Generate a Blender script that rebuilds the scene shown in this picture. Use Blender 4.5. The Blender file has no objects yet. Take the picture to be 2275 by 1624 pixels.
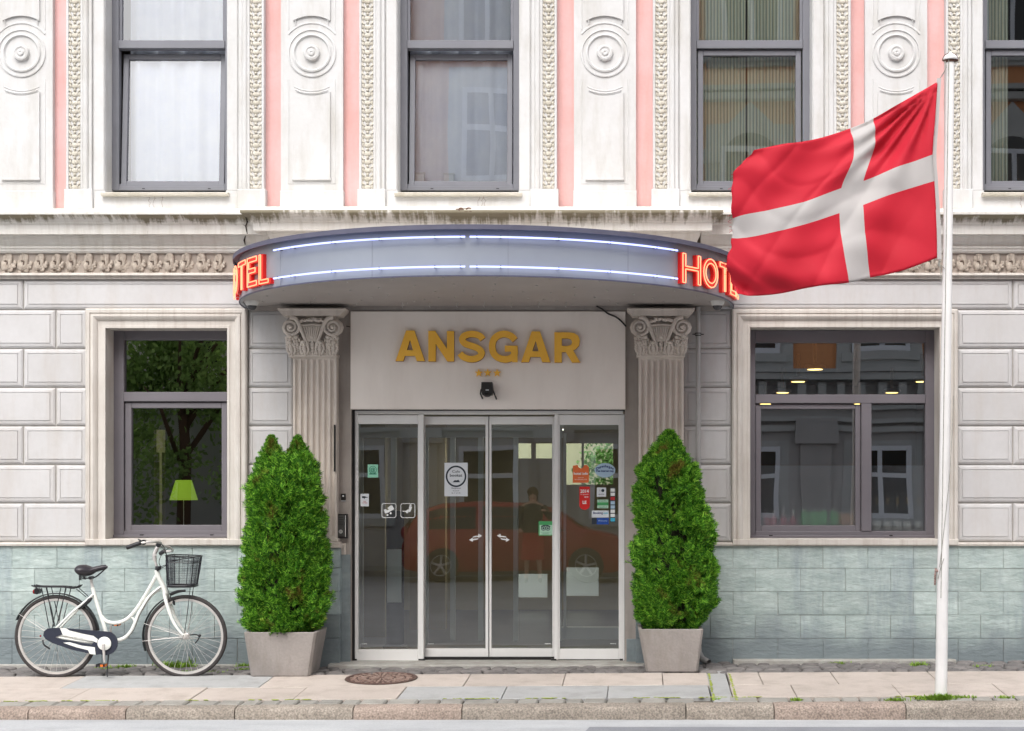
import bpy, math, random
import numpy as np
from mathutils import Vector, Matrix
from mathutils.geometry import tessellate_polygon
R = math.radians
random.seed(7)
scene = bpy.context.scene
col = scene.collection

# ---------------------------------------------------------------- camera
CAMD, CAMH, F = 14.0, 1.553, 3540.0       # distance to the facade, eye height, focal length in 2275-px units
PX0, PY0 = 1350.0, 1085.0                 # foot of the view axis on the facade
cd = bpy.data.cameras.new('camera')
cam = bpy.data.objects.new('camera', cd); col.objects.link(cam)
cam.location = (0, -CAMD, CAMH); cam.rotation_euler = (R(90), 0, 0)
cd.sensor_width = 36; cd.lens = 36*F/2275
cd.shift_x = (1137.5-PX0)/2275; cd.shift_y = (PY0-812)/2275
cd.clip_start = 0.1; cd.clip_end = 2000
scene.camera = cam

# ---------------------------------------------------------------- sky, sun, exposure
SUN_EL, SUN_AZ = 50, 190                   # soft high sun, behind the camera and to its left
w = bpy.data.worlds.new('World'); scene.world = w; w.use_nodes = True
nt = w.node_tree
bg = nt.nodes['Background']
sky = nt.nodes.new('ShaderNodeTexSky'); sky.sky_type = 'NISHITA'; sky.sun_disc = False
sky.sun_elevation = R(SUN_EL); sky.sun_rotation = R(SUN_AZ)
sky.dust_density = 4.0; sky.air_density = 1.0; sky.ozone_density = 1.0
hs = nt.nodes.new('ShaderNodeHueSaturation'); hs.inputs['Saturation'].default_value = 0.30
nt.links.new(sky.outputs[0], hs.inputs['Color']); nt.links.new(hs.outputs[0], bg.inputs[0])
bg.inputs[1].default_value = 0.15
sd = bpy.data.lights.new('sun', 'SUN'); sd.energy = 0.6; sd.angle = R(40); sd.color = (1, .98, .955)
sun = bpy.data.objects.new('sun', sd); col.objects.link(sun)
az = R(SUN_AZ)
sdir = Vector((math.sin(az)*math.cos(R(SUN_EL)), math.cos(az)*math.cos(R(SUN_EL)), math.sin(R(SUN_EL))))
sun.rotation_euler = sdir.to_track_quat('Z', 'Y').to_euler(); sun.location = sdir*30
vs = scene.view_settings
vs.view_transform = 'Standard'; vs.look = 'None'; vs.gamma = 1; vs.exposure = 1.05; vs.use_curve_mapping = False

# ---------------------------------------------------------------- helpers
def X(px, Y=0.0): return (px-PX0)*(CAMD+Y)/F
def Z(py, Y=0.0): return CAMH+(PY0-py)*(CAMD+Y)/F
def L(px): return px*CAMD/F                # a length on the facade

def wloc(o):
    v = Vector((0, 0, 0))
    while o: v += o.location; o = o.parent
    return v

def tag(o, label=None, cat=None, group=None, kind=None):
    if label: o['label'] = label
    if cat: o['category'] = cat
    if group: o['group'] = group
    if kind: o['kind'] = kind
    return o

def empty(name, loc, label=None, cat=None, group=None):
    o = bpy.data.objects.new(name, None); col.objects.link(o); o.location = loc
    o.empty_display_size = .1
    return tag(o, label, cat, group)

def copy_tree(o, parent=None):
    c = o.copy(); col.objects.link(c); c.parent = parent
    for ch in list(o.children): copy_tree(ch, c)
    return c

class MB:
    def __init__(s): s.v = []; s.f = []; s.m = []; s.mi = 0
    def add(s, vs, fs, mi=None):
        b = len(s.v); s.v.extend([tuple(v) for v in vs])
        for f in fs: s.f.append([i+b for i in f]); s.m.append(s.mi if mi is None else mi)
    def box(s, x0, x1, y0, y1, z0, z1, mi=None):
        if x0 > x1: x0, x1 = x1, x0
        if y0 > y1: y0, y1 = y1, y0
        if z0 > z1: z0, z1 = z1, z0
        s.add([(x0,y0,z0),(x1,y0,z0),(x1,y1,z0),(x0,y1,z0),(x0,y0,z1),(x1,y0,z1),(x1,y1,z1),(x0,y1,z1)],
              [(0,3,2,1),(4,5,6,7),(0,1,5,4),(1,2,6,5),(2,3,7,6),(3,0,4,7)], mi)
    def bbox(s, x0, x1, y0, y1, z0, z1, b=.004, mi=None):
        """box whose front (low y) edges are chamfered"""
        if x0 > x1: x0, x1 = x1, x0
        if z0 > z1: z0, z1 = z1, z0
        s.add([(x0,y1,z0),(x1,y1,z0),(x1,y1,z1),(x0,y1,z1),
               (x0,y0+b,z0),(x1,y0+b,z0),(x1,y0+b,z1),(x0,y0+b,z1),
               (x0+b,y0,z0+b),(x1-b,y0,z0+b),(x1-b,y0,z1-b),(x0+b,y0,z1-b)],
              [(0,3,2,1),(0,1,5,4),(1,2,6,5),(2,3,7,6),(3,0,4,7),(4,5,9,8),(5,6,10,9),(6,7,11,10),(7,4,8,11),(8,9,10,11)], mi)
    def px(s, x0, x1, py0, py1, y0, y1, b=0, ref=None, mi=None):
        """box from photo pixels measured at the front depth y0"""
        r = y0 if ref is None else ref
        if b: s.bbox(X(x0,r), X(x1,r), y0, y1, Z(py1,r), Z(py0,r), b, mi)
        else: s.box(X(x0,r), X(x1,r), y0, y1, Z(py1,r), Z(py0,r), mi)
    def prism(s, loops, y0, y1, mi=None):
        """loops of (x,z), first the outline, then holes; between depth y0 (front) and y1"""
        if not isinstance(loops[0][0], (tuple, list)): loops = [loops]
        flat = [p for l in loops for p in l]; n = len(flat)
        tri = tessellate_polygon([[Vector((p[0], p[1], 0)) for p in l] for l in loops])
        vs = [(p[0], y0, p[1]) for p in flat]+[(p[0], y1, p[1]) for p in flat]
        fs = [tuple(t) for t in tri]+[tuple(i+n for i in reversed(t)) for t in tri]
        b = 0
        for l in loops:
            k = len(l)
            for i in range(k):
                j = (i+1) % k; fs.append((b+i, b+j, n+b+j, n+b+i))
            b += k
        s.add(vs, fs, mi)
    def tube(s, pts, r, n=8, closed=False, mi=None, flat=None, cap=True):
        """round bar along points; r a number or one per point; flat squashes along y"""
        pts = [Vector(p) for p in pts]; k = len(pts)
        rr = r if isinstance(r, (list, tuple)) else [r]*k
        vs = []; up = None
        for i, p in enumerate(pts):
            if closed: t = pts[(i+1) % k]-pts[i-1]
            else: t = pts[min(i+1, k-1)]-pts[max(i-1, 0)]
            if t.length < 1e-9: t = Vector((0, 0, 1))
            t.normalize()
            if up is None:
                up = Vector((0, 1, 0)) if abs(t.y) < .9 else Vector((1, 0, 0))
            a = t.cross(up)
            if a.length < 1e-6: a = t.cross(Vector((1, 0, 0)))
            a.normalize(); b = a.cross(t).normalized(); up = b
            for j in range(n):
                q = 2*math.pi*j/n
                d = a*math.cos(q)*rr[i]+b*math.sin(q)*rr[i]*(flat or 1)
                vs.append(p+d)
        fs = []
        for i in range(k if closed else k-1):
            i2 = (i+1) % k
            for j in range(n):
                j2 = (j+1) % n
                fs.append((i*n+j, i*n+j2, i2*n+j2, i2*n+j))
        if not closed and cap:
            fs.append(tuple(range(n-1, -1, -1))); fs.append(tuple((k-1)*n+j for j in range(n)))
        s.add(vs, fs, mi)
    def lathe(s, c, prof, n=24, axis='z', mi=None, sx=1, sy=1, a0=0, a1=360):
        """prof of (radius, height) round an axis through c"""
        c = Vector(c); vs = []; full = abs(a1-a0) >= 360; m = n if full else n+1
        for (r, h) in prof:
            for j in range(m):
                q = R(a0+(a1-a0)*j/n)
                u, v = r*math.cos(q)*sx, r*math.sin(q)*sy
                if axis == 'z': d = (u, v, h)
                elif axis == 'y': d = (u, h, v)
                else: d = (h, u, v)
                vs.append(c+Vector(d))
        fs = []
        for i in range(len(prof)-1):
            for j in range(n):
                j2 = (j+1) % m
                fs.append((i*m+j, i*m+j2, (i+1)*m+j2, (i+1)*m+j))
        if full:
            fs.append(tuple(range(m-1, -1, -1))); fs.append(tuple((len(prof)-1)*m+j for j in range(m)))
        s.add(vs, fs, mi)
    def ball(s, c, rx, ry, rz, n=10, k=6, mi=None):
        prof = [(math.sin(math.pi*i/k), -math.cos(math.pi*i/k)) for i in range(1, k)]
        c = Vector(c); vs = [c+Vector((0, 0, -rz))]
        for (r, h) in prof:
            for j in range(n):
                q = 2*math.pi*j/n; vs.append(c+Vector((r*math.cos(q)*rx, r*math.sin(q)*ry, h*rz)))
        vs.append(c+Vector((0, 0, rz))); fs = []
        for j in range(n): fs.append((0, 1+(j+1) % n, 1+j))
        for i in range(k-2):
            for j in range(n):
                j2 = (j+1) % n; fs.append((1+i*n+j, 1+i*n+j2, 1+(i+1)*n+j2, 1+(i+1)*n+j))
        t = len(vs)-1; b = 1+(k-2)*n
        for j in range(n): fs.append((b+j, b+(j+1) % n, t))
        s.add(vs, fs, mi)
    def extr(s, prof, x0, x1, mi=None, cap=True):
        """profile of (y,z) extruded along x"""
        n = len(prof)
        vs = [(x0, p[0], p[1]) for p in prof]+[(x1, p[0], p[1]) for p in prof]
        fs = [(i, (i+1) % n, n+(i+1) % n, n+i) for i in range(n)]
        s.add(vs, fs, mi)
        if cap:
            tri = tessellate_polygon([[Vector((p[0], p[1], 0)) for p in prof]])
            b = len(s.v)-2*n
            for t in tri:
                s.f.append([b+i for i in t]); s.m.append(s.mi if mi is None else mi)
                s.f.append([b+n+i for i in reversed(t)]); s.m.append(s.mi if mi is None else mi)
    def surround(s, x0, x1, z0, z1, prof, closed=False, mi=None):
        """mitred moulding round an opening; prof of (inset from outer edge, y)"""
        rows = []
        for (o, y) in prof:
            if closed: rows.append([(x0+o, y, z0+o), (x0+o, y, z1-o), (x1-o, y, z1-o), (x1-o, y, z0+o)])
            else: rows.append([(x0+o, y, z0), (x0+o, y, z1-o), (x1-o, y, z1-o), (x1-o, y, z0)])
        vs = [p for r_ in rows for p in r_]; fs = []
        for i in range(len(rows)-1):
            for j in range(4 if closed else 3):
                j2 = (j+1) % 4; fs.append((i*4+j, i*4+j2, (i+1)*4+j2, (i+1)*4+j))
        s.add(vs, fs, mi)
    def build(s, name, mats, parent=None, loc=None, smooth=False, label=None, cat=None, group=None, kind=None):
        if parent is not None: o_ = wloc(parent); l_ = (0, 0, 0)
        elif loc is not None: o_ = Vector(loc); l_ = loc
        else: o_ = Vector((0, 0, 0)); l_ = (0, 0, 0)
        me = bpy.data.meshes.new(name)
        me.from_pydata([(v[0]-o_.x, v[1]-o_.y, v[2]-o_.z) for v in s.v], [], s.f)
        if not isinstance(mats, (list, tuple)): mats = [mats]
        for m in mats: me.materials.append(m)
        if len(mats) > 1: me.polygons.foreach_set('material_index', s.m)
        if smooth is True: me.polygons.foreach_set('use_smooth', [True]*len(me.polygons))
        me.update()
        if isinstance(smooth, (int, float)) and smooth is not True and smooth:
            me.polygons.foreach_set('use_smooth', [True]*len(me.polygons))
            try: me.set_sharp_from_angle(angle=R(smooth))
            except Exception: pass
        o = bpy.data.objects.new(name, me); col.objects.link(o)
        o.parent = parent; o.location = l_
        return tag(o, label, cat, group, kind)

def clusters(mb, tol=.012):
    par = list(range(len(mb.v)))
    def f(a):
        while par[a] != a: par[a] = par[par[a]]; a = par[a]
        return a
    for fc in mb.f:
        r0 = f(fc[0])
        for k in fc[1:]: par[f(k)] = r0
    isl = {}
    for i in range(len(mb.v)): isl.setdefault(f(i), []).append(i)
    bb = []
    for ids in isl.values():
        a = np.array([mb.v[i] for i in ids], float); bb.append([a.min(0)-tol/2, a.max(0)+tol/2, list(ids)])
    ch = True
    while ch:
        ch = False; out = []
        for b in bb:
            for o in out:
                if (b[0] <= o[1]).all() and (o[0] <= b[1]).all():
                    o[0] = np.minimum(o[0], b[0]); o[1] = np.maximum(o[1], b[1]); o[2] += b[2]; ch = True; break
            else: out.append(b)
        bb = out
    return bb

def build_split(mb, name, mats, parent, smooth=False, tol=.012, label=None):
    """every separate piece becomes an object of its own"""
    res = []
    for (lo, hi, ids) in sorted(clusters(mb, tol), key=lambda b: b[0][0]):
        s = set(ids); mp = {}; q = MB()
        for i in ids: mp[i] = len(q.v); q.v.append(mb.v[i])
        for fc, mi in zip(mb.f, mb.m):
            if fc[0] in s: q.f.append([mp[i] for i in fc]); q.m.append(mi)
        res.append(q.build(name, mats, parent, smooth=smooth))
    return res

def stroke(pts, wd, closed=False):
    """outline polygon of a thick polyline (mitred)"""
    P = [Vector((p[0], p[1])) for p in pts]; n = len(P); a = []; b = []
    for i in range(n):
        d0 = (P[i]-P[i-1]).normalized() if i > 0 else (P[1]-P[0]).normalized()
        d1 = (P[i+1]-P[i]).normalized() if i < n-1 else d0
        t = (d0+d1); t = t.normalized() if t.length > 1e-6 else d0
        nn = Vector((-t.y, t.x)); k = nn.dot(Vector((-d0.y, d0.x))); k = max(k, .5)
        a.append(P[i]+nn*(wd/2/k)); b.append(P[i]-nn*(wd/2/k))
    return [(p.x, p.y) for p in a+b[::-1]]

def smooth_pts(pts, k=4):
    P = [Vector(p) for p in pts]; out = []
    for i in range(len(P)-1):
        p0 = P[max(i-1, 0)]; p1 = P[i]; p2 = P[i+1]; p3 = P[min(i+2, len(P)-1)]
        for j in range(k):
            t = j/k
            out.append(.5*((2*p1)+(p2-p0)*t+(2*p0-5*p1+4*p2-p3)*t*t+(3*p1-p0-3*p2+p3)*t**3))
    out.append(P[-1]); return out

def text_mb(mb, s, cx, cz, y, size, mi=0, width=None, depth=.001, bold=0.0, spread=None):
    """flat lettering facing the street, centred at cx,cz"""
    cu = bpy.data.curves.new('lettering', 'FONT'); cu.body = s; cu.size = size
    cu.align_x = 'CENTER'; cu.align_y = 'CENTER'; cu.extrude = depth/2; cu.offset = bold; cu.resolution_u = 2
    o = bpy.data.objects.new('lettering', cu); col.objects.link(o)
    bpy.context.view_layer.update()
    me = bpy.data.meshes.new_from_object(o.evaluated_get(bpy.context.evaluated_depsgraph_get()))
    xs = [v.co.x for v in me.vertices]
    k = 1
    if width and xs: k = width/max(1e-6, max(xs)-min(xs))
    c0 = (max(xs)+min(xs))/2 if xs else 0
    mb.add([(cx+(v.co.x-c0)*k, y-v.co.z, cz+v.co.y) for v in me.vertices], [tuple(p.vertices) for p in me.polygons], mi)
    bpy.data.objects.remove(o); bpy.data.curves.remove(cu); bpy.data.meshes.remove(me)

# ---------------------------------------------------------------- materials
def srgb(r, g, b):
    f = lambda c: (c/255/12.92) if c/255 <= .04045 else ((c/255+.055)/1.055)**2.4
    return (f(r), f(g), f(b), 1)

MATS = {}
def mat(name, c1, c2=None, scale=4.0, rough=.6, metal=0, bump=0, bscale=60, stretch=(1, 1, 1), fine=None, island=0,
        stain=None, stain_scale=(3, 3, .6), stain_amt=.3, emit=None, estr=0, spec=.5, alpha=1, trans=0, detail=4):
    """procedural surface: two colours mixed by noise, a stain layer, per-island variation and a bump"""
    m = bpy.data.materials.new(name); MATS[name] = m; m.use_nodes = True
    n = m.node_tree.nodes; l = m.node_tree.links; p = n['Principled BSDF']
    p.inputs['Roughness'].default_value = rough; p.inputs['Metallic'].default_value = metal
    p.inputs['Specular IOR Level'].default_value = spec
    c1 = tuple(c1)+(1,) if len(c1) == 3 else c1
    geo = n.new('ShaderNodeNewGeometry'); pos = geo.outputs['Position']
    if c2 is not None:
        c2 = tuple(c2)+(1,) if len(c2) == 3 else c2
        mp = n.new('ShaderNodeMapping'); mp.inputs['Scale'].default_value = stretch; l.new(pos, mp.inputs[0])
        nz = n.new('ShaderNodeTexNoise'); nz.inputs['Scale'].default_value = scale; nz.inputs['Detail'].default_value = detail
        nz.inputs['Roughness'].default_value = .6; l.new(mp.outputs[0], nz.inputs[0])
        mr = n.new('ShaderNodeMapRange'); mr.inputs[1].default_value = .3; mr.inputs[2].default_value = .7; l.new(nz.outputs[0], mr.inputs[0])
        mx = n.new('ShaderNodeMix'); mx.data_type = 'RGBA'; l.new(mr.outputs[0], mx.inputs[0])
        mx.inputs[6].default_value = c1; mx.inputs[7].default_value = c2; out = mx.outputs[2]
    else:
        rgb = n.new('ShaderNodeRGB'); rgb.outputs[0].default_value = c1; out = rgb.outputs[0]
    if stain is not None:
        mp = n.new('ShaderNodeMapping'); mp.inputs['Scale'].default_value = stain_scale; l.new(pos, mp.inputs[0])
        nz = n.new('ShaderNodeTexNoise'); nz.inputs['Scale'].default_value = 1; nz.inputs['Detail'].default_value = 6
        nz.inputs['Roughness'].default_value = .65; l.new(mp.outputs[0], nz.inputs[0])
        mr = n.new('ShaderNodeMapRange'); mr.inputs[1].default_value = .48; mr.inputs[2].default_value = .72
        mr.inputs[4].default_value = stain_amt; l.new(nz.outputs[0], mr.inputs[0])
        mx = n.new('ShaderNodeMix'); mx.data_type = 'RGBA'; l.new(mr.outputs[0], mx.inputs[0])
        l.new(out, mx.inputs[6]); mx.inputs[7].default_value = tuple(stain)+(1,) if len(stain) == 3 else stain; out = mx.outputs[2]
    if island:
        mr = n.new('ShaderNodeMapRange'); mr.inputs[3].default_value = 1-island; mr.inputs[4].default_value = 1+island
        l.new(geo.outputs['Random Per Island'], mr.inputs[0])
        hsn = n.new('ShaderNodeHueSaturation'); l.new(mr.outputs[0], hsn.inputs['Value']); l.new(out, hsn.inputs['Color']); out = hsn.outputs[0]
    if fine:
        nz = n.new('ShaderNodeTexNoise'); nz.inputs['Scale'].default_value = fine[0]; nz.inputs['Detail'].default_value = 3; l.new(pos, nz.inputs[0])
        mr = n.new('ShaderNodeMapRange'); mr.inputs[1].default_value = .3; mr.inputs[2].default_value = .7
        mr.inputs[3].default_value = 1-fine[1]; mr.inputs[4].default_value = 1+fine[1]; l.new(nz.outputs[0], mr.inputs[0])
        hsn = n.new('ShaderNodeHueSaturation'); l.new(mr.outputs[0], hsn.inputs['Value']); l.new(out, hsn.inputs['Color']); out = hsn.outputs[0]
    l.new(out, p.inputs['Base Color'])
    if bump:
        nz = n.new('ShaderNodeTexNoise'); nz.inputs['Scale'].default_value = bscale; nz.inputs['Detail'].default_value = 5
        mp = n.new('ShaderNodeMapping'); mp.inputs['Scale'].default_value = stretch; l.new(pos, mp.inputs[0]); l.new(mp.outputs[0], nz.inputs[0])
        bp = n.new('ShaderNodeBump'); bp.inputs['Strength'].default_value = bump; bp.inputs['Distance'].default_value = .01
        l.new(nz.outputs[0], bp.inputs['Height']); l.new(bp.outputs[0], p.inputs['Normal'])
    if emit:
        p.inputs['Emission Color'].default_value = tuple(emit)+(1,); p.inputs['Emission Strength'].default_value = estr
    if trans:
        tr = n.new('ShaderNodeBsdfTranslucent'); l.new(out, tr.inputs[0])
        ms = n.new('ShaderNodeMixShader'); ms.inputs[0].default_value = trans
        l.new(p.outputs[0], ms.inputs[1]); l.new(tr.outputs[0], ms.inputs[2]); l.new(ms.outputs[0], n['Material Output'].inputs[0])
    return m

def glass(name, tint=(.8, .84, .82), refl=.12, wav=0.0, film=None):
    m = bpy.data.materials.new(name); m.use_nodes = True; n = m.node_tree.nodes; l = m.node_tree.links
    n.remove(n['Principled BSDF'])
    tr = n.new('ShaderNodeBsdfTransparent'); tr.inputs[0].default_value = tuple(tint)+(1,)
    gl = n.new('ShaderNodeBsdfGlossy'); gl.inputs['Roughness'].default_value = 0.0
    lw = n.new('ShaderNodeFresnel'); lw.inputs[0].default_value = 1.5
    mr = n.new('ShaderNodeMath'); mr.operation = 'ADD'; mr.inputs[1].default_value = refl-.04; l.new(lw.outputs[0], mr.inputs[0])
    ms = n.new('ShaderNodeMixShader'); l.new(mr.outputs[0], ms.inputs[0]); l.new(tr.outputs[0], ms.inputs[1]); l.new(gl.outputs[0], ms.inputs[2])
    if wav:
        geo = n.new('ShaderNodeNewGeometry'); nz = n.new('ShaderNodeTexNoise'); nz.inputs['Scale'].default_value = 1.6; nz.inputs['Detail'].default_value = 0
        l.new(geo.outputs['Position'], nz.inputs[0]); bp = n.new('ShaderNodeBump'); bp.inputs['Strength'].default_value = 1; bp.inputs['Distance'].default_value = wav
        l.new(nz.outputs[0], bp.inputs['Height']); l.new(bp.outputs[0], gl.inputs['Normal'])
    l.new(ms.outputs[0], n['Material Output'].inputs[0])
    return m

def emis(name, c, s):
    m = bpy.data.materials.new(name); m.use_nodes = True; n = m.node_tree.nodes; l = m.node_tree.links
    n.remove(n['Principled BSDF']); e = n.new('ShaderNodeEmission'); e.inputs[0].default_value = tuple(c)+(1,); e.inputs[1].default_value = s
    l.new(e.outputs[0], n['Material Output'].inputs[0]); return m

M_white = mat('white_stucco', srgb(207,207,207), srgb(198,197,195), scale=2.2, rough=.85, bump=.12, bscale=45, stain=srgb(170,165,154), stain_scale=(6, 4, 1.3), stain_amt=.5, fine=(26, .02))
M_orn = mat('aged_stucco_ornament', srgb(206,201,190), srgb(188,182,168), scale=9, rough=.9, bump=.15, bscale=80, stain=srgb(150,140,118), stain_scale=(9, 9, 3), stain_amt=.35)
M_pink = mat('pink_stucco', srgb(222,180,178), srgb(214,166,162), scale=3, rough=.9, bump=.12, bscale=50, stain=srgb(206,150,138), stain_scale=(12, 4, 1.2), stain_amt=.45, fine=(30, .025))
M_ashlar = mat('grey_ashlar_paint', srgb(196,195,195), srgb(186,184,183), scale=1.6, rough=.8, bump=.1, bscale=40, stain=srgb(176,168,160), stain_scale=(5, 4, .9), stain_amt=.5, island=.035, fine=(22, .02))
M_trim = mat('grey_trim_paint', srgb(206,201,194), srgb(190,184,176), scale=3.5, rough=.8, bump=.1, bscale=40, stain=srgb(150,134,122), stain_scale=(26, 4, 1.3), stain_amt=.4)
M_taupe = mat('taupe_stone_paint', srgb(216,206,196), srgb(200,190,180), scale=4, rough=.8, bump=.15, bscale=40, stain=srgb(128,116,106), stain_scale=(8, 6, 1.0), stain_amt=.35)
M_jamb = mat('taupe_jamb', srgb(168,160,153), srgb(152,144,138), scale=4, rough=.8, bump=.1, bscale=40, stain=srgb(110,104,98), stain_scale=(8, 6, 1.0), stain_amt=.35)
M_frieze = mat('frieze_stone', srgb(176,164,154), srgb(160,148,137), scale=5, rough=.85, bump=.2, bscale=60, stain=srgb(120,108,98), stain_scale=(10, 6, 4), stain_amt=.3)
M_shell = mat('shell_relief', srgb(196,185,172), srgb(166,153,140), scale=30, rough=.85, bump=.4, bscale=90)
M_slate = mat('green_slate', srgb(180,193,189), srgb(150,165,162), scale=4.5, rough=.62, bump=.8, bscale=16, stretch=(1, 1, 2.6), stain=srgb(128,140,148), stain_scale=(5, 3, .7), stain_amt=.75, island=.09, fine=(26, .07))
def damp(m, c, z0, spread, soft):
    n = m.node_tree.nodes; l = m.node_tree.links; p = n['Principled BSDF']; src = p.inputs['Base Color'].links[0].from_socket
    geo = n.new('ShaderNodeNewGeometry'); sp = n.new('ShaderNodeSeparateXYZ'); l.new(geo.outputs['Position'], sp.inputs[0])
    mp = n.new('ShaderNodeMapping'); mp.inputs['Scale'].default_value = (1, 1, .5); l.new(geo.outputs['Position'], mp.inputs[0])
    nz = n.new('ShaderNodeTexNoise'); nz.inputs['Scale'].default_value = 2.2; nz.inputs['Detail'].default_value = 6; l.new(mp.outputs[0], nz.inputs[0])
    a = n.new('ShaderNodeMath'); a.operation = 'MULTIPLY_ADD'; a.inputs[1].default_value = -spread; a.inputs[2].default_value = spread/2; l.new(nz.outputs[0], a.inputs[0])
    b = n.new('ShaderNodeMath'); b.operation = 'ADD'; l.new(sp.outputs[2], b.inputs[0]); l.new(a.outputs[0], b.inputs[1])
    mr = n.new('ShaderNodeMapRange'); mr.inputs[1].default_value = z0+soft; mr.inputs[2].default_value = z0-soft; mr.inputs[4].default_value = .9; l.new(b.outputs[0], mr.inputs[0])
    mx = n.new('ShaderNodeMix'); mx.data_type = 'RGBA'; l.new(mr.outputs[0], mx.inputs[0]); l.new(src, mx.inputs[6]); mx.inputs[7].default_value = c; l.new(mx.outputs[2], p.inputs['Base Color'])
damp(M_slate, srgb(112,122,126), .30, .60, .13)
M_slate_low = mat('damp_green_slate', srgb(134,144,144), srgb(112,122,126), scale=2.6, rough=.55, bump=.45, bscale=14, stretch=(1, 1, 3.2), stain=srgb(84,90,98), stain_scale=(4, 3, 1.4), stain_amt=.5, island=.06, fine=(40, .05))
M_joint = mat('joint_mortar', srgb(172,168,162), srgb(152,148,142), scale=10, rough=.95)
M_frame = mat('mauve_grey_window_paint', srgb(112,108,113), srgb(104,100,105), scale=2, rough=.42, bump=.02, bscale=20)
M_frame_up = mat('grey_window_paint', srgb(122,123,130), srgb(113,114,121), scale=2, rough=.4, bump=.02, bscale=20)
M_alu = mat('satin_aluminium', srgb(228,227,225), srgb(218,217,215), scale=3, rough=.4, metal=.05, stretch=(1, 1, .3))
M_sign = mat('cream_panel_paint', srgb(245,236,228), srgb(240,231,222), scale=1.2, rough=.5, stain=srgb(212,200,190), stain_scale=(3, 3, .7), stain_amt=.3)
M_gold = mat('golden_letter_enamel', srgb(255,198,76), srgb(250,188,66), scale=6, rough=.38)
M_gold_side = mat('letter_side_brown', srgb(150,92,40), rough=.5)
M_fascia = mat('canopy_sheet_grey', srgb(146,152,160), srgb(138,144,153), scale=1.6, rough=.45, metal=.1, stain=srgb(138,142,152), stain_scale=(2, 2, .5), stain_amt=.25)
M_soffit = mat('soffit_taupe', srgb(172,165,161), srgb(158,151,148), scale=1.1, rough=.5)
M_black = mat('black_plastic', srgb(26,24,23), srgb(34,32,31), scale=20, rough=.45)
M_dark = mat('dark_gap', srgb(30,28,28), rough=.9)
M_red_can = mat('red_letter_channel', srgb(178,16,16), rough=.4, emit=(1, .03, .02), estr=.06)  # faint emission stands in for the tubes' glow on the backing
M_neon_r = emis('red_neon', (1.0, .25, .13), 1.6)
M_neon_b = emis('blue_neon', (.36, .42, 1.0), 1.5)
M_white_card = mat('white_card', srgb(222,226,230), srgb(214,219,224), scale=5, rough=.5)
M_pole = mat('white_pole_paint', srgb(236,234,232), srgb(226,224,222), scale=3, rough=.35, stain=srgb(200,196,190), stain_scale=(9, 9, .8), stain_amt=.35)
M_rope = mat('rope', srgb(170,168,160), srgb(130,128,120), scale=60, rough=.9)
M_rust = mat('rusty_iron', srgb(126,92,78), srgb(96,74,66), scale=24, rough=.7, metal=.3, bump=.4, bscale=80)
M_manhole = mat('cast_iron', srgb(120,94,86), srgb(96,76,70), scale=20, rough=.55, metal=.4, bump=.4, bscale=60)
M_zinc = mat('zinc_pipe', srgb(176,174,172), srgb(160,158,156), scale=4, rough=.45, metal=.3)
M_pot = mat('concrete_planter', srgb(156,149,144), srgb(138,132,128), scale=3.4, rough=.85, bump=.3, bscale=50, stain=srgb(122,116,108), stain_scale=(7, 7, 1.4), stain_amt=.6, fine=(60, .05))
M_soil = mat('soil', srgb(52,40,30), srgb(34,26,20), scale=30, rough=1, bump=.8, bscale=50)
M_glass = glass('window_glass', (.8, .84, .8), .33, .0012)
M_glass_r = glass('window_glass_cafe', (.95, .96, .96), .29, .0012)
M_glass_up = glass('upper_window_glass', (.96, .98, .99), .22, .001)
M_glass_door = glass('door_glass', (.82, .9, .86), .22, .0008)
M_glass_in = glass('inner_door_glass', (.78, .85, .82), .08)
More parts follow.
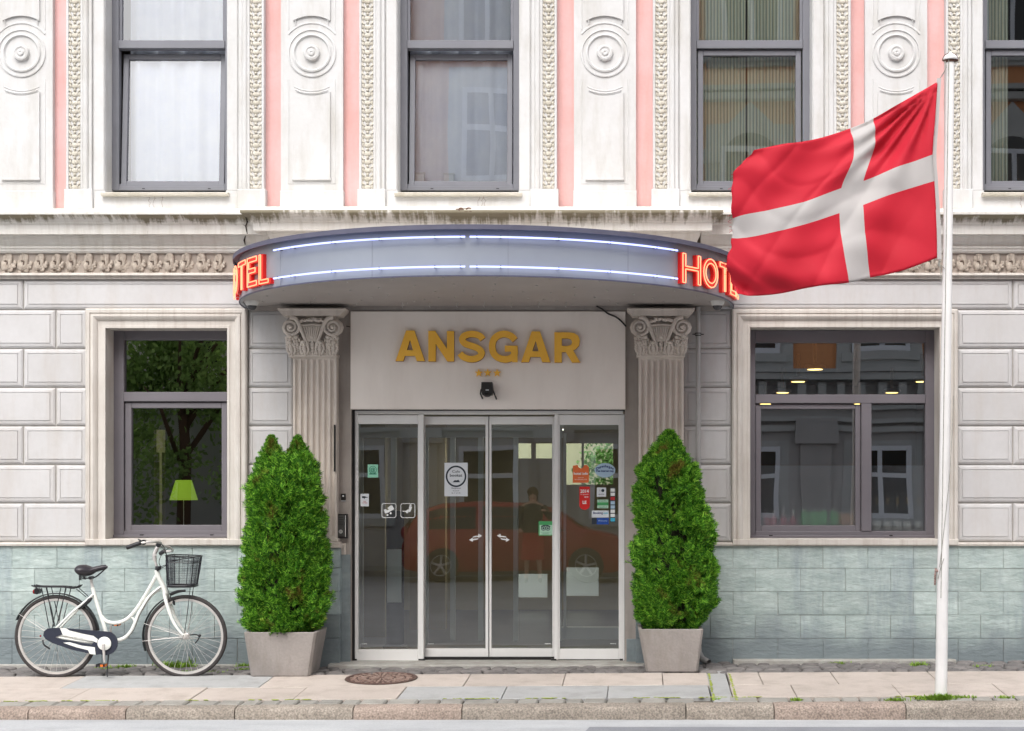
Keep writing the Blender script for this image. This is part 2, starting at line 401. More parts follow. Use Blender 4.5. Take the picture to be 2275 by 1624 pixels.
# ---------------------------------------------------------------- mossy cornice material: algae and run-off streaks under the roll
def moss_mat(name, z_hi, z_lo, amt):
    m = mat(name, srgb(230,228,222), srgb(220,216,209), scale=3, rough=.85, bump=.25, bscale=50, stain=srgb(190,182,168), stain_scale=(14, 4, 1.5), stain_amt=.5)
    n = m.node_tree.nodes; l = m.node_tree.links; p = n['Principled BSDF']
    src = p.inputs['Base Color'].links[0].from_socket
    geo = n.new('ShaderNodeNewGeometry'); sep = n.new('ShaderNodeSeparateXYZ'); l.new(geo.outputs['Position'], sep.inputs[0])
    mp = n.new('ShaderNodeMapping'); mp.inputs['Scale'].default_value = (30, 2, 2.2); l.new(geo.outputs['Position'], mp.inputs[0])
    n1 = n.new('ShaderNodeTexNoise'); n1.inputs['Scale'].default_value = 1; n1.inputs['Detail'].default_value = 5; l.new(mp.outputs[0], n1.inputs[0])
    mp2 = n.new('ShaderNodeMapping'); mp2.inputs['Scale'].default_value = (1.3, 1, 1); l.new(geo.outputs['Position'], mp2.inputs[0])
    n2 = n.new('ShaderNodeTexNoise'); n2.inputs['Scale'].default_value = 1; n2.inputs['Detail'].default_value = 2; l.new(mp2.outputs[0], n2.inputs[0])
    n3 = n.new('ShaderNodeTexNoise'); n3.inputs['Scale'].default_value = 28; n3.inputs['Detail'].default_value = 4; l.new(geo.outputs['Position'], n3.inputs[0])
    hz = n.new('ShaderNodeMapRange'); hz.inputs[1].default_value = z_lo; hz.inputs[2].default_value = z_hi; hz.inputs[3].default_value = -.25; hz.inputs[4].default_value = .42
    l.new(sep.outputs[2], hz.inputs[0])
    above = n.new('ShaderNodeMath'); above.operation = 'LESS_THAN'; above.inputs[1].default_value = z_hi+.006; l.new(sep.outputs[2], above.inputs[0])
    a = n.new('ShaderNodeMath'); a.operation = 'ADD'; l.new(n1.outputs[0], a.inputs[0]); l.new(hz.outputs[0], a.inputs[1])
    b = n.new('ShaderNodeMath'); b.operation = 'ADD'; l.new(a.outputs[0], b.inputs[0])
    c_ = n.new('ShaderNodeMapRange'); c_.inputs[1].default_value = .35; c_.inputs[2].default_value = .65; c_.inputs[3].default_value = -.28+amt; c_.inputs[4].default_value = .12+amt
    l.new(n2.outputs[0], c_.inputs[0]); l.new(c_.outputs[0], b.inputs[1])
    d = n.new('ShaderNodeMath'); d.operation = 'MULTIPLY_ADD'; d.inputs[1].default_value = .35; d.inputs[2].default_value = -.17; l.new(n3.outputs[0], d.inputs[0])
    e = n.new('ShaderNodeMath'); e.operation = 'ADD'; l.new(b.outputs[0], e.inputs[0]); l.new(d.outputs[0], e.inputs[1])
    mr = n.new('ShaderNodeMapRange'); mr.inputs[1].default_value = .6; mr.inputs[2].default_value = .86; mr.inputs[4].default_value = .85; l.new(e.outputs[0], mr.inputs[0])
    mu = n.new('ShaderNodeMath'); mu.operation = 'MULTIPLY'; l.new(mr.outputs[0], mu.inputs[0]); l.new(above.outputs[0], mu.inputs[1])
    mx = n.new('ShaderNodeMix'); mx.data_type = 'RGBA'; l.new(mu.outputs[0], mx.inputs[0]); l.new(src, mx.inputs[6]); mx.inputs[7].default_value = srgb(112,102,70)
    l.new(mx.outputs[2], p.inputs['Base Color']); return m

# ================================================================ THE GROUND
def gz(x, y): return .0055*x+(.016 if y > -.74 else .016+.052*(y+.74))   # pavement falls to the kerb and rises along the street
KY = -2.2
def kz(x): return gz(x, KY)
M_ground = mat('ground_earth', srgb(110,108,104), srgb(96,94,90), scale=1, rough=1)
M_asph = mat('asphalt', srgb(158,160,163), srgb(144,146,149), scale=1.2, rough=.9, bump=.5, bscale=160, fine=(80, .14), stain=srgb(126,128,132), stain_scale=(.8, .8, .8), stain_amt=.5)
M_gutter = mat('pale_gutter_concrete', srgb(186,188,189), srgb(174,176,178), scale=2, rough=.9, bump=.4, bscale=150, fine=(80, .1), stain=srgb(150,152,155), stain_scale=(1.2, 3, 1), stain_amt=.6)
M_slab_p = mat('pink_granite_slab', srgb(190,179,170), srgb(180,169,160), scale=1.5, rough=.8, bump=.2, bscale=120, island=.05, fine=(90, .06), stain=srgb(152,140,130), stain_scale=(5, 5, 5), stain_amt=.6)
M_slab_g = mat('grey_granite_slab', srgb(172,172,171), srgb(160,160,159), scale=1.5, rough=.8, bump=.2, bscale=120, island=.05, fine=(90, .06), stain=srgb(138,137,134), stain_scale=(5, 5, 5), stain_amt=.6)
M_sand = mat('joint_sand', srgb(108,102,92), srgb(84,80,72), scale=30, rough=1, bump=.4, bscale=60)
M_cob = mat('cobble_granite', srgb(122,117,114), srgb(98,95,94), scale=9, rough=.75, bump=.5, bscale=60, island=.2, fine=(120, .08))
M_kerb = mat('kerb_granite', srgb(164,154,142), srgb(142,133,122), scale=5, rough=.85, bump=.9, bscale=90, island=.08, fine=(75, .42), stain=srgb(120,110,98), stain_scale=(2, 2, 5), stain_amt=.4)
M_kerb2 = mat('kerb_granite_pink', srgb(166,150,138), srgb(146,131,120), scale=5, rough=.85, bump=.9, bscale=90, island=.08, fine=(75, .42), stain=srgb(120,106,94), stain_scale=(2, 2, 5), stain_amt=.4)

g = MB(); g.add([(-300,-300,-.26),(300,-300,-.26),(300,300,-.26),(-300,300,-.26)], [(0,1,2,3)])
g.build('ground', M_ground, kind='structure')
g = MB(); g.add([(-60,-17.2,-.165),(60,-17.2,-.165),(60,-3.2,-.150),(-60,-3.2,-.150)], [(0,1,2,3)])
g.build('road', M_asph, kind='structure')
g = MB(); g.add([(-60,-3.2,-.150),(60,-3.2,-.150),(60,-2.17,-.161),(-60,-2.17,-.161)], [(0,1,2,3)])
# the pale strip is laid in lengths with open joints
g.build('gutter_strip', M_gutter, kind='structure')
g = MB(); g.add([(X(1286,-2.8),-3.19,-.1465),(60,-3.19,-.1465),(60,-2.66,-.1520),(X(1310,-2.6),-2.60,-.1526)], [(0,1,2,3)])
g.build('asphalt_patch', mat('dark_asphalt_patch', srgb(140,142,147), srgb(128,130,135), scale=4, rough=.9, bump=.5, bscale=160, fine=(80, .12)), kind='structure')
# bed under the pavement
g = MB(); nx = 24
for i in range(nx):
    x0 = -14+28*i/nx; x1 = -14+28*(i+1)/nx
    g.add([(x0,KY+.02,gz(x0,KY)-.022),(x1,KY+.02,gz(x1,KY)-.022),(x1,.3,gz(x1,.3)-.022),(x0,.3,gz(x0,.3)-.022)], [(0,1,2,3)])
g.add([(-60,KY,-.26),(60,KY,-.26),(60,KY+.02,-.13),(-60,KY+.02,-.13)], [(0,1,2,3)])
g.build('pavement_bed', M_sand, kind='structure')

def slab(mb, x0, x1, y0, y1, sk0=0, sk1=0, gap=.0028, h=.03, b=.004, dz=0, mi=0):
    """paving slab; sk is the skew of its end joints"""
    x0 += gap; x1 -= gap; y0 += gap; y1 -= gap
    def q(x, y, d): return (x, y, gz(x, y)+d+dz)
    o = [(x0-sk0,y0),(x1-sk1,y0),(x1,y1),(x0,y1)]; i_ = [(x0-sk0+b,y0+b),(x1-sk1-b,y0+b),(x1-b,y1-b),(x0+b,y1-b)]
    vs = [q(x,y,-h) for x,y in o]+[q(x,y,-b) for x,y in o]+[q(x,y,0) for x,y in i_]
    fs = []
    for a in (0, 4):
        for k in range(4): fs.append((a+k, a+(k+1)%4, a+4+(k+1)%4, a+4+k))
    fs.append((8,9,10,11)); mb.add(vs, fs, mi)

def gx(px, y): return X(px, y)
ROW1 = (-1.32, -.74); ROW2 = (-1.86, -1.32); ROW3 = (-2.05, -1.86)
g = MB()
r1 = [(-620,0),(-400,1),(-180,0),(165,0),(604,1),(1038,0),(1254,0),(1471,0),(1572,None),(1616,None),(1690,0),(1848,0),(2068,0),(2310,0),(2560,0),(2800,0)]
def run(row, js, sk=.012):
    for (a, ca), (b_, cb) in zip(js[:-1], js[1:]):
        if cb is None and ca is None: continue
        x0 = gx(a, row[1]); x1 = gx(b_, row[1])
        slab(g, x0, x1, row[0], row[1], sk, sk, mi=cb if cb is not None else ca, dz=random.uniform(-.002, .002))
# each entry: joint position and the kind of slab that ends there (0 pink, 1 grey)
run(ROW1, [(-900,0),(-620,0),(-400,1),(-180,0),(190,0),(612,1),(1046,0),(1257,0),(1471,0),(1570,0)])
run(ROW1, [(1614,0),(1684,0),(1845,0),(2060,0),(2290,0),(2540,0),(2800,0),(3100,0)])
run(ROW2, [(-900,0),(-640,0),(-330,0),(-40,0),(203,0),(462,0),(683,0),(904,0),(1127,1),(1352,1),(1573,1)])
run(ROW2, [(1620,0),(1756,0),(1980,0),(2203,0),(2440,0),(2700,0),(3000,0)])
x0 = gx(1573, -.5)
slab(g, .812, .990, -2.04, -.45, .018, .042, mi=1, dz=.001)
g.build('pavement_slabs', [M_slab_p, M_slab_g], kind='structure')
# small setts between the slabs and the kerb, and rough cobbles along the wall
g = MB(); x = gx(-800, -1.95)
while x < gx(3050, -1.95):
    wd = random.uniform(.13, .26)
    if not (gx(1566,-1.95) < x+wd/2 < gx(1626,-1.95)): slab(g, x, x+wd, ROW3[0], ROW3[1], .01, .01, .006, .03, .012, random.uniform(-.006, .002))
    x += wd
g.build('kerb_setts', mat('pale_setts', srgb(158,155,148), srgb(138,135,128), scale=6, rough=.85, bump=.6, bscale=60, island=.1, fine=(150, .1)), kind='structure')
g = MB()
rows = [-.74, -.60, -.46, -.33, -.20, -.07, .04]
for a, b_ in zip(rows[:-1], rows[1:]):
    x = gx(-800, 0)+random.random()*.1
    while x < gx(3050, 0):
        wd = random.uniform(.11, .2); c = (x+wd/2, (a+b_)/2)
        rx, ry = wd/2-.005, (b_-a)/2-.005; n = 10; vs = []; fs = []; hh = random.uniform(-.004, .012)
        sk = random.uniform(-.015, .015)
        for (k, h) in ((1.0, -.03), (1.0, -.012), (.86, -.002), (.5, .004)):
            for j in range(n):
                q = 2*math.pi*j/n; cx_, sy_ = math.cos(q), math.sin(q)
                e = .45; ux = math.copysign(abs(cx_)**e, cx_)*rx*k; uy = math.copysign(abs(sy_)**e, sy_)*ry*k
                vs.append((c[0]+ux+uy*sk*8, c[1]+uy, gz(c[0]+ux, c[1]+uy)+h+hh))
        for i in range(3):
            for j in range(n): fs.append((i*n+j, i*n+(j+1)%n, (i+1)*n+(j+1)%n, (i+1)*n+j))
        fs.append(tuple(range(3*n, 4*n))); g.add(vs, fs); x += wd
g.build('cobbles', M_cob, kind='structure', smooth=50)
# kerbstones
g = MB(); js = [-860,-600,-380,-160,62,279,521,784,1026,1524,1720,2013,2330,2560,2800,3100]
for i, (a, b_) in enumerate(zip(js[:-1], js[1:])):
    x0, x1 = X(a,KY)+.004, X(b_,KY)-.004; n = max(3, int((x1-x0)/.06)); vs = []; fs = []
    prof = [(-2.052,-.05),(-2.055,-.004),(-2.07,.001),(-2.165,.0),(-2.19,-.008),(-2.203,-.028),(-2.205,-.07),(-2.20,-.2)]
    for j in range(n+1):
        x = x0+(x1-x0)*j/n
        for (y, h) in prof:
            edge = .004 if j in (0, n) else 0
            vs.append((x, y+random.uniform(-.004, .004)+edge, gz(x, max(y, KY))+h+random.uniform(-.0025, .0025)-edge))
    m_ = len(prof)
    for j in range(n):
        for k in range(m_-1): fs.append((j*m_+k, j*m_+k+1, (j+1)*m_+k+1, (j+1)*m_+k))
    fs.append(tuple(range(m_))); fs.append(tuple(n*m_+k for k in range(m_-1, -1, -1)))
    g.add(vs, fs, [0,1,0,1,1,0,0,1,0,0,1,0,1,0,1][i])
g.build('kerb', [M_kerb, M_kerb2], kind='structure', smooth=35)

# ================================================================ THE HOTEL
hotel = empty('hotel_building', (X(1084), 0.05, 0), 'pink and cream stucco hotel front with grey ashlar ground floor and green slate plinth', 'building')
XL, XR = X(-800), X(3050)
# backing walls, built round the openings -----------------------------------
def wall_with_holes(mb, x0, x1, z0, z1, y0, y1, holes):
    xs = sorted({x0, x1, *[h[0] for h in holes], *[h[1] for h in holes]})
    for a, b_ in zip(xs[:-1], xs[1:]):
        m_ = (a+b_)/2; hs_ = sorted([h for h in holes if h[0] <= m_ <= h[1]], key=lambda h: h[2]); z = z0
        for h in hs_:
            if h[2] > z: mb.box(a, b_, y0, y1, z, h[2])
            z = h[3]
        if z < z1: mb.box(a, b_, y0, y1, z, z1)
LW = (X(233), X(517), Z(1209), Z(722)); RW = (X(1661), X(2090), Z(1209), Z(726)); EN = (X(752), X(1420), -.1, Z(686))
UPC = [368, 1018, 1670, 2320]
UP = [(X(c-140), X(c+140), Z(440), Z(-330)) for c in UPC]
g = MB(); wall_with_holes(g, XL, XR, Z(1209), Z(615), .022, .38, [LW, RW, EN]); g.build('ground_floor_wall', M_joint, hotel)
g = MB(); wall_with_holes(g, XL, XR, Z(469), Z(-420), .06, .38, UP); g.build('upper_wall', M_pink, hotel)
# rusticated ashlar ---------------------------------------------------------
RY = [620, 687.5, 774, 860.5, 946, 1032, 1117.5, 1204]
def ashlar(mb, pa, pb, r, flat=False):
    x0, x1, z1, z0 = X(pa), X(pb), Z(RY[r]), Z(RY[r+1]); x0 += .0045; x1 -= .0045; z0 += .0045; z1 -= .0045
    def ring(o, y): return [(x0+o,y,z0+o),(x1-o,y,z0+o),(x1-o,y,z1-o),(x0+o,y,z1-o)]
    e = random.uniform(-.001, .001)
    rings = [ring(0,.03), ring(.002,.014), ring(.016,.004+e), ring(.036,e), ring(.0385,.006), ring(.043,.006), ring(.045,-.002+e)]
    vs = [p for r_ in rings for p in r_]; fs = []
    for i in range(len(rings)-1):
        for k in range(4): fs.append((i*4+k, i*4+(k+1)%4, (i+1)*4+(k+1)%4, (i+1)*4+k))
    fs.append(tuple(len(vs)-4+k for k in range(4))); mb.add(vs, fs)
g = MB()
for r in range(7):
    if r == 0: js = [-780,-400,-250,51,1240]
    elif r % 2: js = [-780,-600,-450,-309,-165,-21,123,194]
    else: js = [-780,-530,-381,-237,-93,51,194]
    for a, b_ in zip(js[:-1], js[1:]): ashlar(g, a, b_, r)
    if r:
        ashlar(g, 550.5, 651, r); ashlar(g, 1517, 1625.5, r)
    js = [1240,2251,2500,2750,3040] if r == 0 else ([2126.5,2395,2683,3040] if r % 2 else [2126.5,2251,2539,2827,3040])
    for a, b_ in zip(js[:-1], js[1:]): ashlar(g, a, b_, r)
g.build('rusticated_ashlar', M_ashlar, hotel)
# plinth --------------------------------------------------------------------
PR = [1210, 1262.5, 1314, 1366, 1418, 1482]
def plinth(mb, xa, xb, off):
    for r in range(5):
        x = X(-860)+off+(.1975 if r % 2 else 0)
        while x < xb:
            a, b_ = max(x, xa), min(x+.395, xb); x += .395
            if b_-a < .02: continue
            y = -.03+random.uniform(-.003, .002); gp = .0012+random.choice([0,0,0,.001])
            mb.bbox(a+gp, b_-gp, y, .05, Z(PR[r+1])+gp-(0.06 if r == 4 else 0), Z(PR[r])-gp, random.uniform(.001,.003), 0)
g = MB(); o_ = X(330/2.975+1516.6)-X(-860); o_ = o_-int(o_/.395)*.395
plinth(g, XL, X(741), o_); plinth(g, X(1428), XR, o_)
build_split(g, 'slate_plinth', [M_slate, M_slate_low], hotel)
g = MB(); g.box(XL, X(741), -.022, .3, -.15, Z(1209)); g.box(X(1428), XR, -.022, .3, -.15, Z(1209)); build_split(g, 'plinth_core', M_joint, hotel)
g = MB()   # drip ledge over the plinth
prof = [(.04,Z(1204)),(-.05,Z(1206)),(-.058,Z(1208)),(-.055,Z(1212)),(-.03,Z(1213)),(.04,Z(1213))]
g.extr(prof, XL, X(652)); g.extr(prof, X(1518), XR); build_split(g, 'plinth_ledge', M_trim, hotel)
g = MB()
g.bbox(X(1627), X(2118), -.13, 0, -.06, .060, .008); g.bbox(X(-700), X(541), -.07, 0, -.1, .012, .006); g.bbox(X(741), X(1430), -.30, .3, -.1, .036, .01)
build_split(g, 'base_course', mat('base_course_stone', srgb(172,170,164), srgb(150,148,142), scale=7, rough=.9, bump=.5, bscale=60, stain=srgb(120,112,100), stain_scale=(6,6,6), stain_amt=.5), hotel)
M_joint2 = mat('open_crack', srgb(72,64,54), srgb(52,46,40), scale=30, rough=1)
# string course / cornice ---------------------------------------------------
def cornice(mb, xa, xb, d, dy=0, ends=True):
    P = [(.06,463),(-.20,463.5),(-.255,466),(-.275,471),(-.272,476),(-.25,481),(-.225,483.5),(-.21,486),(-.205,490.5),(-.19,491),(-.19,495),(-.17,499),(-.165,499.5),(-.16,520),(-.155,521),(-.07,521.5),(-.07,524),
         (-.064,528),(-.05,534),(-.03,540),(-.022,546),(-.04,546.5),(-.045,551),(-.03,553),(-.03,557),(-.02,560),(-.012,561),(-.012,562),(.06,562)]
    mb.extr([(y-d, Z(py+dy, min(0, y-d))) for (y, py) in P], xa, xb)
z_roll = Z(476); z_low = Z(521)
M_moss = moss_mat('mossy_cornice', Z(478,-.27), Z(504,-.18), .03)
M_moss2 = moss_mat('mossy_entrance_cornice', Z(468,-.39), Z(512,-.3), .12)
g = MB(); cornice(g, XL, X(600), 0); cornice(g, X(1556), XR, 0); build_split(g, 'cornice', M_moss, hotel)
g = MB(); P = [(.02,458),(-.33,459),(-.375,462),(-.395,467),(-.392,472),(-.37,477),(-.345,479),(-.33,482),(-.325,487),(-.31,488),(-.31,491),(-.29,494),(-.285,495),(-.28,512),(-.27,513),(-.17,513.5),(-.165,520),(-.14,530),(-.12,545),(-.12,619),(.02,619)]
def shaped_block(mb, xa, xb, P):
    """moulded block whose profile also returns round both ends"""
    vs = []; n = len(P)
    ymax = max(p[0] for p in P)
    for (y, py) in P:
        k = max(0, (-.12-y)) * .8
        q = Z(py, min(0, y)); vs += [(xa-k, ymax, q), (xa-k, y, q), (xb+k, y, q), (xb+k, ymax, q)]
    fs = []
    for i in range(n-1):
        for j in range(3): fs.append((i*4+j, i*4+j+1, (i+1)*4+j+1, (i+1)*4+j))
    mb.add(vs, fs)
shaped_block(g, X(611), X(1545), P); g.build('entrance_cornice', M_moss2, hotel)
# a spalled patch on the roll over the canopy
g = MB(); random.seed(3)
for i in range(26):
    x = X(random.uniform(1008, 1046), -.39); g.ball((x, -.383+random.random()*.008, Z(random.uniform(462, 471), -.39)), random.uniform(.012,.03), .016, random.uniform(.005,.014), 6, 4, mi=random.choice([0,0,1]))
g.build('spalled_patch', [mat('spalled_mortar', srgb(88,62,52), srgb(120,96,82), scale=40, rough=1, bump=.6, bscale=60), M_orn], hotel)
g = MB(); C1 = [(X(548+2*math.sin(i*2.1), y_), y_-.004, Z(py, y_)) for i, (y_, py) in enumerate([(-.25,466),(-.276,472),(-.25,481),(-.21,487),(-.19,493),(-.165,503),(-.16,512),(-.156,520)])]
g.tube(C1, [.003,.006,.007,.006,.008,.006,.005,.003], 5); g.tube([C1[5], (C1[5][0]-.03, -.166, Z(498,-.166))], .002, 4)
g.tube([(X(546,-.06), -.072, Z(524,-.07)), (X(543,-.05), -.056, Z(534,-.05)), (X(545,-.03), -.034, Z(544,-.03))], [.004,.008,.004], 5); g.build('crack', M_joint2, hotel)
# frieze with shell reliefs -------------------------------------------------
frieze = MB(); frieze.box(XL, X(560), .012, .06, Z(607), Z(562)); frieze.box(X(1560), XR, .012, .06, Z(607), Z(562))
frs = build_split(frieze, 'frieze', M_frieze, hotel)
g = MB()
pr = [(y_, Z(p_, min(0, y_))) for y_, p_ in ((.06,606),(-.03,606),(-.05,608),(-.055,611),(-.045,613.5),(-.025,614.5),(-.03,617),(-.02,620),(.05,620))]
g.extr(pr, XL, XR); g.build('frieze_moulding', M_trim, hotel)
def shell_mb():
    m_ = MB(); s = L(1)
    def e(dx, dz, rx, rz, ry=.016, y=.004): m_.ball((dx*s, y, -dz*s), rx*s, ry, rz*s, 8, 5)
    e(-1, 6, 11, 13, .02); e(-4, 8, 6.5, 9, .026, -.004); e(3, -10, 6.5, 10, .016); e(-6, -8, 4.5, 8, .014); e(4, -1, 5, 12, .02)
    e(-9, 2, 3.5, 7, .016); e(14, 0, 4, 5.5, .014); e(11, 5, 5, 5, .013); e(14, 7, 3, 3, .012); e(0, -16, 6, 4.5, .014); e(7, 12, 5, 6, .014)
    e(-3, 18, 7, 3.5, .014)
    for a in range(5):
        q = R(-60+30*a); m_.tube([(-1*s, -.012, -14*s), ((-1+math.sin(q)*10)*s, -.014, (-14+math.cos(q)*10)*s*1-0)], .004, 5)
    # dark beads: shade of a drilled eye and slit put into the colour
    m_.mi = 1
    for (dx, dz, rx, rz) in ((0, 16, 3, 2.4), (-2, -3, 3.5, 1.6), (1, 0, 1.4, 5)): m_.ball((dx*s, -.012, -dz*s), rx*s, .010, rz*s, 8, 4)
    return m_
first = None
cen = [-92+36.05*i for i in range(0, 17)]+[1633+36.1*i for i in range(0, 22)]
for c in cen:
    if first is None:
        m_ = shell_mb(); first = m_.build('shell_ornament', [M_shell, mat('painted_hollow_shade', srgb(96,84,74), srgb(116,102,92), scale=20, rough=.95)], None, smooth=True)
        o = first
    else: o = first.copy(); col.objects.link(o)
    fr = frs[0] if c < 1000 else frs[-1]; o.parent = fr; o.location = Vector((X(c), 0, Z(584)))-wloc(fr)
    o.rotation_euler = (R(random.uniform(-8, 8)), R(random.uniform(-9, 9)), R(random.uniform(-14, 14))); k = random.uniform(1.04, 1.2); o.scale = (k*random.uniform(.92,1.08), random.uniform(.8,1.2), k)
# upper floor: panelled pilasters ------------------------------------------
def ridge(mb, pts, r=.010, closed=False, y=0): mb.tube([(x, y, z) for x, z in pts], r, 6, closed, flat=.8)
def panel(c):
    m_ = MB(); cx, s = X(c), L(1)
    P = lambda dx, py: (cx+dx*s, Z(py))
    m_.box(cx-69*s, cx+69*s, 0, .07, Z(425), Z(-420)); m_.bbox(cx-70.5*s, cx+70.5*s, -.012, .07, Z(465), Z(424), .006)
    # roundel
    m_.lathe((cx, 0, Z(118)), [(.215,.01),(.212,-.010),(.200,-.012),(.196,-.003),(.170,-.003),(.168,-.014),(.155,-.018),(.148,-.010),(.138,.004),(.075,.004),(.070,-.018),(.066,-.030),(.050,-.034),(.040,-.026),(.032,-.026),(.026,-.036),(.012,-.038),(.0,-.03)], 40, 'y')
    def arc(r, half, up, cy=118, n=16):
        a = math.asin(min(1, half/r)); return [P(r*math.sin(-a+2*a*i/n), cy-up*r*math.cos(-a+2*a*i/n)) for i in range(n+1)]
    ridge(m_, arc(67, 52, 1), .010)
    # lower plate with hollow top, upper plate with arched foot
    top = arc(96, 41, -1, 118); lo = [P(-41,397), P(41,397)]
    outl = top[::-1]+lo if top[0][0] < top[-1][0] else top+lo
    m_.prism([top+[P(41,397), P(-41,397)]], -.020, .01)
    t2 = arc(90, 36, -1, 118); ridge(m_, t2, .006, y=-.012)
    t3 = arc(84, 39, -1, 118); ridge(m_, t3, .006)
    ridge(m_, [P(-36,207), P(-36,391), P(36,391), P(36,207)], .004, y=-.014)
    m_.bbox(cx-43*s, cx+43*s, -.022, .01, Z(401), Z(396), .003)
    ridge(m_, [P(-52,176), P(-52,408), P(52,408), P(52,176)], .006)
    up = arc(82, 41, 1, 118); m_.prism([up+[P(41,-400), P(-41,-400)]], -.020, .01)
    ridge(m_, [(x, z+.022) for x, z in arc(82, 36, 1, 118)], .005, y=-.013)
    ridge(m_, [P(-36,55), P(-36,-400)], .004, y=-.014); ridge(m_, [P(36,55), P(36,-400)], .004, y=-.014)
    ridge(m_, [P(-52,66), P(-52,-400)], .006); ridge(m_, [P(52,66), P(52,-400)], .006)
    return m_.build('panelled_pilaster', M_white, hotel, smooth=40)
for c in (-600, 48, 693, 1344, 1991, 2640): panel(c)
# window cases with guilloche bands ----------------------------------------
def guilloche(mb, cx):
    s = L(1); py = -24
    while py < 421:
        z = Z(py)
        mb.ball((cx, -.014, z), 3.4*s, .014, 3.2*s, 8, 5)
        mb.ball((cx, -.004, z-9.8*s), 8.2*s, .017, 6.4*s, 12, 6)
        for q in (-1, 1):
            mb.tube([(cx+q*12.5*s, -.006, z+5*s), (cx+q*11*s, -.014, z-1*s), (cx+q*6.5*s, -.014, z-3.8*s)], [.007, .010, .005], 6, flat=.8)
            mb.ball((cx+q*10*s, -.004, z-8.5*s), 3.2*s, .012, 6.5*s, 7, 4)
        py += 18.75
def case(c):
    m_ = MB(); cx, s = X(c), L(1)
    for q in (-1, 1):
        def bx(a, b_, y, z0=424, z1=-420, bev=.004):
            m_.bbox(cx+q*a*s, cx+q*b_*s, y, .1, Z(z0), Z(z1), bev)
        bx(185, 219, -.006); bx(182, 188, -.022); bx(214, 219.5, -.022)   # channel that holds the chain
        bx(171, 182, -.030, bev=.01); bx(163, 171, -.014); bx(160.5, 163, .006); bx(136, 160.5, -.004, bev=.008)
        m_.bbox(cx+q*160.6*s, cx+q*223*s, -.034, .1, Z(465), Z(421), .006)     # block at the foot
    m_.box(cx-141*s, cx-135*s, .02, .375, Z(437), Z(-330)); m_.box(cx+135*s, cx+141*s, .02, .375, Z(437), Z(-330))
    m_.box(cx-141*s, cx+141*s, .22, .375, Z(441), Z(428,.2))
    for q in (-1, 1): m_.box(cx+q*134*s, cx+q*162*s, -.002, .1, Z(441), Z(423))
    # strip under the sill, sill
    m_.bbox(cx-160*s, cx+160*s, -.004, .1, Z(465), Z(433), .004)
    o = m_.build('window_case', M_white, hotel)
    for q in (-1, 1): m_ = MB(); guilloche(m_, cx+q*201*s); m_.build('guilloche_band', M_orn, o, smooth=50)
    pass
    m_ = MB(); m_.extr([(.22,Z(426,-.05)),(-.05,Z(427,-.05)),(-.06,Z(429,-.06)),(-.055,Z(434,-.05)),(-.02,Z(436,-.02)),(.22,Z(436,-.02))], cx-140*s, cx+142*s)
    m_.build('sill', M_orn, o)
    m_ = MB()   # cracks across the sill band
    for k in range(3):
        m_ = MB(); x = cx+random.uniform(-130, 130)*s; pts = [(x+random.uniform(-.012,.012), -.0045, Z(436+i*5)) for i in range(6)]
        m_.tube(pts, .0012, 4); m_.build('crack', M_rust, o)
for c in UPC: case(c)
# side linings of the openings (plain reveals) are the wall's own thickness
# windows -------------------------------------------------------------------
def rails(m_, x0, x1, z0, z1, wl, wr, wb, wt, y0, y1, b=.004, mi=None):
    m_.bbox(x0, x0+wl, y0, y1, z0, z1, b, mi); m_.bbox(x1-wr, x1, y0, y1, z0, z1, b, mi)
    m_.bbox(x0+wl, x1-wr, y0+.001, y1, z0, z0+wb, b, mi); m_.bbox(x0+wl, x1-wr, y0+.001, y1, z1-wt, z1, b, mi)
def pane(mb, x0, x1, z0, z1, y): mb.add([(x0,y,z0),(x1,y,z0),(x1,y,z1),(x0,y,z1)], [(0,1,2,3)])
def upper_window(c, tilt):
    w_ = empty('upper_window', (0,0,0)); w_.parent = hotel; cx, s = X(c), L(1)*1.014; y = .2
    w_.location = Vector((cx, y, Z(425)))-wloc(hotel)
    zt = Z(-332); zb = Z(423, y)
    m_ = MB()
    rails(m_, cx-137*s, cx+137*s, zb, zt, 19*s, 19*s, 10*s, 14*s, y, y+.08)
    m_.bbox(cx-118*s, cx+118*s, y-.012, y+.08, Z(108,y), Z(90,y), .004)
    m_.bbox(cx-118*s, cx+118*s, y+.012, y+.07, zb+9*s, zb+15*s, .003)
    for q in (-1, 1): m_.bbox(cx+q*112*s, cx+q*118*s, y+.02, y+.07, Z(90,y), zt, .002)
    m_.build('frame', M_frame_up, w_)
    m_ = MB(); pane(m_, cx-118*s, cx+118*s, Z(91,y), zt-13*s, y+.04); m_.build('pane', M_glass_up, w_)
    z0, z1 = Z(413,y), Z(110,y) if not tilt else Z(113,y)
    m_ = MB(); a = math.radians(3.8) if tilt else 0
    def rot(mb):
        mb.v = [(x, y+.03+(yy-y-.03)*math.cos(a)+(zz-z0)*math.sin(a), z0+(zz-z0)*math.cos(a)-(yy-y-.03)*math.sin(a)) for x, yy, zz in mb.v]
    rails(m_, cx-115*s, cx+115*s, z0, z1, 12*s, 12*s, 12*s, 12*s, y+.02, y+.075); rot(m_)
    sash = m_.build('sash', M_frame_up, w_)
    m_ = MB(); pane(m_, cx-104*s, cx+104*s, z0+11*s, z1-11*s, y+.045); rot(m_); m_.build('sash_pane', M_glass_up, w_)
    m_ = MB(); m_.box(cx-66*s, cx-60*s, y-.001, y+.01, zb+3.5*s, zb+5*s); m_.box(cx+80*s, cx+86*s, y-.001, y+.01, zb+3.5*s, zb+5*s); build_split(m_, 'drain_slot', M_dark, w_)
    return w_
for i, c in enumerate(UPC): upper_window(c, i < 2)

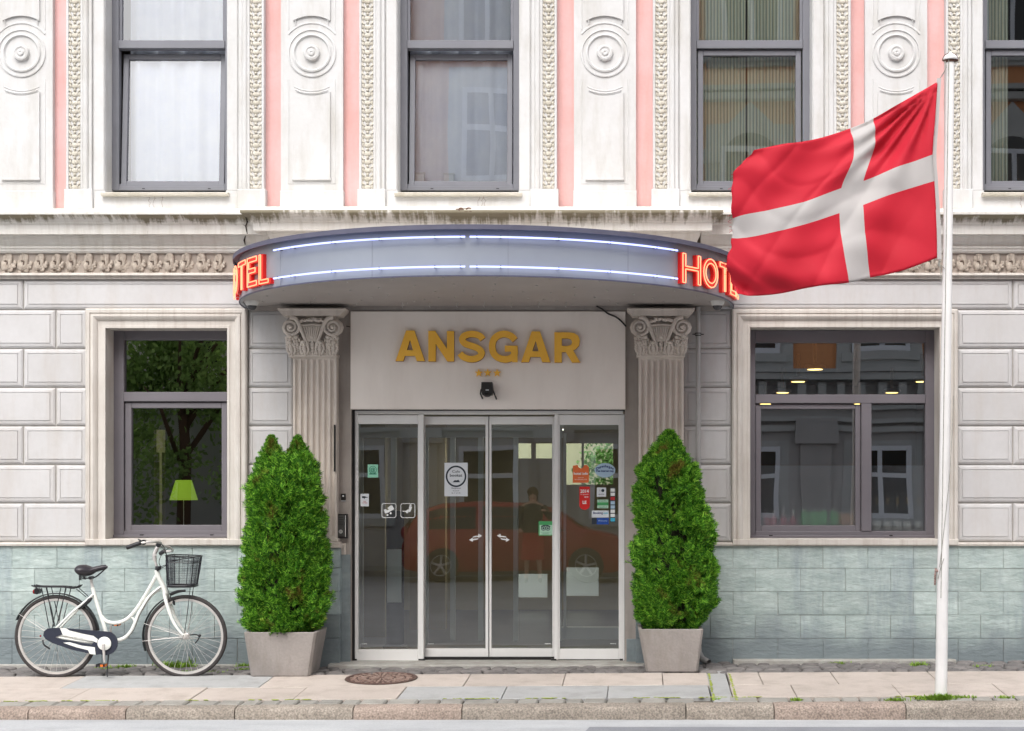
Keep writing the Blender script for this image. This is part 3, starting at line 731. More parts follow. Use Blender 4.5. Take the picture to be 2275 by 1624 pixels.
M_room = mat('dim_room_plaster', srgb(120,112,104), rough=.95)
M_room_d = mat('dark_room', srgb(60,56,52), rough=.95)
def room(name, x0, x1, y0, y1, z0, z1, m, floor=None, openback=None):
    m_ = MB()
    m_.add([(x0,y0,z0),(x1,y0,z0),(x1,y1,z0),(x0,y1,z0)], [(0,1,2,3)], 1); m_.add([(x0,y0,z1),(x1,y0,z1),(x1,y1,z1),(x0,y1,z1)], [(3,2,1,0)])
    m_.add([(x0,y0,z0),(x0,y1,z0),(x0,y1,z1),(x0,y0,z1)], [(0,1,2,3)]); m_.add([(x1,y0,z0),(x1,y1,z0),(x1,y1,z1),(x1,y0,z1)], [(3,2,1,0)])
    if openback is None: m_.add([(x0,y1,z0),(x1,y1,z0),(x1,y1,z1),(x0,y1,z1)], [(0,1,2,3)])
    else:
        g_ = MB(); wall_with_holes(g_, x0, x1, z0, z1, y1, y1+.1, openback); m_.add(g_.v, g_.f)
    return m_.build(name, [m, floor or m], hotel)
for i, c in enumerate(UPC): room('bedroom_interior', X(c-190), X(c+190), .385, 3.2, Z(430), Z(-345), M_room)

# ground-floor windows ------------------------------------------------------
SUR = [(0,.035),(0,-.045),(3,-.055),(9,-.055),(10,-.045),(12,-.045),(13,-.060),(17,-.064),(21,-.056),(25,-.040),(26,-.030),(36,-.030),(36.5,-.036),(41.5,-.036),(42,-.034)]
def low_surround(pa, pb, top, inner_l, inner_r, inner_t):
    m_ = MB(); k = (inner_l-pa)
    m_.surround(X(pa), X(pb), Z(1205), Z(top), [(L(o)*k/42, y) for o, y in SUR]+[(L(k), .24)])
    return m_.build('window_surround', M_trim, hotel, smooth=30)
low_surround(193.5, 550, 686.5, 237, 512, 727); low_surround(1626, 2126, 688, 1666, 2086, 731)
g = MB()
for (a, b_) in ((193.5, 550), (1626, 2126)):
    g.bbox(X(a), X(b_), -.066, .05, Z(1211,-.06), Z(1198,-.06), .004)
    g.extr([(.30, Z(1194,.2)),(.0, Z(1198,0)),(-.06, Z(1199.5,-.06)),(-.06, Z(1203,-.06)),(.3, Z(1203))], X(a)+L(42), X(b_)-L(40))
build_split(g, 'window_sill', M_trim, hotel)
lw = empty('lounge_window', (0,0,0)); lw.parent = hotel; lw.location = Vector((X(374), .2, Z(1195)))-wloc(hotel)
y = .2; g = MB()
P = lambda x: X(x, y); Q = lambda py: Z(py, y)
rails(g, P(252), P(528), Q(1194), Q(730), P(275)-P(252), P(528)-P(505), Q(1179)-Q(1194), Q(730)-Q(755), y, y+.09)
g.bbox(P(275), P(505), y-.01, y+.08, Q(892), Q(871), .004); g.bbox(P(252), P(528), y-.022, y+.02, Q(1194), Q(1188), .003)
g.build('frame', M_frame, lw)
g = MB(); rails(g, P(277), P(504), Q(1180), Q(894), P(291)-P(277), P(504)-P(491.5), Q(1166.5)-Q(1180), Q(894)-Q(906.5), y+.012, y+.07); g.build('sash', M_frame, lw)
g = MB(); pane(g, P(275), P(505), Q(871), Q(755), y+.045); g.build('upper_pane', M_glass, lw)
g = MB(); pane(g, P(290), P(492), Q(1167), Q(906), y+.045); g.build('lower_pane', M_glass, lw)
g = MB(); g.box(P(312), P(320), y-.024, y, Q(1189.2), Q(1187.2)); g.box(P(468), P(475), y-.024, y, Q(1189.2), Q(1187.2)); build_split(g, 'drain_slot', M_dark, lw)
rw = empty('cafe_window', (0,0,0)); rw.parent = hotel; rw.location = Vector((X(1875), .2, Z(1195)))-wloc(hotel)
g = MB()
rails(g, P(1656), P(2078), Q(1195), Q(734), P(1678)-P(1656), P(2078)-P(2056), Q(1180)-Q(1195), Q(734)-Q(761), y, y+.09)
g.bbox(P(1678), P(2056), y-.01, y+.08, Q(896), Q(876.5), .004); g.bbox(P(1913.5), P(1936), y-.008, y+.08, Q(1180), Q(896), .004); g.bbox(P(1656), P(2078), y-.022, y+.02, Q(1195), Q(1189), .003)
g.build('frame', M_frame, rw)
g = MB(); rails(g, P(1679), P(1912.5), Q(1181), Q(898), P(1691)-P(1679), P(1912.5)-P(1901), Q(1167.5)-Q(1181), Q(898)-Q(908.5), y+.012, y+.07); g.build('sash', M_frame, rw)
g = MB(); pane(g, P(1678), P(2056), Q(877), Q(761), y+.045); g.build('upper_pane', M_glass_r, rw)
g = MB(); pane(g, P(1690), P(1902), Q(1168), Q(908), y+.045); g.build('lower_pane', M_glass_r, rw)
g = MB(); pane(g, P(1936), P(2056), Q(1180), Q(898), y+.045); g.build('side_pane', M_glass_r, rw)
# frosted film behind the lower part of the cafe glass
def film():
    m = bpy.data.materials.new('frosted_film'); m.use_nodes = True; n = m.node_tree.nodes; l = m.node_tree.links
    n.remove(n['Principled BSDF']); a = n.new('ShaderNodeBsdfTransparent'); b_ = n.new('ShaderNodeBsdfDiffuse'); b_.inputs[0].default_value = srgb(226,232,238)
    c = n.new('ShaderNodeMixShader'); c.inputs[0].default_value = .30; l.new(a.outputs[0], c.inputs[1]); l.new(b_.outputs[0], c.inputs[2]); l.new(c.outputs[0], n['Material Output'].inputs[0]); return m
M_film = film()
g = MB(); pane(g, P(1690), P(1902), Q(1168), Q(1034), y+.06); pane(g, P(1936), P(2056), Q(1180), Q(1034), y+.06); build_split(g, 'frosted_film', M_film, rw)
g = MB(); g.box(P(1708), P(1716), y-.024, y, Q(1190.4), Q(1188.4)); g.box(P(1975), P(1982), y-.024, y, Q(1190.4), Q(1188.4)); build_split(g, 'drain_slot', M_dark, rw)
M_cafe = mat('cafe_wall_ochre', srgb(120,92,66), srgb(104,80,58), scale=1, rough=.9)
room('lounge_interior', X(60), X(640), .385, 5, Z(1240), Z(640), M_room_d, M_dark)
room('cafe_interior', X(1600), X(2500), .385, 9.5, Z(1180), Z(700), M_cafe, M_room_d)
# ================================================================ ENTRANCE
def spiral(cx, cz, r0, turns, sgn, y, n=26, a0=90):
    out = []
    for i in range(n+1):
        t = i/n; a = R(a0+sgn*360*turns*t); r = r0*(1-t*.86)
        out.append((cx+r*math.cos(a), y-.02*t, cz+r*math.sin(a)))
    return out
def capital(parent, cpx, hw):
    """composite capital: abacus, two volutes, shell basket and two rows of leaves"""
    m_ = MB(); s = L(1); cx = X(cpx, -.2)
    def P(dx, py, y): return (cx+dx*s, y, Z(py, -.2))
    # bell
    m_.box(cx-50*s, cx+50*s, -.15, .03, Z(787,-.2), Z(700,-.2))
    # abacus with hollow sides
    A = [(-74,685),(74,685),(73,690),(66,697),(62,702),(-62,702),(-66,697),(-73,690)]
    m_.prism([[(cx+a*s, Z(b,-.2)) for a, b in A]], -.235, .0)
    m_.bbox(cx-70*s, cx+70*s, -.245, 0, Z(690,-.2), Z(685.5,-.2), .004)
    for q in (-1, 1):
        c0, z0 = cx+q*46*s, Z(727,-.2)
        m_.ball((c0, -.16, z0), 22*s, .05, 20*s, 14, 6)
        m_.tube(spiral(c0, z0, 21*s, 2.1, q, -.205), [.017*(1-.55*i/26) for i in range(27)], 7, flat=.9)
        m_.ball((c0, -.225, z0), 5*s, .018, 5*s, 8, 5)
        # stem of the volute rising from the centre
        pts = smooth_pts([P(q*9, 768, -.19), P(q*17, 748, -.205), P(q*27, 722, -.215), P(q*36, 708, -.215), P(q*47, 705, -.21)], 3)
        m_.tube(pts, [.012+.012*i/(len(pts)-1) for i in range(len(pts))], 7)
    # shell basket and fruit
    m_.prism([[(cx+a*s, Z(b,-.2)) for a, b in [(-22,724),(22,724),(13,757),(-13,757)]]], -.2, -.1)
    for k in range(-3, 4): m_.tube([P(k*5.6, 726, -.205), P(k*3.0, 754, -.205)], .008, 6)
    m_.tube([P(-23, 723, -.205), P(0, 721, -.215), P(23, 723, -.205)], .009, 6)
    random.seed(int(cpx))
    for k in range(11): m_.ball(P(-25+k*5+random.uniform(-1,1), 715-5*math.cos((k-5)/5*1.3)+random.uniform(-2,2), -.2), random.uniform(4,6)*s, .022, random.uniform(3.4,5)*s, 7, 5)
    # leaves
    def leaf(dx, py0, py1, wl, lean=0, y=-.165):
        n = 6
        for i in range(n):
            t = i/(n-1); py = py0+(py1-py0)*t; ww = wl*math.sin(math.pi*(.22+.68*t))
            m_.ball(P(dx+lean*t, py, y-.028*math.sin(t*math.pi*.6)), max(3, ww*.42)*s, .02, 5.5*s, 7, 4)
            for q in (-1, 1): m_.ball(P(dx+lean*t+q*ww*.62, py-2, y-.012-.02*t), 3.6*s, .016, 5*s, 6, 4)
        m_.ball(P(dx+lean*1.05, py1-1, y-.045), wl*.42*s, .018, 4.5*s, 8, 4)
    for dx, ln in ((-45, -3), (-16, -2), (16, 2), (45, 3)): leaf(dx, 785, 762, 14, ln)
    for dx, ln in ((-31, -4), (0, 0), (31, 4)): leaf(dx, 784, 750, 15, ln, -.155)
    for q in (-1, 1): leaf(q*44, 776, 748, 14, q*5, -.17); m_.ball(P(q*55, 751, -.2), 5*s, .02, 5*s, 7, 4)
    m_.bbox(cx-53*s, cx+53*s, -.165, .03, Z(793,-.165), Z(786,-.165), .006)
    return m_.build('capital', M_taupe, parent, smooth=60)
def flute_shaft(parent, pa, pb, top, bot, y=-.13):
    """shaft with seven round-ended flutes"""
    m_ = MB(); x0, x1 = X(pa, y), X(pb, y); z1, z0 = Z(top, y), Z(bot, y)
    n = 7; e = .012; fw = (x1-x0-2*e)/n; prof = [(x0, .035), (x0, y+.006), (x0+.006, y)]
    zr = [z0, z0+.02, z0+.03, z0+.045, z1-.075, z1-.05, z1-.036, z1-.028, z1]
    dr = [0, 0, .6, 1, 1, .8, .5, 0, 0]
    cols = [(x0, .035, 0), (x0, y+.005, 0), (x0+.005, y, 0)]
    for k in range(n):
        a = x0+e+fw*k+fw*.12; b_ = x0+e+fw*(k+1)-fw*.12
        for j in range(7):
            t = j/6; cols.append((a+(b_-a)*t, y, math.sqrt(max(0, 1-(2*t-1)**2))*.026))
    cols += [(x1-.005, y, 0), (x1, y+.005, 0), (x1, .035, 0)]
    vs = []; k = len(cols)
    for z, d in zip(zr, dr):
        for (x, yy, dep) in cols: vs.append((x, yy+dep*d, z))
    fs = [(i*k+j, i*k+j+1, (i+1)*k+j+1, (i+1)*k+j) for i in range(len(zr)-1) for j in range(k-1)]
    m_.add(vs, fs); m_.build('fluted_shaft', M_taupe, parent, smooth=40)
for (a, b_, cc) in ((651, 748, 693), (1419, 1519, 1468.5)):
    p = empty('entrance_pilaster', (0,0,0)); p.parent = hotel; p.location = Vector((X((a+b_)/2), -.13, 0))-wloc(hotel)
    p['label'] = 'fluted taupe pilaster with composite capital '+('left of the doors' if a < 1000 else 'right of the doors')
    flute_shaft(p, a, b_, 790, 1196); capital(p, cc, 0)
    m_ = MB()
    for (d, t, bt) in ((3, 1196, 1204), (7, 1204, 1210), (12, 1210, 1217)): m_.bbox(X(a-d,-.13), X(b_+d,-.13), -.13-d*.0035, .03, Z(bt,-.13), Z(t,-.13), .006)
    m_.build('base_moulding', M_taupe, p)
    m_ = MB(); rows = [1217, 1262, 1314, 1366, 1418, 1484]
    for i in range(5): m_.bbox(X(a-6,-.15), X(b_+6,-.15), -.15+random.uniform(0,.002), .03, Z(rows[i+1],-.15)+.002, Z(rows[i],-.15)-.002, .003, 1 if i > 2 else 0)
    m_.build('slate_pedestal', [M_slate, M_slate_low], p)
# flat jambs between pilasters and doors
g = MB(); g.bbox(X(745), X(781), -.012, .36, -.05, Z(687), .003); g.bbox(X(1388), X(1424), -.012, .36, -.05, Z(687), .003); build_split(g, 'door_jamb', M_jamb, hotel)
g = MB(); g.bbox(X(745,-.04), X(778,-.04), -.045, .0, -.05, Z(1232,-.04), .003, 1); g.bbox(X(1392,-.04), X(1424,-.04), -.045, .0, -.05, Z(1420,-.04), .003, 1)
g.bbox(X(741), X(770), -.05, 0, Z(1232), Z(1207), .008, 0); build_split(g, 'jamb_foot', [M_taupe, M_slate_low], hotel)
g = MB(); g.box(X(560), X(1600), -.03, .05, Z(691), Z(676)); g.build('canopy_flashing', M_jamb, hotel)

# ------------------------------------------------------------- name sign
sign = empty('hotel_sign', (X(1084), -.03, Z(909)), 'cream name board over the glass doors with golden letters ANSGAR and three stars', 'sign')
g = MB(); g.bbox(X(778.5,-.05), X(1389.6,-.05), -.05, .12, Z(909,-.05), Z(691.5,-.05), .004); g.build('board', M_sign, sign)
def zp(x, y): return (X(758.3+x/2.975, -.09), Z(530.8+y/2.975, -.09))
def glyph(loops): return [[zp(*p) for p in l] for l in loops]
def arcpts(pts, wd):
    q = smooth_pts([(a, b, 0) for a, b in pts], 5); return stroke([(p[0], p[1]) for p in q], wd)
LET = [
 [[(358,808),(428,605),(483,605),(552,808),(499,808),(487,773),(420,773),(409,808)],[(433,735),(474,735),(454,668)]],
 [[(575,810),(575,607),(620,607),(698,726),(698,609),(745,609),(745,810),(700,810),(624,694),(624,810)]],
 [arcpts([(935,664),(916,642),(880,629),(840,630),(808,645),(800,668),(818,692),(858,706),(900,722),(926,748),(916,776),(880,793),(838,792),(805,778),(784,756)], 43)],
 [arcpts([(1148,668),(1122,642),(1080,628),(1038,637),(1006,668),(997,715),(1008,758),(1038,785),(1080,796),(1118,788),(1143,764),(1143,714)], 44), ],
 [[(1188,815),(1258,611),(1313,611),(1382,815),(1328,815),(1316,780),(1250,780),(1239,815)],[(1263,742),(1304,742),(1284,675)]],
 [[(1408,817),(1408,617),(1500,617),(1540,622),(1566,640),(1577,672),(1571,706),(1549,729),(1533,737),(1580,817),(1525,817),(1483,748),(1457,748),(1457,817)],[(1457,658),(1457,707),(1496,707),(1518,700),(1526,683),(1518,665),(1496,658)]]]
for i, lp in enumerate(LET):
    m_ = MB(); lo = glyph(lp); m_.prism(lo, -.093, -.062, 0); 
    if i == 3: m_.prism([[zp(*p) for p in [(1080,705),(1165,705),(1165,745),(1080,745)]]], -.0935, -.062, 0); m_.prism([[zp(*p) for p in [(1128,742),(1165,742),(1165,814),(1128,814)]]], -.0932, -.062, 0)
    m_.mi = 1
    # brown returns a hair larger than the face
    for l_ in lo:
        cx_ = sum(p[0] for p in l_)/len(l_)
    m_.prism([[(p[0]+.0014, p[1]-.0016) for p in l_] for l_ in lo], -.0915, -.055, 1)
    m_.build('letter', [M_gold, M_gold_side], sign, label='golden letter '+'ANSGAR'[i])
for cx_, cy_ in ((907,885),(966,884),(1028,885)):
    x, z = zp(cx_, cy_); m_ = MB(); pts = []
    for k in range(10):
        r_ = .036 if k % 2 == 0 else .0155; a = R(90+36*k); pts.append((x+r_*math.cos(a), z+r_*math.sin(a)))
    m_.prism([pts], -.070, -.05); m_.build('star', M_gold, sign)

# floodlight under the stars
fl = empty('floodlight', (X(1083,-.05), -.05, Z(884)), 'small black wall floodlight under the three golden stars', 'lamp')
g = MB(); bxx = lambda a: X(a, -.15); bz = lambda b_: Z(b_, -.15)
g.prism([[(bxx(1070.5), bz(849.5)), (bxx(1094), bz(849.5)), (bxx(1095.5), bz(868)), (bxx(1093), bz(878)), (bxx(1072.5), bz(878)), (bxx(1069.5), bz(868))]], -.20, -.075); g.build('housing', M_black, fl)
g = MB(); g.ball((X(1083,-.15), -.17, Z(877,-.15)), .036, .05, .022, 12, 6); g.build('lens', M_black, fl)
g = MB(); g.tube([(X(1069,-.15), -.16, Z(866,-.15)), (X(1066.5,-.15), -.10, Z(874,-.15)), (X(1070,-.15), -.05, Z(884,-.15))], .007, 6); g.tube([(X(1095,-.15), -.16, Z(866,-.15)), (X(1098,-.15), -.10, Z(876,-.15)), (X(1101,-.15), -.05, Z(885,-.15))], .007, 6); build_split(g, 'bracket', M_black, fl)
g = MB(); g.box(X(1079,-.2), X(1086,-.2), -.203, -.199, Z(867.5,-.2), Z(865.5,-.2)); g.build('maker_plate', M_white_card, fl)
# loose cable
g = MB(); g.tube(smooth_pts([(X(1325),-.075,Z(682)),(X(1337),-.065,Z(688)),(X(1352),-.06,Z(699)),(X(1369),-.058,Z(706)),(X(1381),-.058,Z(716)),(X(1391),-.06,Z(727))],4), .007, 6)
tag(g.build('cable', M_black, None, (X(1391),-.06,Z(727))), 'black cable sagging across the upper right corner of the cream name board', 'cable')
g = MB(); g.tube([(X(770),-.02,Z(725)),(X(779),-.03,Z(727))], .004, 5); g.tube([(X(749.5),-.14,Z(945)),(X(749.5),-.14,Z(1048))], .008, 6)
tag(g.build('cable', M_black, None, (X(749.5),-.14,Z(1048))), 'thin black cable clipped down the right edge of the left pilaster', 'cable')

# ------------------------------------------------------------- glass doors
doors = empty('sliding_door', (X(1085), .1, 0)); doors.parent = hotel; doors.location = Vector((X(1085), .1, 0))-wloc(hotel)
ya, yb = .055, .135
def pxb(m_, a, b_, t, bt, y, d=.05, b=.003): m_.bbox(X(a,y), X(b_,y), y, y+d, Z(bt,y), Z(t,y), b)
g = MB(); pxb(g, 786, 1385, 909.5, 920.5, ya, .16); pxb(g, 786, 794.5, 920.5, 1470, ya, .16); pxb(g, 1383.5, 1388, 920.5, 1470, ya, .16)
g.build('door_header', M_alu, doors)
def leaf(a, b_, t, bt, ga, gb, gt, gbt, y, name):
    o = empty(name, (0,0,0)); o.parent = doors; o.location = Vector((X((a+b_)/2), y, Z(bt)))-wloc(doors)
    m_ = MB(); pxb(m_, a, ga, t, bt, y); pxb(m_, gb, b_, t, bt, y); pxb(m_, ga, gb, t, gt, y+.001); pxb(m_, ga, gb, gbt, bt, y+.001)
    m_.build('leaf_frame', M_alu, doors)
    m_ = MB(); pane(m_, X(ga-1,y), X(gb+1,y), Z(gbt+1,y), Z(gt-1,y), y+.02); m_.build('leaf_glass', M_glass_door, doors)
    bpy.data.objects.remove(o)
leaf(794.5, 938, 922, 1468, 796, 928, 942, 1443, ya, 'side_panel')
leaf(1234, 1383.5, 922, 1465, 1244, 1374.5, 944, 1441.5, ya, 'side_panel')
leaf(942.5, 1085, 925, 1461, 944.5, 1078.5, 943, 1441, yb, 'leaf')
leaf(1087, 1233, 925, 1461, 1092, 1227, 943, 1441, yb, 'leaf')
g = MB(); pxb(g, 929, 941, 920.5, 1466, ya-.012, .05); pxb(g, 1231.5, 1240, 920.5, 1466, ya-.012, .05); build_split(g, 'door_post', M_alu, doors)
g = MB(); g.box(X(1084.2,yb), X(1087.4,yb), yb+.01, yb+.045, Z(1461,yb), Z(924,yb)); g.box(X(781), X(786.3), .03, .3, 0, Z(912)); g.box(X(1387.5), X(1391), .03, .3, 0, Z(912)); g.box(X(779), X(1390), .04, .3, Z(912), Z(908)); g.box(X(786),X(1388),.1,.25,.03,.06); g.build('door_seal', M_dark, doors)
g = MB()
for a, b_, y in ((786,793,ya), (930,944,ya), (1224,1236,ya), (1377,1384,ya)): g.box(X(a,y), X(b_,y), y-.014, y+.02, Z(1471,y), Z(1463.5,y))
build_split(g, 'floor_guide', M_black, doors)
# lobby beyond
M_lobby = mat('lobby_wall', srgb(196,186,160), srgb(186,176,150), scale=1, rough=.9)
M_lobby_f = mat('lobby_floor', srgb(92,88,84), srgb(80,76,72), scale=2, rough=.35)
room('lobby_interior', X(700), X(1560), .385, 6.0, .03, Z(910), M_lobby, M_lobby_f, openback=[(X(1148,6), X(1180,6), 1.93, 2.12), (X(1190,6), X(1226,6), 1.93, 2.12), (X(1142,6), X(1216,6), .18, .48), (X(1256,6), X(1292,6), 1.60, 2.12), (X(1297,6), X(1362,6), 1.60, 2.12), (X(1256,6), X(1330,6), .20, .56)])
g = MB()
g.box(X(1300), X(1560), 8.2, 8.4, -.2, 4.5); g.box(X(1000), X(1300), 9.4, 9.6, -.2, 4.2); build_split(g, 'courtyard_wall', mat('cream_courtyard_wall', srgb(206,204,170), srgb(196,194,160), scale=1, rough=.9), hotel)
sh = empty('courtyard_shrub', (X(1352,7), 7.2, 0), 'leafy green shrub in the bright courtyard seen through the right glass panel', 'shrub')
g = MB(); g.tube([(X(1352,7), 7.2, 0), (X(1352,7), 7.2, 1.6)], .03, 6); g.build('stem', M_rust, sh)
g = MB(); rr_ = np.random.RandomState(2)
for i in range(900):
    p = Vector((X(1352,7), 7.2, 1.85))+Vector(rr_.normal(size=3)*.17); d = Vector(rr_.normal(size=3)).normalized(); s = d.orthogonal().normalized()*.02; g.add([p, p+d*.03+s, p+d*.07, p+d*.03-s], [(0,1,2,3)])
g.build('leaves', mat('shrub_leaf', srgb(110,160,80), srgb(140,186,100), scale=8, rough=.7, island=.3, trans=.2), sh)
g = MB(); g.box(X(1000), X(1560), 7.9, 8.1, -.2, .8); tag(g.build('courtyard_ledge', mat('pale_ledge', srgb(216,220,216), rough=.9), None, (X(1300), 8, -.2)), 'pale low wall in the courtyard behind the lobby', 'wall')
g = MB()   # inner partition: stone lined side walls, glazed vestibule screen
for px_ in (795, 868, 940): g.bbox(X(px_,1.6), X(px_,1.6)+.05, 1.6, 1.66, .03, Z(960,1.6), .003)
for px_ in (1000, 1062, 1140, 1236): g.bbox(X(px_,1.9), X(px_,1.9)+.05, 1.9, 1.96, .03, Z(960,1.9), .003)
g.bbox(X(770,1.6), X(1250,1.6), 1.58, 1.66, Z(972,1.6), Z(950,1.6), .003); g.bbox(X(1236,1.9), X(1420,1.9), 1.86, 1.96, .05, .17, .003); g.bbox(X(1252,1.9), X(1258,1.9), 1.86, 1.96, .05, 2.1, .003); g.bbox(X(1380,1.9), X(1390,1.9), 1.86, 1.96, .05, 2.1, .003)
build_split(g, 'vestibule_screen', M_alu, hotel)
g = MB(); g.box(X(774,2), X(846,2), 2.3, 2.5, .03, 2.4); g.box(X(905,3), X(985,3), 3.2, 3.4, .03, 2.4)
build_split(g, 'lobby_pier', mat('lobby_tile', srgb(172,158,128), srgb(160,148,118), scale=2, rough=.6), hotel)
clg = empty('ceiling_light', (X(1236,3), 3, Z(914)), 'oblong ceiling light glowing inside the lobby behind the right sliding door', 'lamp')
g = MB(); g.box(X(1097,3), X(1253,3), 2.85, 3.2, Z(912)-.05, Z(912)-.01); g.build('housing', M_alu, clg)
g = MB(); g.box(X(1100,3), X(1250,3), 2.88, 3.17, Z(912)-.058, Z(912)-.051); g.build('diffuser', emis('lobby_light', (1, .92, .80), 13), clg)
pl = empty('brochure_stand', (X(878,1.1), 1.1, .03), 'dark free-standing column with leaflets behind the left glass panel', 'stand')
g = MB(); g.lathe((X(878,1.1), 1.1, .03), [(.12,0),(.12,.03),(.085,.05),(.085,1.28),(.08,1.31),(0,1.31)], 20); g.build('column', M_black, pl, smooth=40)
g = MB(); g.box(X(860,1), X(892,1), .99, 1.0, .48, .98); g.build('notice', M_white_card, pl)

# ================================================================ CANOPY
CX, CR = X(1087), 2.14
ZB, ZT = CAMH+1.585, CAMH+1.945
can = empty('entrance_canopy', (CX, 0, ZB), 'grey half-round canopy over the entrance with blue tubes and red neon HOTEL', 'canopy')
def cp(a, r, z): a = R(a); return (CX+r*math.sin(a), -r*math.cos(a), z)   # a = 0 faces the street
def band(mb, r0, r1, z0, z1, a0=-90, a1=90, n=96, mi=None):
    vs = []; 
    for i in range(n+1):
        a = a0+(a1-a0)*i/n; vs += [cp(a, r0, z0), cp(a, r1, z0), cp(a, r1, z1), cp(a, r0, z1)]
    fs = []
    for i in range(n):
        for k in range(4): fs.append((i*4+k, i*4+(k+1)%4, (i+1)*4+(k+1)%4, (i+1)*4+k))
    fs += [(0,1,2,3), (n*4+3,n*4+2,n*4+1,n*4)]; mb.add(vs, fs, mi)
g = MB(); band(g, CR-.03, CR, ZB, ZT-.008); g.build('fascia', M_fascia, can, smooth=30)
g = MB()
for a in (-72,-45.5,-20,8,34,60): band(g, CR-.001, CR+.0015, ZB+.002, ZT-.04, a-.06, a+.06, 1)
g.build('panel_seam', mat('seam', srgb(130,134,142), rough=.6), can)
g = MB(); band(g, CR-.02, CR+.055, ZT-.006, ZT+.012); band(g, CR+.045, CR+.055, ZT-.024, ZT-.006); band(g, CR-.004, CR+.004, ZB-.006, ZB+.004)
g.build('top_rim', mat('rim_lead_grey', srgb(92,92,110), srgb(80,80,98), scale=8, rough=.6), can, smooth=30)
g = MB(); n = 64
vs = [(CX, .0, ZB+.012), (CX, 0, ZT)]
for i in range(n+1): vs += [cp(-90+180*i/n, CR-.02, ZB+.012), cp(-90+180*i/n, CR-.01, ZT)]
fs = []
for i in range(n): fs += [(0, 2+i*2, 4+i*2), (1, 5+i*2, 3+i*2)]
g.add(vs, fs); g.build('soffit', M_soffit, can)
g = MB()   # little hooks and screws in the soffit
for i in range(7):
    x = X(894+i*60.5, -.35); z = ZB+.01
    g.tube([(x, -.35, z), (x+.004, -.35, z-.02), (x-.007, -.352, z-.03), (x+.004, -.35, z-.045)], .0035, 5)
for a in range(-78, 80, 12):
    for r_ in (.75, 1.15, 1.55, 1.95):
        p = cp(a, r_, ZB+.008); 
        if p[1] < -.1: g.ball(p, .009, .009, .005, 6, 4)
build_split(g, 'soffit_hook', mat('bright_hook', srgb(190,186,182), rough=.4), can)
# neon tubes
def arc_tube(a0, a1, r, z, rad, m_, n=40):
    m_.tube([cp(a0+(a1-a0)*i/n, r, z) for i in range(n+1)], rad, 8)
z1, z2 = CAMH+1.866, CAMH+1.645
for (a0, a1) in ((-46.2, -.45), (.45, 46.6)):
    for z in (z1, z2):
        m_ = MB(); arc_tube(a0, a1, CR+.045, z, .0068, m_)
        m_.build('neon_tube', M_neon_b, can, smooth=True, label=('left ' if a0 < 0 else 'right ')+('upper' if z == z1 else 'lower')+' blue neon tube')
        m_ = MB()
        for t in (.03, .13, .38, .62, .87, .98):
            a = a0+(a1-a0)*t; m_.tube([cp(a, CR, z), cp(a, CR+.036, z)], .005, 5); m_.tube([cp(a+.02, CR+.045, z-.011), cp(a+.02, CR+.045, z+.011)], .005, 5)
        m_.build('tube_holder', M_black, can)
LH = .246; LZ = CAMH+1.615
def outlines(ch, wd):
    h, t = LH, min(.052, wd*.27)
    if ch == 'H': return [[(0,0),(t,0),(t,h*.44),(wd-t,h*.44),(wd-t,0),(wd,0),(wd,h),(wd-t,h),(wd-t,h*.6),(t,h*.6),(t,h),(0,h)]]
    if ch == 'T': c = wd/2; return [[(c-t/2,0),(c+t/2,0),(c+t/2,h-t),(wd,h-t),(wd,h),(0,h),(0,h-t),(c-t/2,h-t)]]
    if ch == 'E': return [[(0,0),(wd,0),(wd,t),(t,t),(t,h*.43),(wd*.88,h*.43),(wd*.88,h*.43+t),(t,h*.43+t),(t,h-t),(wd,h-t),(wd,h),(0,h)]]
    if ch == 'L': return [[(0,0),(wd,0),(wd,t),(t,t),(t,h),(0,h)]]
    n = 20; o = [(wd/2+wd/2*math.cos(2*math.pi*i/n), h/2+h/2*math.sin(2*math.pi*i/n)) for i in range(n)]
    i_ = [(wd/2+(wd/2-t)*math.cos(2*math.pi*i/n), h/2+(h/2-t)*math.sin(2*math.pi*i/n)) for i in range(n)]
    return [o, i_]
def subdiv(l, mx=.03):
    out = []
    for i in range(len(l)):
        a, b_ = l[i], l[(i+1) % len(l)]; d = math.dist(a, b_); k = max(1, int(math.ceil(d/mx)))
        for j in range(k): out.append((a[0]+(b_[0]-a[0])*j/k, a[1]+(b_[1]-a[1])*j/k))
    return out
def inset(l, d):
    """move every edge of a loop by d (positive shrinks an anticlockwise loop)"""
    n = len(l); out = []
    ar = sum(l[i][0]*l[(i+1)%n][1]-l[(i+1)%n][0]*l[i][1] for i in range(n)); sg = 1 if ar > 0 else -1
    for i in range(n):
        p0, p1, p2 = Vector(l[i-1]), Vector(l[i]), Vector(l[(i+1)%n])
        e0 = (p1-p0).normalized(); e1 = (p2-p1).normalized(); n0 = Vector((-e0.y, e0.x)); n1 = Vector((-e1.y, e1.x))
        b_ = n0+n1; k = d*sg/max(.3, 1+n0.dot(n1)); q = p1+b_*k; out.append((q.x, q.y))
    return out
ws = [6.8, 7.0, 6.5, 5.7, 4.5]; gp = .8
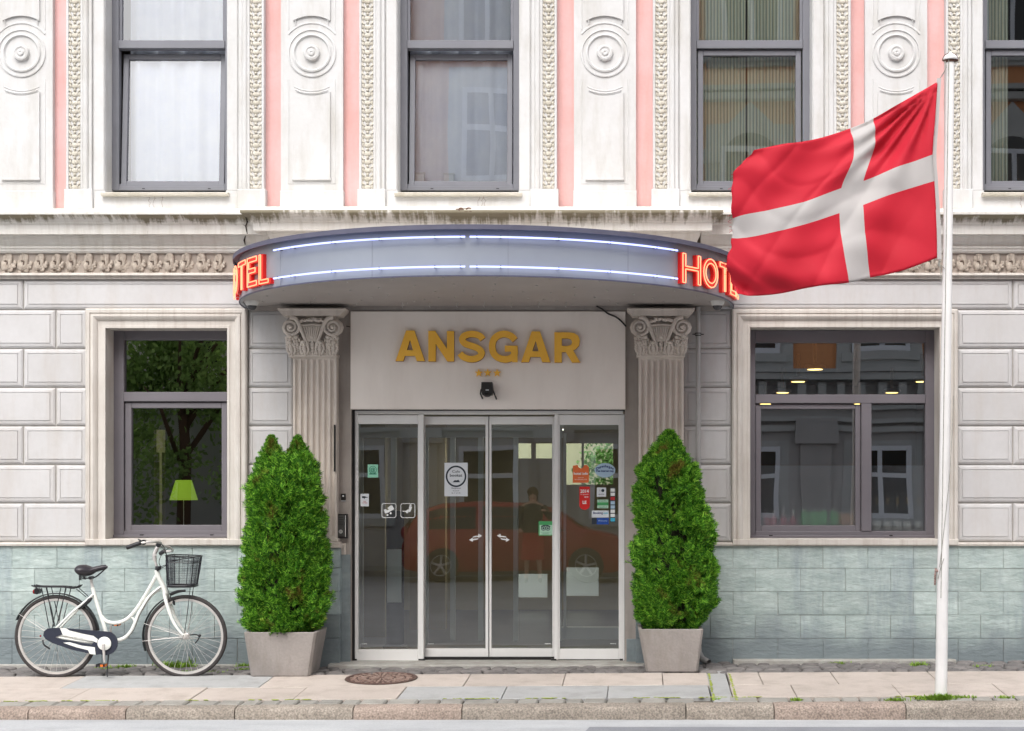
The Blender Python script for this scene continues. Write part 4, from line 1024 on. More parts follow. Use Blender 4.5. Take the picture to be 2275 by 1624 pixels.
for side in (-1, 1):
    a = 48.1 if side > 0 else -(48.1+sum(ws)+gp*4)
    for ch, wd_a in zip('HOTEL', ws):
        wd = R(wd_a)*CR; o_ = outlines(ch, wd)
        par = empty('neon_letter', (0,0,0)); par.parent = can; p0 = cp(a+wd_a/2, CR, LZ); par.location = Vector(p0)-wloc(can)
        tag(par, 'red neon letter '+ch+(' on the right flank' if side > 0 else ' on the left flank'))
        m_ = MB(); fl_ = [subdiv(l) for l in o_]; flat = [p for l in fl_ for p in l]; k = len(flat)
        # cut the face into narrow strips so that it follows the curve: dense points then tessellate
        tri = tessellate_polygon([[Vector((p[0], p[1], 0)) for p in l] for l in fl_])
        vv = [cp(a+math.degrees(p[0]/CR), CR+.030, LZ+p[1]) for p in flat]+[cp(a+math.degrees(p[0]/CR), CR-.001, LZ+p[1]) for p in flat]
        ff = [tuple(t) for t in tri]; b_ = 0
        for l in fl_:
            for i in range(len(l)): j = (i+1) % len(l); ff.append((b_+i, b_+j, k+b_+j, k+b_+i))
            b_ += len(l)
        m_.add(vv, ff); m_.build('channel', M_red_can, par)
        m_ = MB()
        for li, l in enumerate(o_):
            q = subdiv(inset(l, .009 if li == 0 else -.009), .02); m_.tube([cp(a+math.degrees(p[0]/CR), CR+.046, LZ+p[1]) for p in q], .0046, 6, closed=True)
        m_.build('tube', M_neon_r, par, smooth=True)
        a += wd_a+gp
# dome cameras under the canopy
M_dome = mat('dome_smoke', srgb(74,74,78), rough=.08); M_cam = mat('camera_white', srgb(222,220,216), rough=.45)
for (px_, lab) in ((559.5, 'white dome camera under the left end of the round canopy'), (1594, 'white dome camera under the right end of the round canopy')):
    x = X(px_, -.42); o = empty('dome_camera', (x, -.42, ZB), lab, 'security camera', 'dome cameras under the canopy')
    g = MB(); g.lathe((x, -.42, ZB+.012), [(.060,0),(.060,-.012),(.052,-.034),(.040,-.042)], 20); g.build('housing', M_cam, o, smooth=40)
    g = MB(); g.lathe((x, -.42, ZB-.028), [(.042,0),(.040,-.014),(.030,-.030),(.014,-.039),(.0,-.041)], 20); g.build('dome', M_dome, o, smooth=True)
# roof drain and downpipe on the right
dp = empty('downpipe', (X(1551,-.06), -.06, .05), 'slim pale downpipe right of the entrance running behind the clipped conifer', 'pipe')
g = MB(); x = X(1551, -.06); zt_ = ZB
g.tube([(x, -.06, zt_), (x, -.06, Z(1395,-.06)), (x, -.06, Z(1440,-.06))], .022, 12); g.tube([(x, -.06, Z(1437,-.06)), (x+.004, -.08, Z(1450,-.08)), (x+.03, -.13, Z(1463,-.1)), (x+.085, -.19, Z(1471,-.15))], .029, 12, cap=False); g.build('pipe', M_zinc, dp, smooth=40)
g = MB()
for py in (741, 1085): 
    g.tube([(x, -.06, Z(py)), (x, -.06, Z(py+2))], .028, 12); g.tube([(x, -.06, Z(py+5)), (x, -.06, Z(py+7))], .027, 12)
    g.tube([(x-.05, -.055, Z(py+3)), (x+.05, -.055, Z(py+3))], .005, 6)
for py in (1425, 1437, 1447): g.tube([(x, -.06, Z(py)), (x, -.06, Z(py+2))], .032, 12)
g.build('pipe_clip', M_black, dp)

# entry phone and bell button
ip = empty('door_phone', (X(760), -.02, Z(1197)), 'black door phone beside the left glass panel', 'intercom')
g = MB(); g.bbox(X(748.5,-.06), X(771.5,-.06), -.065, -.012, Z(1196,-.06), Z(1142,-.06), .006); g.build('housing', M_black, ip)
g = MB(); g.bbox(X(750.5,-.07), X(765,-.07), -.069, -.064, Z(1192,-.07), Z(1145,-.07), .002); g.build('front_plate', mat('phone_grey', srgb(74,74,72), srgb(66,66,64), scale=20, rough=.4), ip)
g = MB(); g.lathe((X(757,-.07), -.070, Z(1181,-.07)), [(.017,0),(.017,-.003),(.012,-.003),(.012,0)], 16, 'y'); g.box(X(766.5,-.07), X(768,-.07), -.067, -.06, Z(1193,-.07), Z(1145,-.07))
g.build('chrome_ring', M_alu, ip)
g = MB()
for i in range(4): g.box(X(752,-.07), X(763,-.07), -.0705, -.068, Z(1150+i*5,-.07), Z(1149+i*5,-.07))
g.build('speaker_slot', M_black, ip)
bb = empty('bell_button', (X(762), -.02, Z(1112)), 'small black bell button above the door phone', 'button')
g = MB(); g.bbox(X(757.5,-.03), X(767.5,-.03), -.032, -.012, Z(1111,-.03), Z(1097,-.03), .003); g.build('plate', M_black, bb)
g = MB(); g.ball((X(762.5,-.03), -.033, Z(1102,-.03)), .008, .006, .008, 10, 6); g.box(X(758,-.03), X(767,-.03), -.024, -.012, Z(1113.5,-.03), Z(1112,-.03)); g.build('push_knob', M_white_card, bb)
# ================================================================ BICYCLE
YB = -.77
def bp(zx, zy, dy=0):
    """point of the bicycle from a close-up of the photo; the bicycle leans a little on the wall"""
    px, py = 15.17+zx/4.371, 1167.8+zy/4.371
    return Vector((X(px, YB), YB+dy, Z(py, YB)))
U = 1/4.371*(CAMD+YB)/F      # one close-up pixel in metres
M_bw = mat('white_bike_enamel', srgb(232,234,228), srgb(226,228,222), scale=5, rough=.25)
M_tyre = mat('tyre_rubber', srgb(48,44,44), srgb(62,58,57), scale=30, rough=.8, bump=.3, bscale=90)
M_rim = mat('alloy_rim', srgb(214,210,206), srgb(196,192,188), scale=8, rough=.35, metal=.45)
M_blk = mat('black_bike_paint', srgb(28,28,31), srgb(38,38,42), scale=14, rough=.35)
M_navy = mat('navy_chain_guard', srgb(48,52,66), srgb(42,46,58), scale=6, rough=.3)
M_vinyl = mat('saddle_vinyl', srgb(38,34,40), srgb(46,42,48), scale=18, rough=.38)
M_refl = mat('orange_reflector', srgb(214,110,30), rough=.3); M_redl = mat('red_lens', srgb(150,32,30), rough=.25)
bike = empty('bicycle', (X(270, YB), YB, gz(X(270, YB), YB)), 'white step-through bicycle with black front basket leaning by the slate plinth', 'bicycle')
def wheel(c, r, front):
    w_ = empty('wheel', (0,0,0)); w_.parent = bike; w_.location = c-wloc(bike); tag(w_, 'front wheel' if front else 'rear wheel')
    m_ = MB(); n = 72
    def ring(rad, tr, fl=1.0, k=10, mi=None): m_.tube([(c.x+rad*math.cos(2*math.pi*i/n), c.y, c.z+rad*math.sin(2*math.pi*i/n)) for i in range(n)], tr, k, closed=True, flat=fl)
    ring(r-.017, .0175); m_.build('tyre', M_tyre, w_, smooth=True)
    m_ = MB(); prof = [(r-.030,-.011),(r-.049,-.011),(r-.052,0),(r-.049,.011),(r-.030,.011)]
    m_.lathe(c, [(a, b_) for a, b_ in prof], n, 'y'); m_.f = [f for f in m_.f if len(f) == 4]; m_.build('rim', M_rim, w_, smooth=40)
    m_ = MB(); ns = 36
    for i in range(ns):
        a = 2*math.pi*i/ns; off = (.5 if (i//2) % 2 else -.5); s_ = 1 if i % 2 else -1
        m_.tube([(c.x+.022*math.cos(a+off*2.6), c.y+s_*.026, c.z+.022*math.sin(a+off*2.6)), (c.x+(r-.05)*math.cos(a), c.y, c.z+(r-.05)*math.sin(a))], .0012, 4)
    m_.build('spokes', M_rim, w_)
    m_ = MB(); m_.lathe(c, [(.008,-.055),(.014,-.05),(.014,-.032),(.024,-.03),(.024,-.024),(.017,-.02),(.017,.02),(.024,.024),(.024,.03),(.012,.034),(.012,.055)], 16, 'y'); m_.build('hub', M_rim, w_, smooth=40)
    return w_
RC, FC = bp(480, 1080), bp(1738, 1070); WR = 403*U
RC.z = FC.z = (RC.z+FC.z)/2
gr_ = gz(RC.x, YB)
wheel(RC, WR, False); wheel(FC, WR, True)
def T(pts, r, m_, n=10, k=4, dy=0):
    q = smooth_pts([bp(a, b_, (c_[0] if c_ else 0)+dy) for a, b_, *c_ in pts], k) if len(pts) > 2 else [bp(a, b_, (c_[0] if c_ else 0)+dy) for a, b_, *c_ in pts]
    m_.tube(q, r, n)
m_ = MB()
T([(1452,430),(1475,500),(1505,560),(1533,625)], .021, m_)                                   # head tube
T([(1468,458),(1400,580),(1330,700),(1265,800),(1200,878),(1140,922),(1070,943),(1000,940),(950,915),(925,880)], .0155, m_)
T([(1515,588),(1440,640),(1375,705),(1315,800),(1275,870),(1240,960),(1205,1030),(1150,1085),(1090,1112),(990,1138)], .0165, m_)
T([(832,600),(850,670),(880,770),(915,880),(950,990),(985,1130)], .0165, m_)                 # seat tube
T([(1330,692),(1352,706)], .010, m_); T([(1185,890),(1215,892),(1235,915),(1240,945)], .008, m_)
for s_ in (-1, 1):
    T([(846,665,s_*.018),(790,720,s_*.035),(640,850,s_*.055),(462,1035,s_*.062),(456,1060,s_*.062)], .0095, m_)
    T([(456,1060,s_*.062),(620,1095,s_*.058),(820,1128,s_*.045),(960,1140,s_*.03)], .0105, m_)
m_.lathe(bp(985,1138), [(.026,-.036),(.026,.036)], 18, 'y')
m_.build('frame', M_bw, bike, smooth=50)
m_ = MB()
T([(1528,618,0),(1545,668,0)], .022, m_)
for s_ in (-1, 1): T([(1540,650,s_*.030),(1560,730,s_*.045),(1590,820,s_*.05),(1625,910,s_*.053),(1668,985,s_*.055),(1730,1060,s_*.055)], [.0155]*4+[.0155]*6+[.013]*6+[.0105]*5, m_)
m_.build('fork', M_bw, bike, smooth=50)
m_ = MB()
T([(1462,430),(1440,330)], .011, m_); T([(1440,340),(1432,290),(1445,250),(1468,205),(1490,185)], .017, m_)
m_.lathe(bp(1450, 283, -.015), [(.010,-.006),(.010,.003)], 12, 'y'); m_.build('stem', M_rim, bike, smooth=50)
m_ = MB(); m_.lathe(bp(1470, 425), [(.026,-.0),(.026,.02),(.022,.028)], 18, 'z'); m_.tube([bp(1462,410), bp(1478,436)], .024, 14); m_.tube([bp(1518,638,0), bp(1552,628,0)], .005, 6); m_.build('headset', M_blk, bike, smooth=50)
m_ = MB()   # swept-back bar: comes forward from the clamp and returns to both grips
for s_ in (-1, 1):
    if s_ < 0: pts = [(1490,185,-.02),(1530,165,-.10),(1525,150,-.20),(1470,150,-.27),(1400,158,-.29),(1300,190,-.30)]
    else: pts = [(1490,185,.02),(1545,215,.10),(1550,250,.19),(1500,262,.25),(1430,265,.28),(1390,288,.29)]
    T(pts, .0105, m_)
m_.build('handlebar', M_rim, bike, smooth=50)
for s_, pts in ((-1, [(1405,155,-.29),(1350,172,-.295),(1268,203,-.30)]), (1, [(1445,258,.28),(1420,270,.285),(1390,290,.29)])):
    m_ = MB(); T(pts, [.015]+[.018]*7+[.016], m_); m_.build('grip', M_blk, bike, smooth=50)
m_ = MB(); T([(1455,150,-.27),(1410,140,-.29),(1385,122,-.31),(1402,128,-.33)], .006, m_); m_.lathe(bp(1425,150,-.28), [(.022,-.01),(.022,.014)], 12, 'y'); m_.lathe(bp(1505,182,-.1), [(.018,-.01),(.022,.0),(.010,.016)], 14, 'y'); m_.build('brake_lever', M_blk, bike, smooth=50)
m_ = MB()
T([(1470,140,-.2),(1530,165,-.12),(1570,230,-.1),(1572,330,-.05),(1545,390,-.03),(1490,415,-.02)], .003, m_, 5)
T([(1545,215,.1),(1500,280,.02),(1478,350,0),(1500,395,-.01),(1550,385,-.02),(1560,480,-.03),(1568,600,-.03),(1600,690,-.02)], .003, m_, 5)
T([(1420,150,-.25),(1500,150,-.2),(1585,250,-.14),(1570,420,-.06),(1560,560,-.03)], .0025, m_, 5)
T([(1505,600),(1460,630),(1400,690),(1330,800),(1290,880),(1265,950),(1240,1010),(1180,1090)], .0025, m_, 5, dy=-.02)
m_.build('cable', M_blk, bike)
# saddle
m_ = MB(); vs = []; n = 14; st = []
for zx, top, bot, hw in ((680,410,430,.045),(690,388,462,.088),(715,378,484,.105),(760,378,492,.100),(800,390,490,.075),(830,404,476,.055),(870,392,452,.040),(920,382,436,.030),(960,380,425,.024),(978,392,412,.012)):
    st.append((zx, top, bot, hw))
for zx, top, bot, hw in st:
    for j in range(n):
        q = 2*math.pi*j/n; zc = (top+bot)/2; hh = (bot-top)/2
        v = bp(zx, zc-math.sin(q)*hh); v.y += math.cos(q)*hw; vs.append(v)
fs = [(i*n+j, i*n+(j+1)%n, (i+1)*n+(j+1)%n, (i+1)*n+j) for i in range(len(st)-1) for j in range(n)]
fs += [tuple(range(n)), tuple((len(st)-1)*n+j for j in range(n-1,-1,-1))]
m_.add(vs, fs); m_.build('saddle', M_vinyl, bike, smooth=True)
m_ = MB()
for s_ in (-1, 1):
    T([(735,515,s_*.045),(800,508,s_*.03),(860,500,s_*.02),(950,425,s_*.012)], .0035, m_, 6)
    cc = bp(740, 500, s_*.05); m_.tube([(cc.x+.017*math.cos(t*.7), cc.y+.017*math.sin(t*.7), cc.z+.018-.0011*t) for t in range(36)], .0028, 5)
m_.lathe(bp(820,505), [(.014,-.04),(.014,.04)], 12, 'y'); m_.build('saddle_spring', M_blk, bike, smooth=50)
m_ = MB(); T([(815,500),(833,610)], .0125, m_); m_.build('seat_post', M_rim, bike, smooth=50)
# mudguards
def guard(c, r, a0, a1, name):
    m_ = MB(); n = 40; k = 6; vs = []
    for i in range(n+1):
        a = R(a0+(a1-a0)*i/n)
        for j in range(k+1):
            t = -1+2*j/k; rr = r+.006*(1-t*t); vs.append((c.x+rr*math.cos(a), c.y+t*.026, c.z+rr*math.sin(a)))
    for i in range(n+1):
        a = R(a0+(a1-a0)*i/n)
        for j in range(k+1):
            t = -1+2*j/k; rr = r+.006*(1-t*t)-.003; vs.append((c.x+rr*math.cos(a), c.y+t*.026, c.z+rr*math.sin(a)))
    o_ = (n+1)*(k+1); fs = []
    for i in range(n):
        for j in range(k):
            a_ = i*(k+1)+j; fs.append((a_, a_+1, a_+k+2, a_+k+1)); fs.append((o_+a_, o_+a_+k+1, o_+a_+k+2, o_+a_+1))
        for j in (0, k): a_ = i*(k+1)+j; fs.append((a_, a_+k+1, o_+a_+k+1, o_+a_))
    m_.add(vs, fs)
    m_.build(name, M_blk, bike, smooth=50)
guard(RC, WR+.012, 8, 158, 'rear_mudguard'); guard(FC, WR+.012, 118, 200, 'front_mudguard')
m_ = MB()
for c, a in ((RC, 148), (FC, 162), (FC, 186)):
    for s_ in (-1, 1): m_.tube([(c.x, c.y+s_*.045, c.z), (c.x+(WR+.012)*math.cos(R(a)), c.y+s_*.026, c.z+(WR+.012)*math.sin(R(a)))], .002, 5)
m_.build('mudguard_stay', M_rim, bike)
# rear carrier, lamp, spring clip
m_ = MB()
for s_ in (-1, 0, 1): T([(262,578,s_*.05),(330,590,s_*.06),(560,592,s_*.06),(670,604,s_*.05),(720,576,s_*.03)], .0055, m_, 6)
for zx in (300,360,420,480,545,600,650): m_.tube([bp(zx,592,-.06), bp(zx,592,.06)], .004, 5)
for s_ in (-1, 1):
    T([(362,600,s_*.06),(440,985,s_*.07)], .004, m_, 6); T([(408,600,s_*.06),(486,975,s_*.07)], .004, m_, 6)
    T([(548,600,s_*.06),(466,1000,s_*.07)], .004, m_, 6); T([(600,604,s_*.06),(512,960,s_*.07)], .004, m_, 6); T([(690,612,s_*.04),(780,690,s_*.03)], .0035, m_, 6)
m_.tube([bp(285,590), bp(285,640)], .006, 6)
m_.build('carrier', M_blk, bike, smooth=50)
m_ = MB(); m_.lathe(bp(302,636), [(.022,-.03),(.024,.03)], 16, 'y'); c = bp(290,636); m_.ball(c, .024, .03, .028, 12, 8); o = m_.build('rear_lamp', M_blk, bike, smooth=50)
m_ = MB(); m_.ball(bp(270,640,-.004), .014, .024, .02, 10, 6); m_.build('red_lens', M_redl, o, smooth=True)
m_ = MB(); T([(700,800,-.03),(760,765,-.03),(835,700,-.03)], [.010,.016,.016,.016,.018,.018,.018,.016,.010], m_, 8); m_.build('ring_lock', M_blk, bike, smooth=50)
# chain guard: navy outer shape with white insert
def poly(pts, m_, y0, y1, mi=0): m_.prism([[(bp(a, b_).x, bp(a, b_).z) for a, b_ in l] for l in pts], YB+y0, YB+y1, mi)
m_ = MB()
big = [(985+118*math.cos(R(t)), 1132-118*math.sin(R(t))) for t in range(-115, 76, 14)]
outer = [(385,1060),(392,1020),(425,992),(480,985),(560,985),(700,996),(860,1010)]+big[::-1]+[(900,1246),(840,1236),(640,1190),(470,1130),(410,1095)]
slot = [(500,1075),(560,1052),(640,1062),(740,1075),(860,1090),(878,1120),(850,1150),(700,1120),(560,1098)]
poly([outer, slot], m_, -.078, -.062); m_.build('chain_guard', M_navy, bike)
m_ = MB(); poly([[(548,986),(608,988),(640,1010),(760,1040),(870,1062),(915,1095),(905,1128),(865,1112),(760,1082),(640,1066),(575,1052)]], m_, -.081, -.0785)
poly([[(580,1128),(640,1122),(760,1156),(885,1172),(892,1243),(835,1236),(820,1200),(700,1170)]], m_, -.081, -.0785); m_.build('guard_insert', M_bw, bike)
m_ = MB(); m_.lathe(bp(980,1135,-.07), [(.056,-.014),(.056,-.022),(.050,-.026),(.020,-.028),(.0,-.03)], 28, 'y'); m_.build('chainring_disc', M_bw, bike, smooth=40)
m_ = MB(); T([(975,1140,-.102),(988,1316,-.108)], [.012,.009], m_, 10); m_.build('crank', M_rim, bike, smooth=50); m_ = MB(); T([(985,1135,.05),(985,960,.07)], [.011,.009], m_, 8); m_.build('crank', M_rim, bike, smooth=50)
for (a, b_, dy) in ((975, 1335, -.15), (1010, 970, .12)):
    m_ = MB(); p = bp(a, b_, dy); s_ = 1
    for q in (-.032, .026): m_.box(p.x+q, p.x+q+.008, p.y-.045, p.y+.045, p.z-.012, p.z+.012)
    m_.box(p.x-.032, p.x+.034, p.y-.045, p.y-.038, p.z-.008, p.z+.008); m_.box(p.x-.032, p.x+.034, p.y+.038, p.y+.045, p.z-.008, p.z+.008); m_.tube([(p.x, p.y-.04, p.z), (p.x, p.y+.045, p.z)], .009, 8)
    m_.box(p.x+.034, p.x+.0375, p.y-.03, p.y+.03, p.z-.010, p.z+.010, 1); m_.box(p.x+.004, p.x+.028, p.y-.0475, p.y-.0452, p.z-.009, p.z+.009, 1)
    m_.build('pedal', [M_blk, M_refl], bike)
m_ = MB(); T([(1005,1200,-.03),(1000,1330,-.06),(1012,1405,-.10),(1022,1450,-.12)], .0065, m_, 8); m_.build('kickstand', M_blk, bike, smooth=50)
m_ = MB(); T([(370,1105,-.05),(385,1150,-.06),(440,1190,-.05)], .007, m_, 8); m_.build('derailleur', M_blk, bike, smooth=50)
m_ = MB(); m_.ball(bp(352,1065,-.06), .008, .012, .008, 8, 5); m_.build('axle_cap', M_redl, bike, smooth=True)
m_ = MB(); T([(1780,1060,-.02),(1850,1055,-.03),(1875,1085,-.03),(1835,1140,-.02)], .005, m_, 6); m_.ball(bp(1880,1065,-.03), .014, .014, .014, 8, 5); m_.ball(bp(1630,745,-.03), .011, .02, .02, 8, 5); T([(1590,690,-.02),(1625,720,-.03),(1640,770,-.03)], .006, m_, 6); m_.build('brake_caliper', M_blk, bike, smooth=50)
m_ = MB(); T([(1590,668,0),(1660,640,.0),(1735,632,0)], [.014,.014,.014,.013,.013,.012,.011,.011,.010], m_, 8); m_.build('front_bracket', M_blk, bike, smooth=50)
# wire basket
bk = empty('basket', (0,0,0)); bk.parent = bike; bk.location = bp(1715, 590)-wloc(bike)
def rim_pts(zy, a, b_, hw, n=32, tilt=0):
    cx_ = (a+b_)/2; out = []
    for i in range(n):
        q = 2*math.pi*i/n; e = .55
        ux = math.copysign(abs(math.cos(q))**e, math.cos(q)); uy = math.copysign(abs(math.sin(q))**e, math.sin(q))
        p = bp(cx_+ux*(b_-a)/2, zy-ux*tilt); p.y += uy*hw; out.append(p)
    return out
m_ = MB(); top = rim_pts(292, 1562, 1880, .145, 32, -6); bot = rim_pts(588, 1578, 1838, .115, 32)
m_.tube(top, .005, 6, closed=True); m_.tube(bot, .006, 6, closed=True); m_.tube([t+(b_-t)*.2 for t, b_ in zip(top, bot)], .003, 5, closed=True)
m_.tube([t+(b_-t)*.96 for t, b_ in zip(top, bot)], .006, 5, closed=True)
for i in (0, 4, 8, 12, 16, 20, 24, 28): m_.tube([top[i], bot[i]], .003, 5)
m_.tube([top[20], top[20]+(top[28]-top[20])*.5+Vector((0,0,-.012)), top[28]], .003, 5); m_.tube([top[18]+Vector((0,0,-.05)), top[30]+Vector((0,0,-.002))], .004, 5)
m_.build('rim', M_blk, bk)
m_ = MB(); nn = 112; T_ = rim_pts(292, 1562, 1880, .145, nn, -6); B_ = rim_pts(588, 1578, 1838, .115, nn)
for i in range(nn): m_.tube([T_[i], B_[i]], .0011, 3, cap=False)
for k in range(1, 18):
    t = k/18; m_.tube([a+(b_-a)*t for a, b_ in zip(top, bot)], .0011, 3, closed=True)
for k in range(-9, 10): p = bp(1708+k*13.5, 588); m_.tube([p+Vector((0,-.113,0)), p+Vector((0,.113,0))], .0012, 3)
for k in range(-8, 9): m_.tube([bp(1580,588,k*.0135), bp(1836,588,k*.0135)], .0012, 3)
m_.build('mesh_wall', mat('basket_wire', srgb(50,50,60), rough=.5), bk)
m_ = MB()
for s_ in (-1, 1):
    T([(1796,596,s_*.05),(1775,800,s_*.055),(1745,1035,s_*.06)], .003, m_, 5)
T([(1548,330,-.01),(1556,480,-.01),(1580,600,-.01)], .004, m_, 5)
m_.build('basket_stay', M_blk, bike)

# ================================================================ PLANTERS AND CONIFERS
def thuja_mat():
    m = bpy.data.materials.new('thuja_foliage'); m.use_nodes = True; n = m.node_tree.nodes; l = m.node_tree.links; p = n['Principled BSDF']
    p.inputs['Roughness'].default_value = .6; p.inputs['Specular IOR Level'].default_value = .25
    geo = n.new('ShaderNodeNewGeometry'); cr = n.new('ShaderNodeValToRGB'); l.new(geo.outputs['Random Per Island'], cr.inputs[0])
    e = cr.color_ramp.elements; e[0].position = 0; e[0].color = srgb(40,80,24); e[1].position = 1; e[1].color = srgb(164,210,74)
    for pos, c in ((.3, srgb(62,116,32)), (.65, srgb(98,158,46)), (.9, srgb(142,200,64))): k = cr.color_ramp.elements.new(pos); k.color = c
    nz = n.new('ShaderNodeTexNoise'); nz.inputs['Scale'].default_value = 5; nz.inputs['Detail'].default_value = 4; l.new(geo.outputs['Position'], nz.inputs[0])
    mr = n.new('ShaderNodeMapRange'); mr.inputs[1].default_value = .61; mr.inputs[2].default_value = .70; mr.inputs[4].default_value = .7; l.new(nz.outputs[0], mr.inputs[0])
    mx = n.new('ShaderNodeMix'); mx.data_type = 'RGBA'; l.new(mr.outputs[0], mx.inputs[0]); l.new(cr.outputs[0], mx.inputs[6]); mx.inputs[7].default_value = srgb(128,92,50)
    l.new(mx.outputs[2], p.inputs['Base Color'])
    tr = n.new('ShaderNodeBsdfTranslucent'); l.new(mx.outputs[2], tr.inputs[0]); ms = n.new('ShaderNodeMixShader'); ms.inputs[0].default_value = .3
    l.new(p.outputs[0], ms.inputs[1]); l.new(tr.outputs[0], ms.inputs[2]); l.new(ms.outputs[0], n['Material Output'].inputs[0]); return m
M_thuja = thuja_mat()
M_bark = mat('bark', srgb(96,70,50), srgb(70,52,38), scale=30, rough=.9, bump=.8, bscale=60)
M_core = mat('inner_shade', srgb(40,38,20), srgb(26,32,12), scale=26, rough=1, bump=1, bscale=50)  # solid filler against see-through, coloured dark as the shade inside the shrub
def pot(pa, pb, qa, qb, top, bot, yc, label, dep):
    yf = yc-dep/2
    x0, x1 = X(pa, yf-.03), X(pb, yf-.03); u0, u1 = X(qa, yf), X(qb, yf); z1, z0 = Z(top, yf-.03), Z(bot, yf)
    o = empty('planter', ((x0+x1)/2, yc, z0), label, 'planter')
    cx_, hx, hb, c2 = (x0+x1)/2, (x1-x0)/2, (u1-u0)/2, (u0+u1)/2; hy, hyb = dep/2+.03, dep/2
    def ring(cx, h, k, z, ch=.035): return [(cx-h+ch,yc-k,z),(cx+h-ch,yc-k,z),(cx+h,yc-k+ch,z),(cx+h,yc+k-ch,z),(cx+h-ch,yc+k,z),(cx-h+ch,yc+k,z),(cx-h,yc+k-ch,z),(cx-h,yc-k+ch,z)]
    R_ = [ring(c2, hb-.006, hyb-.006, z0, .02), ring(c2, hb, hyb, z0+.01, .02), ring(cx_, hx, hy, z1-.006, .02), ring(cx_, hx-.004, hy-.004, z1, .018), ring(cx_, hx-.028, hy-.028, z1, .012), ring(cx_, hx-.034, hy-.034, z1-.05, .01)]
    m_ = MB(); vs = [p for r_ in R_ for p in r_]; fs = [tuple(range(7,-1,-1))]
    for i in range(5):
        for k in range(8): fs.append((i*8+k, i*8+(k+1)%8, (i+1)*8+(k+1)%8, (i+1)*8+k))
    m_.add(vs, fs); m_.build('pot', M_pot, o)
    m_ = MB(); r_ = ring(cx_, hx-.03, hy-.03, z1-.03, .01); m_.add(r_, [tuple(range(8))]); m_.build('soil', M_soil, o)
    return cx_, z1
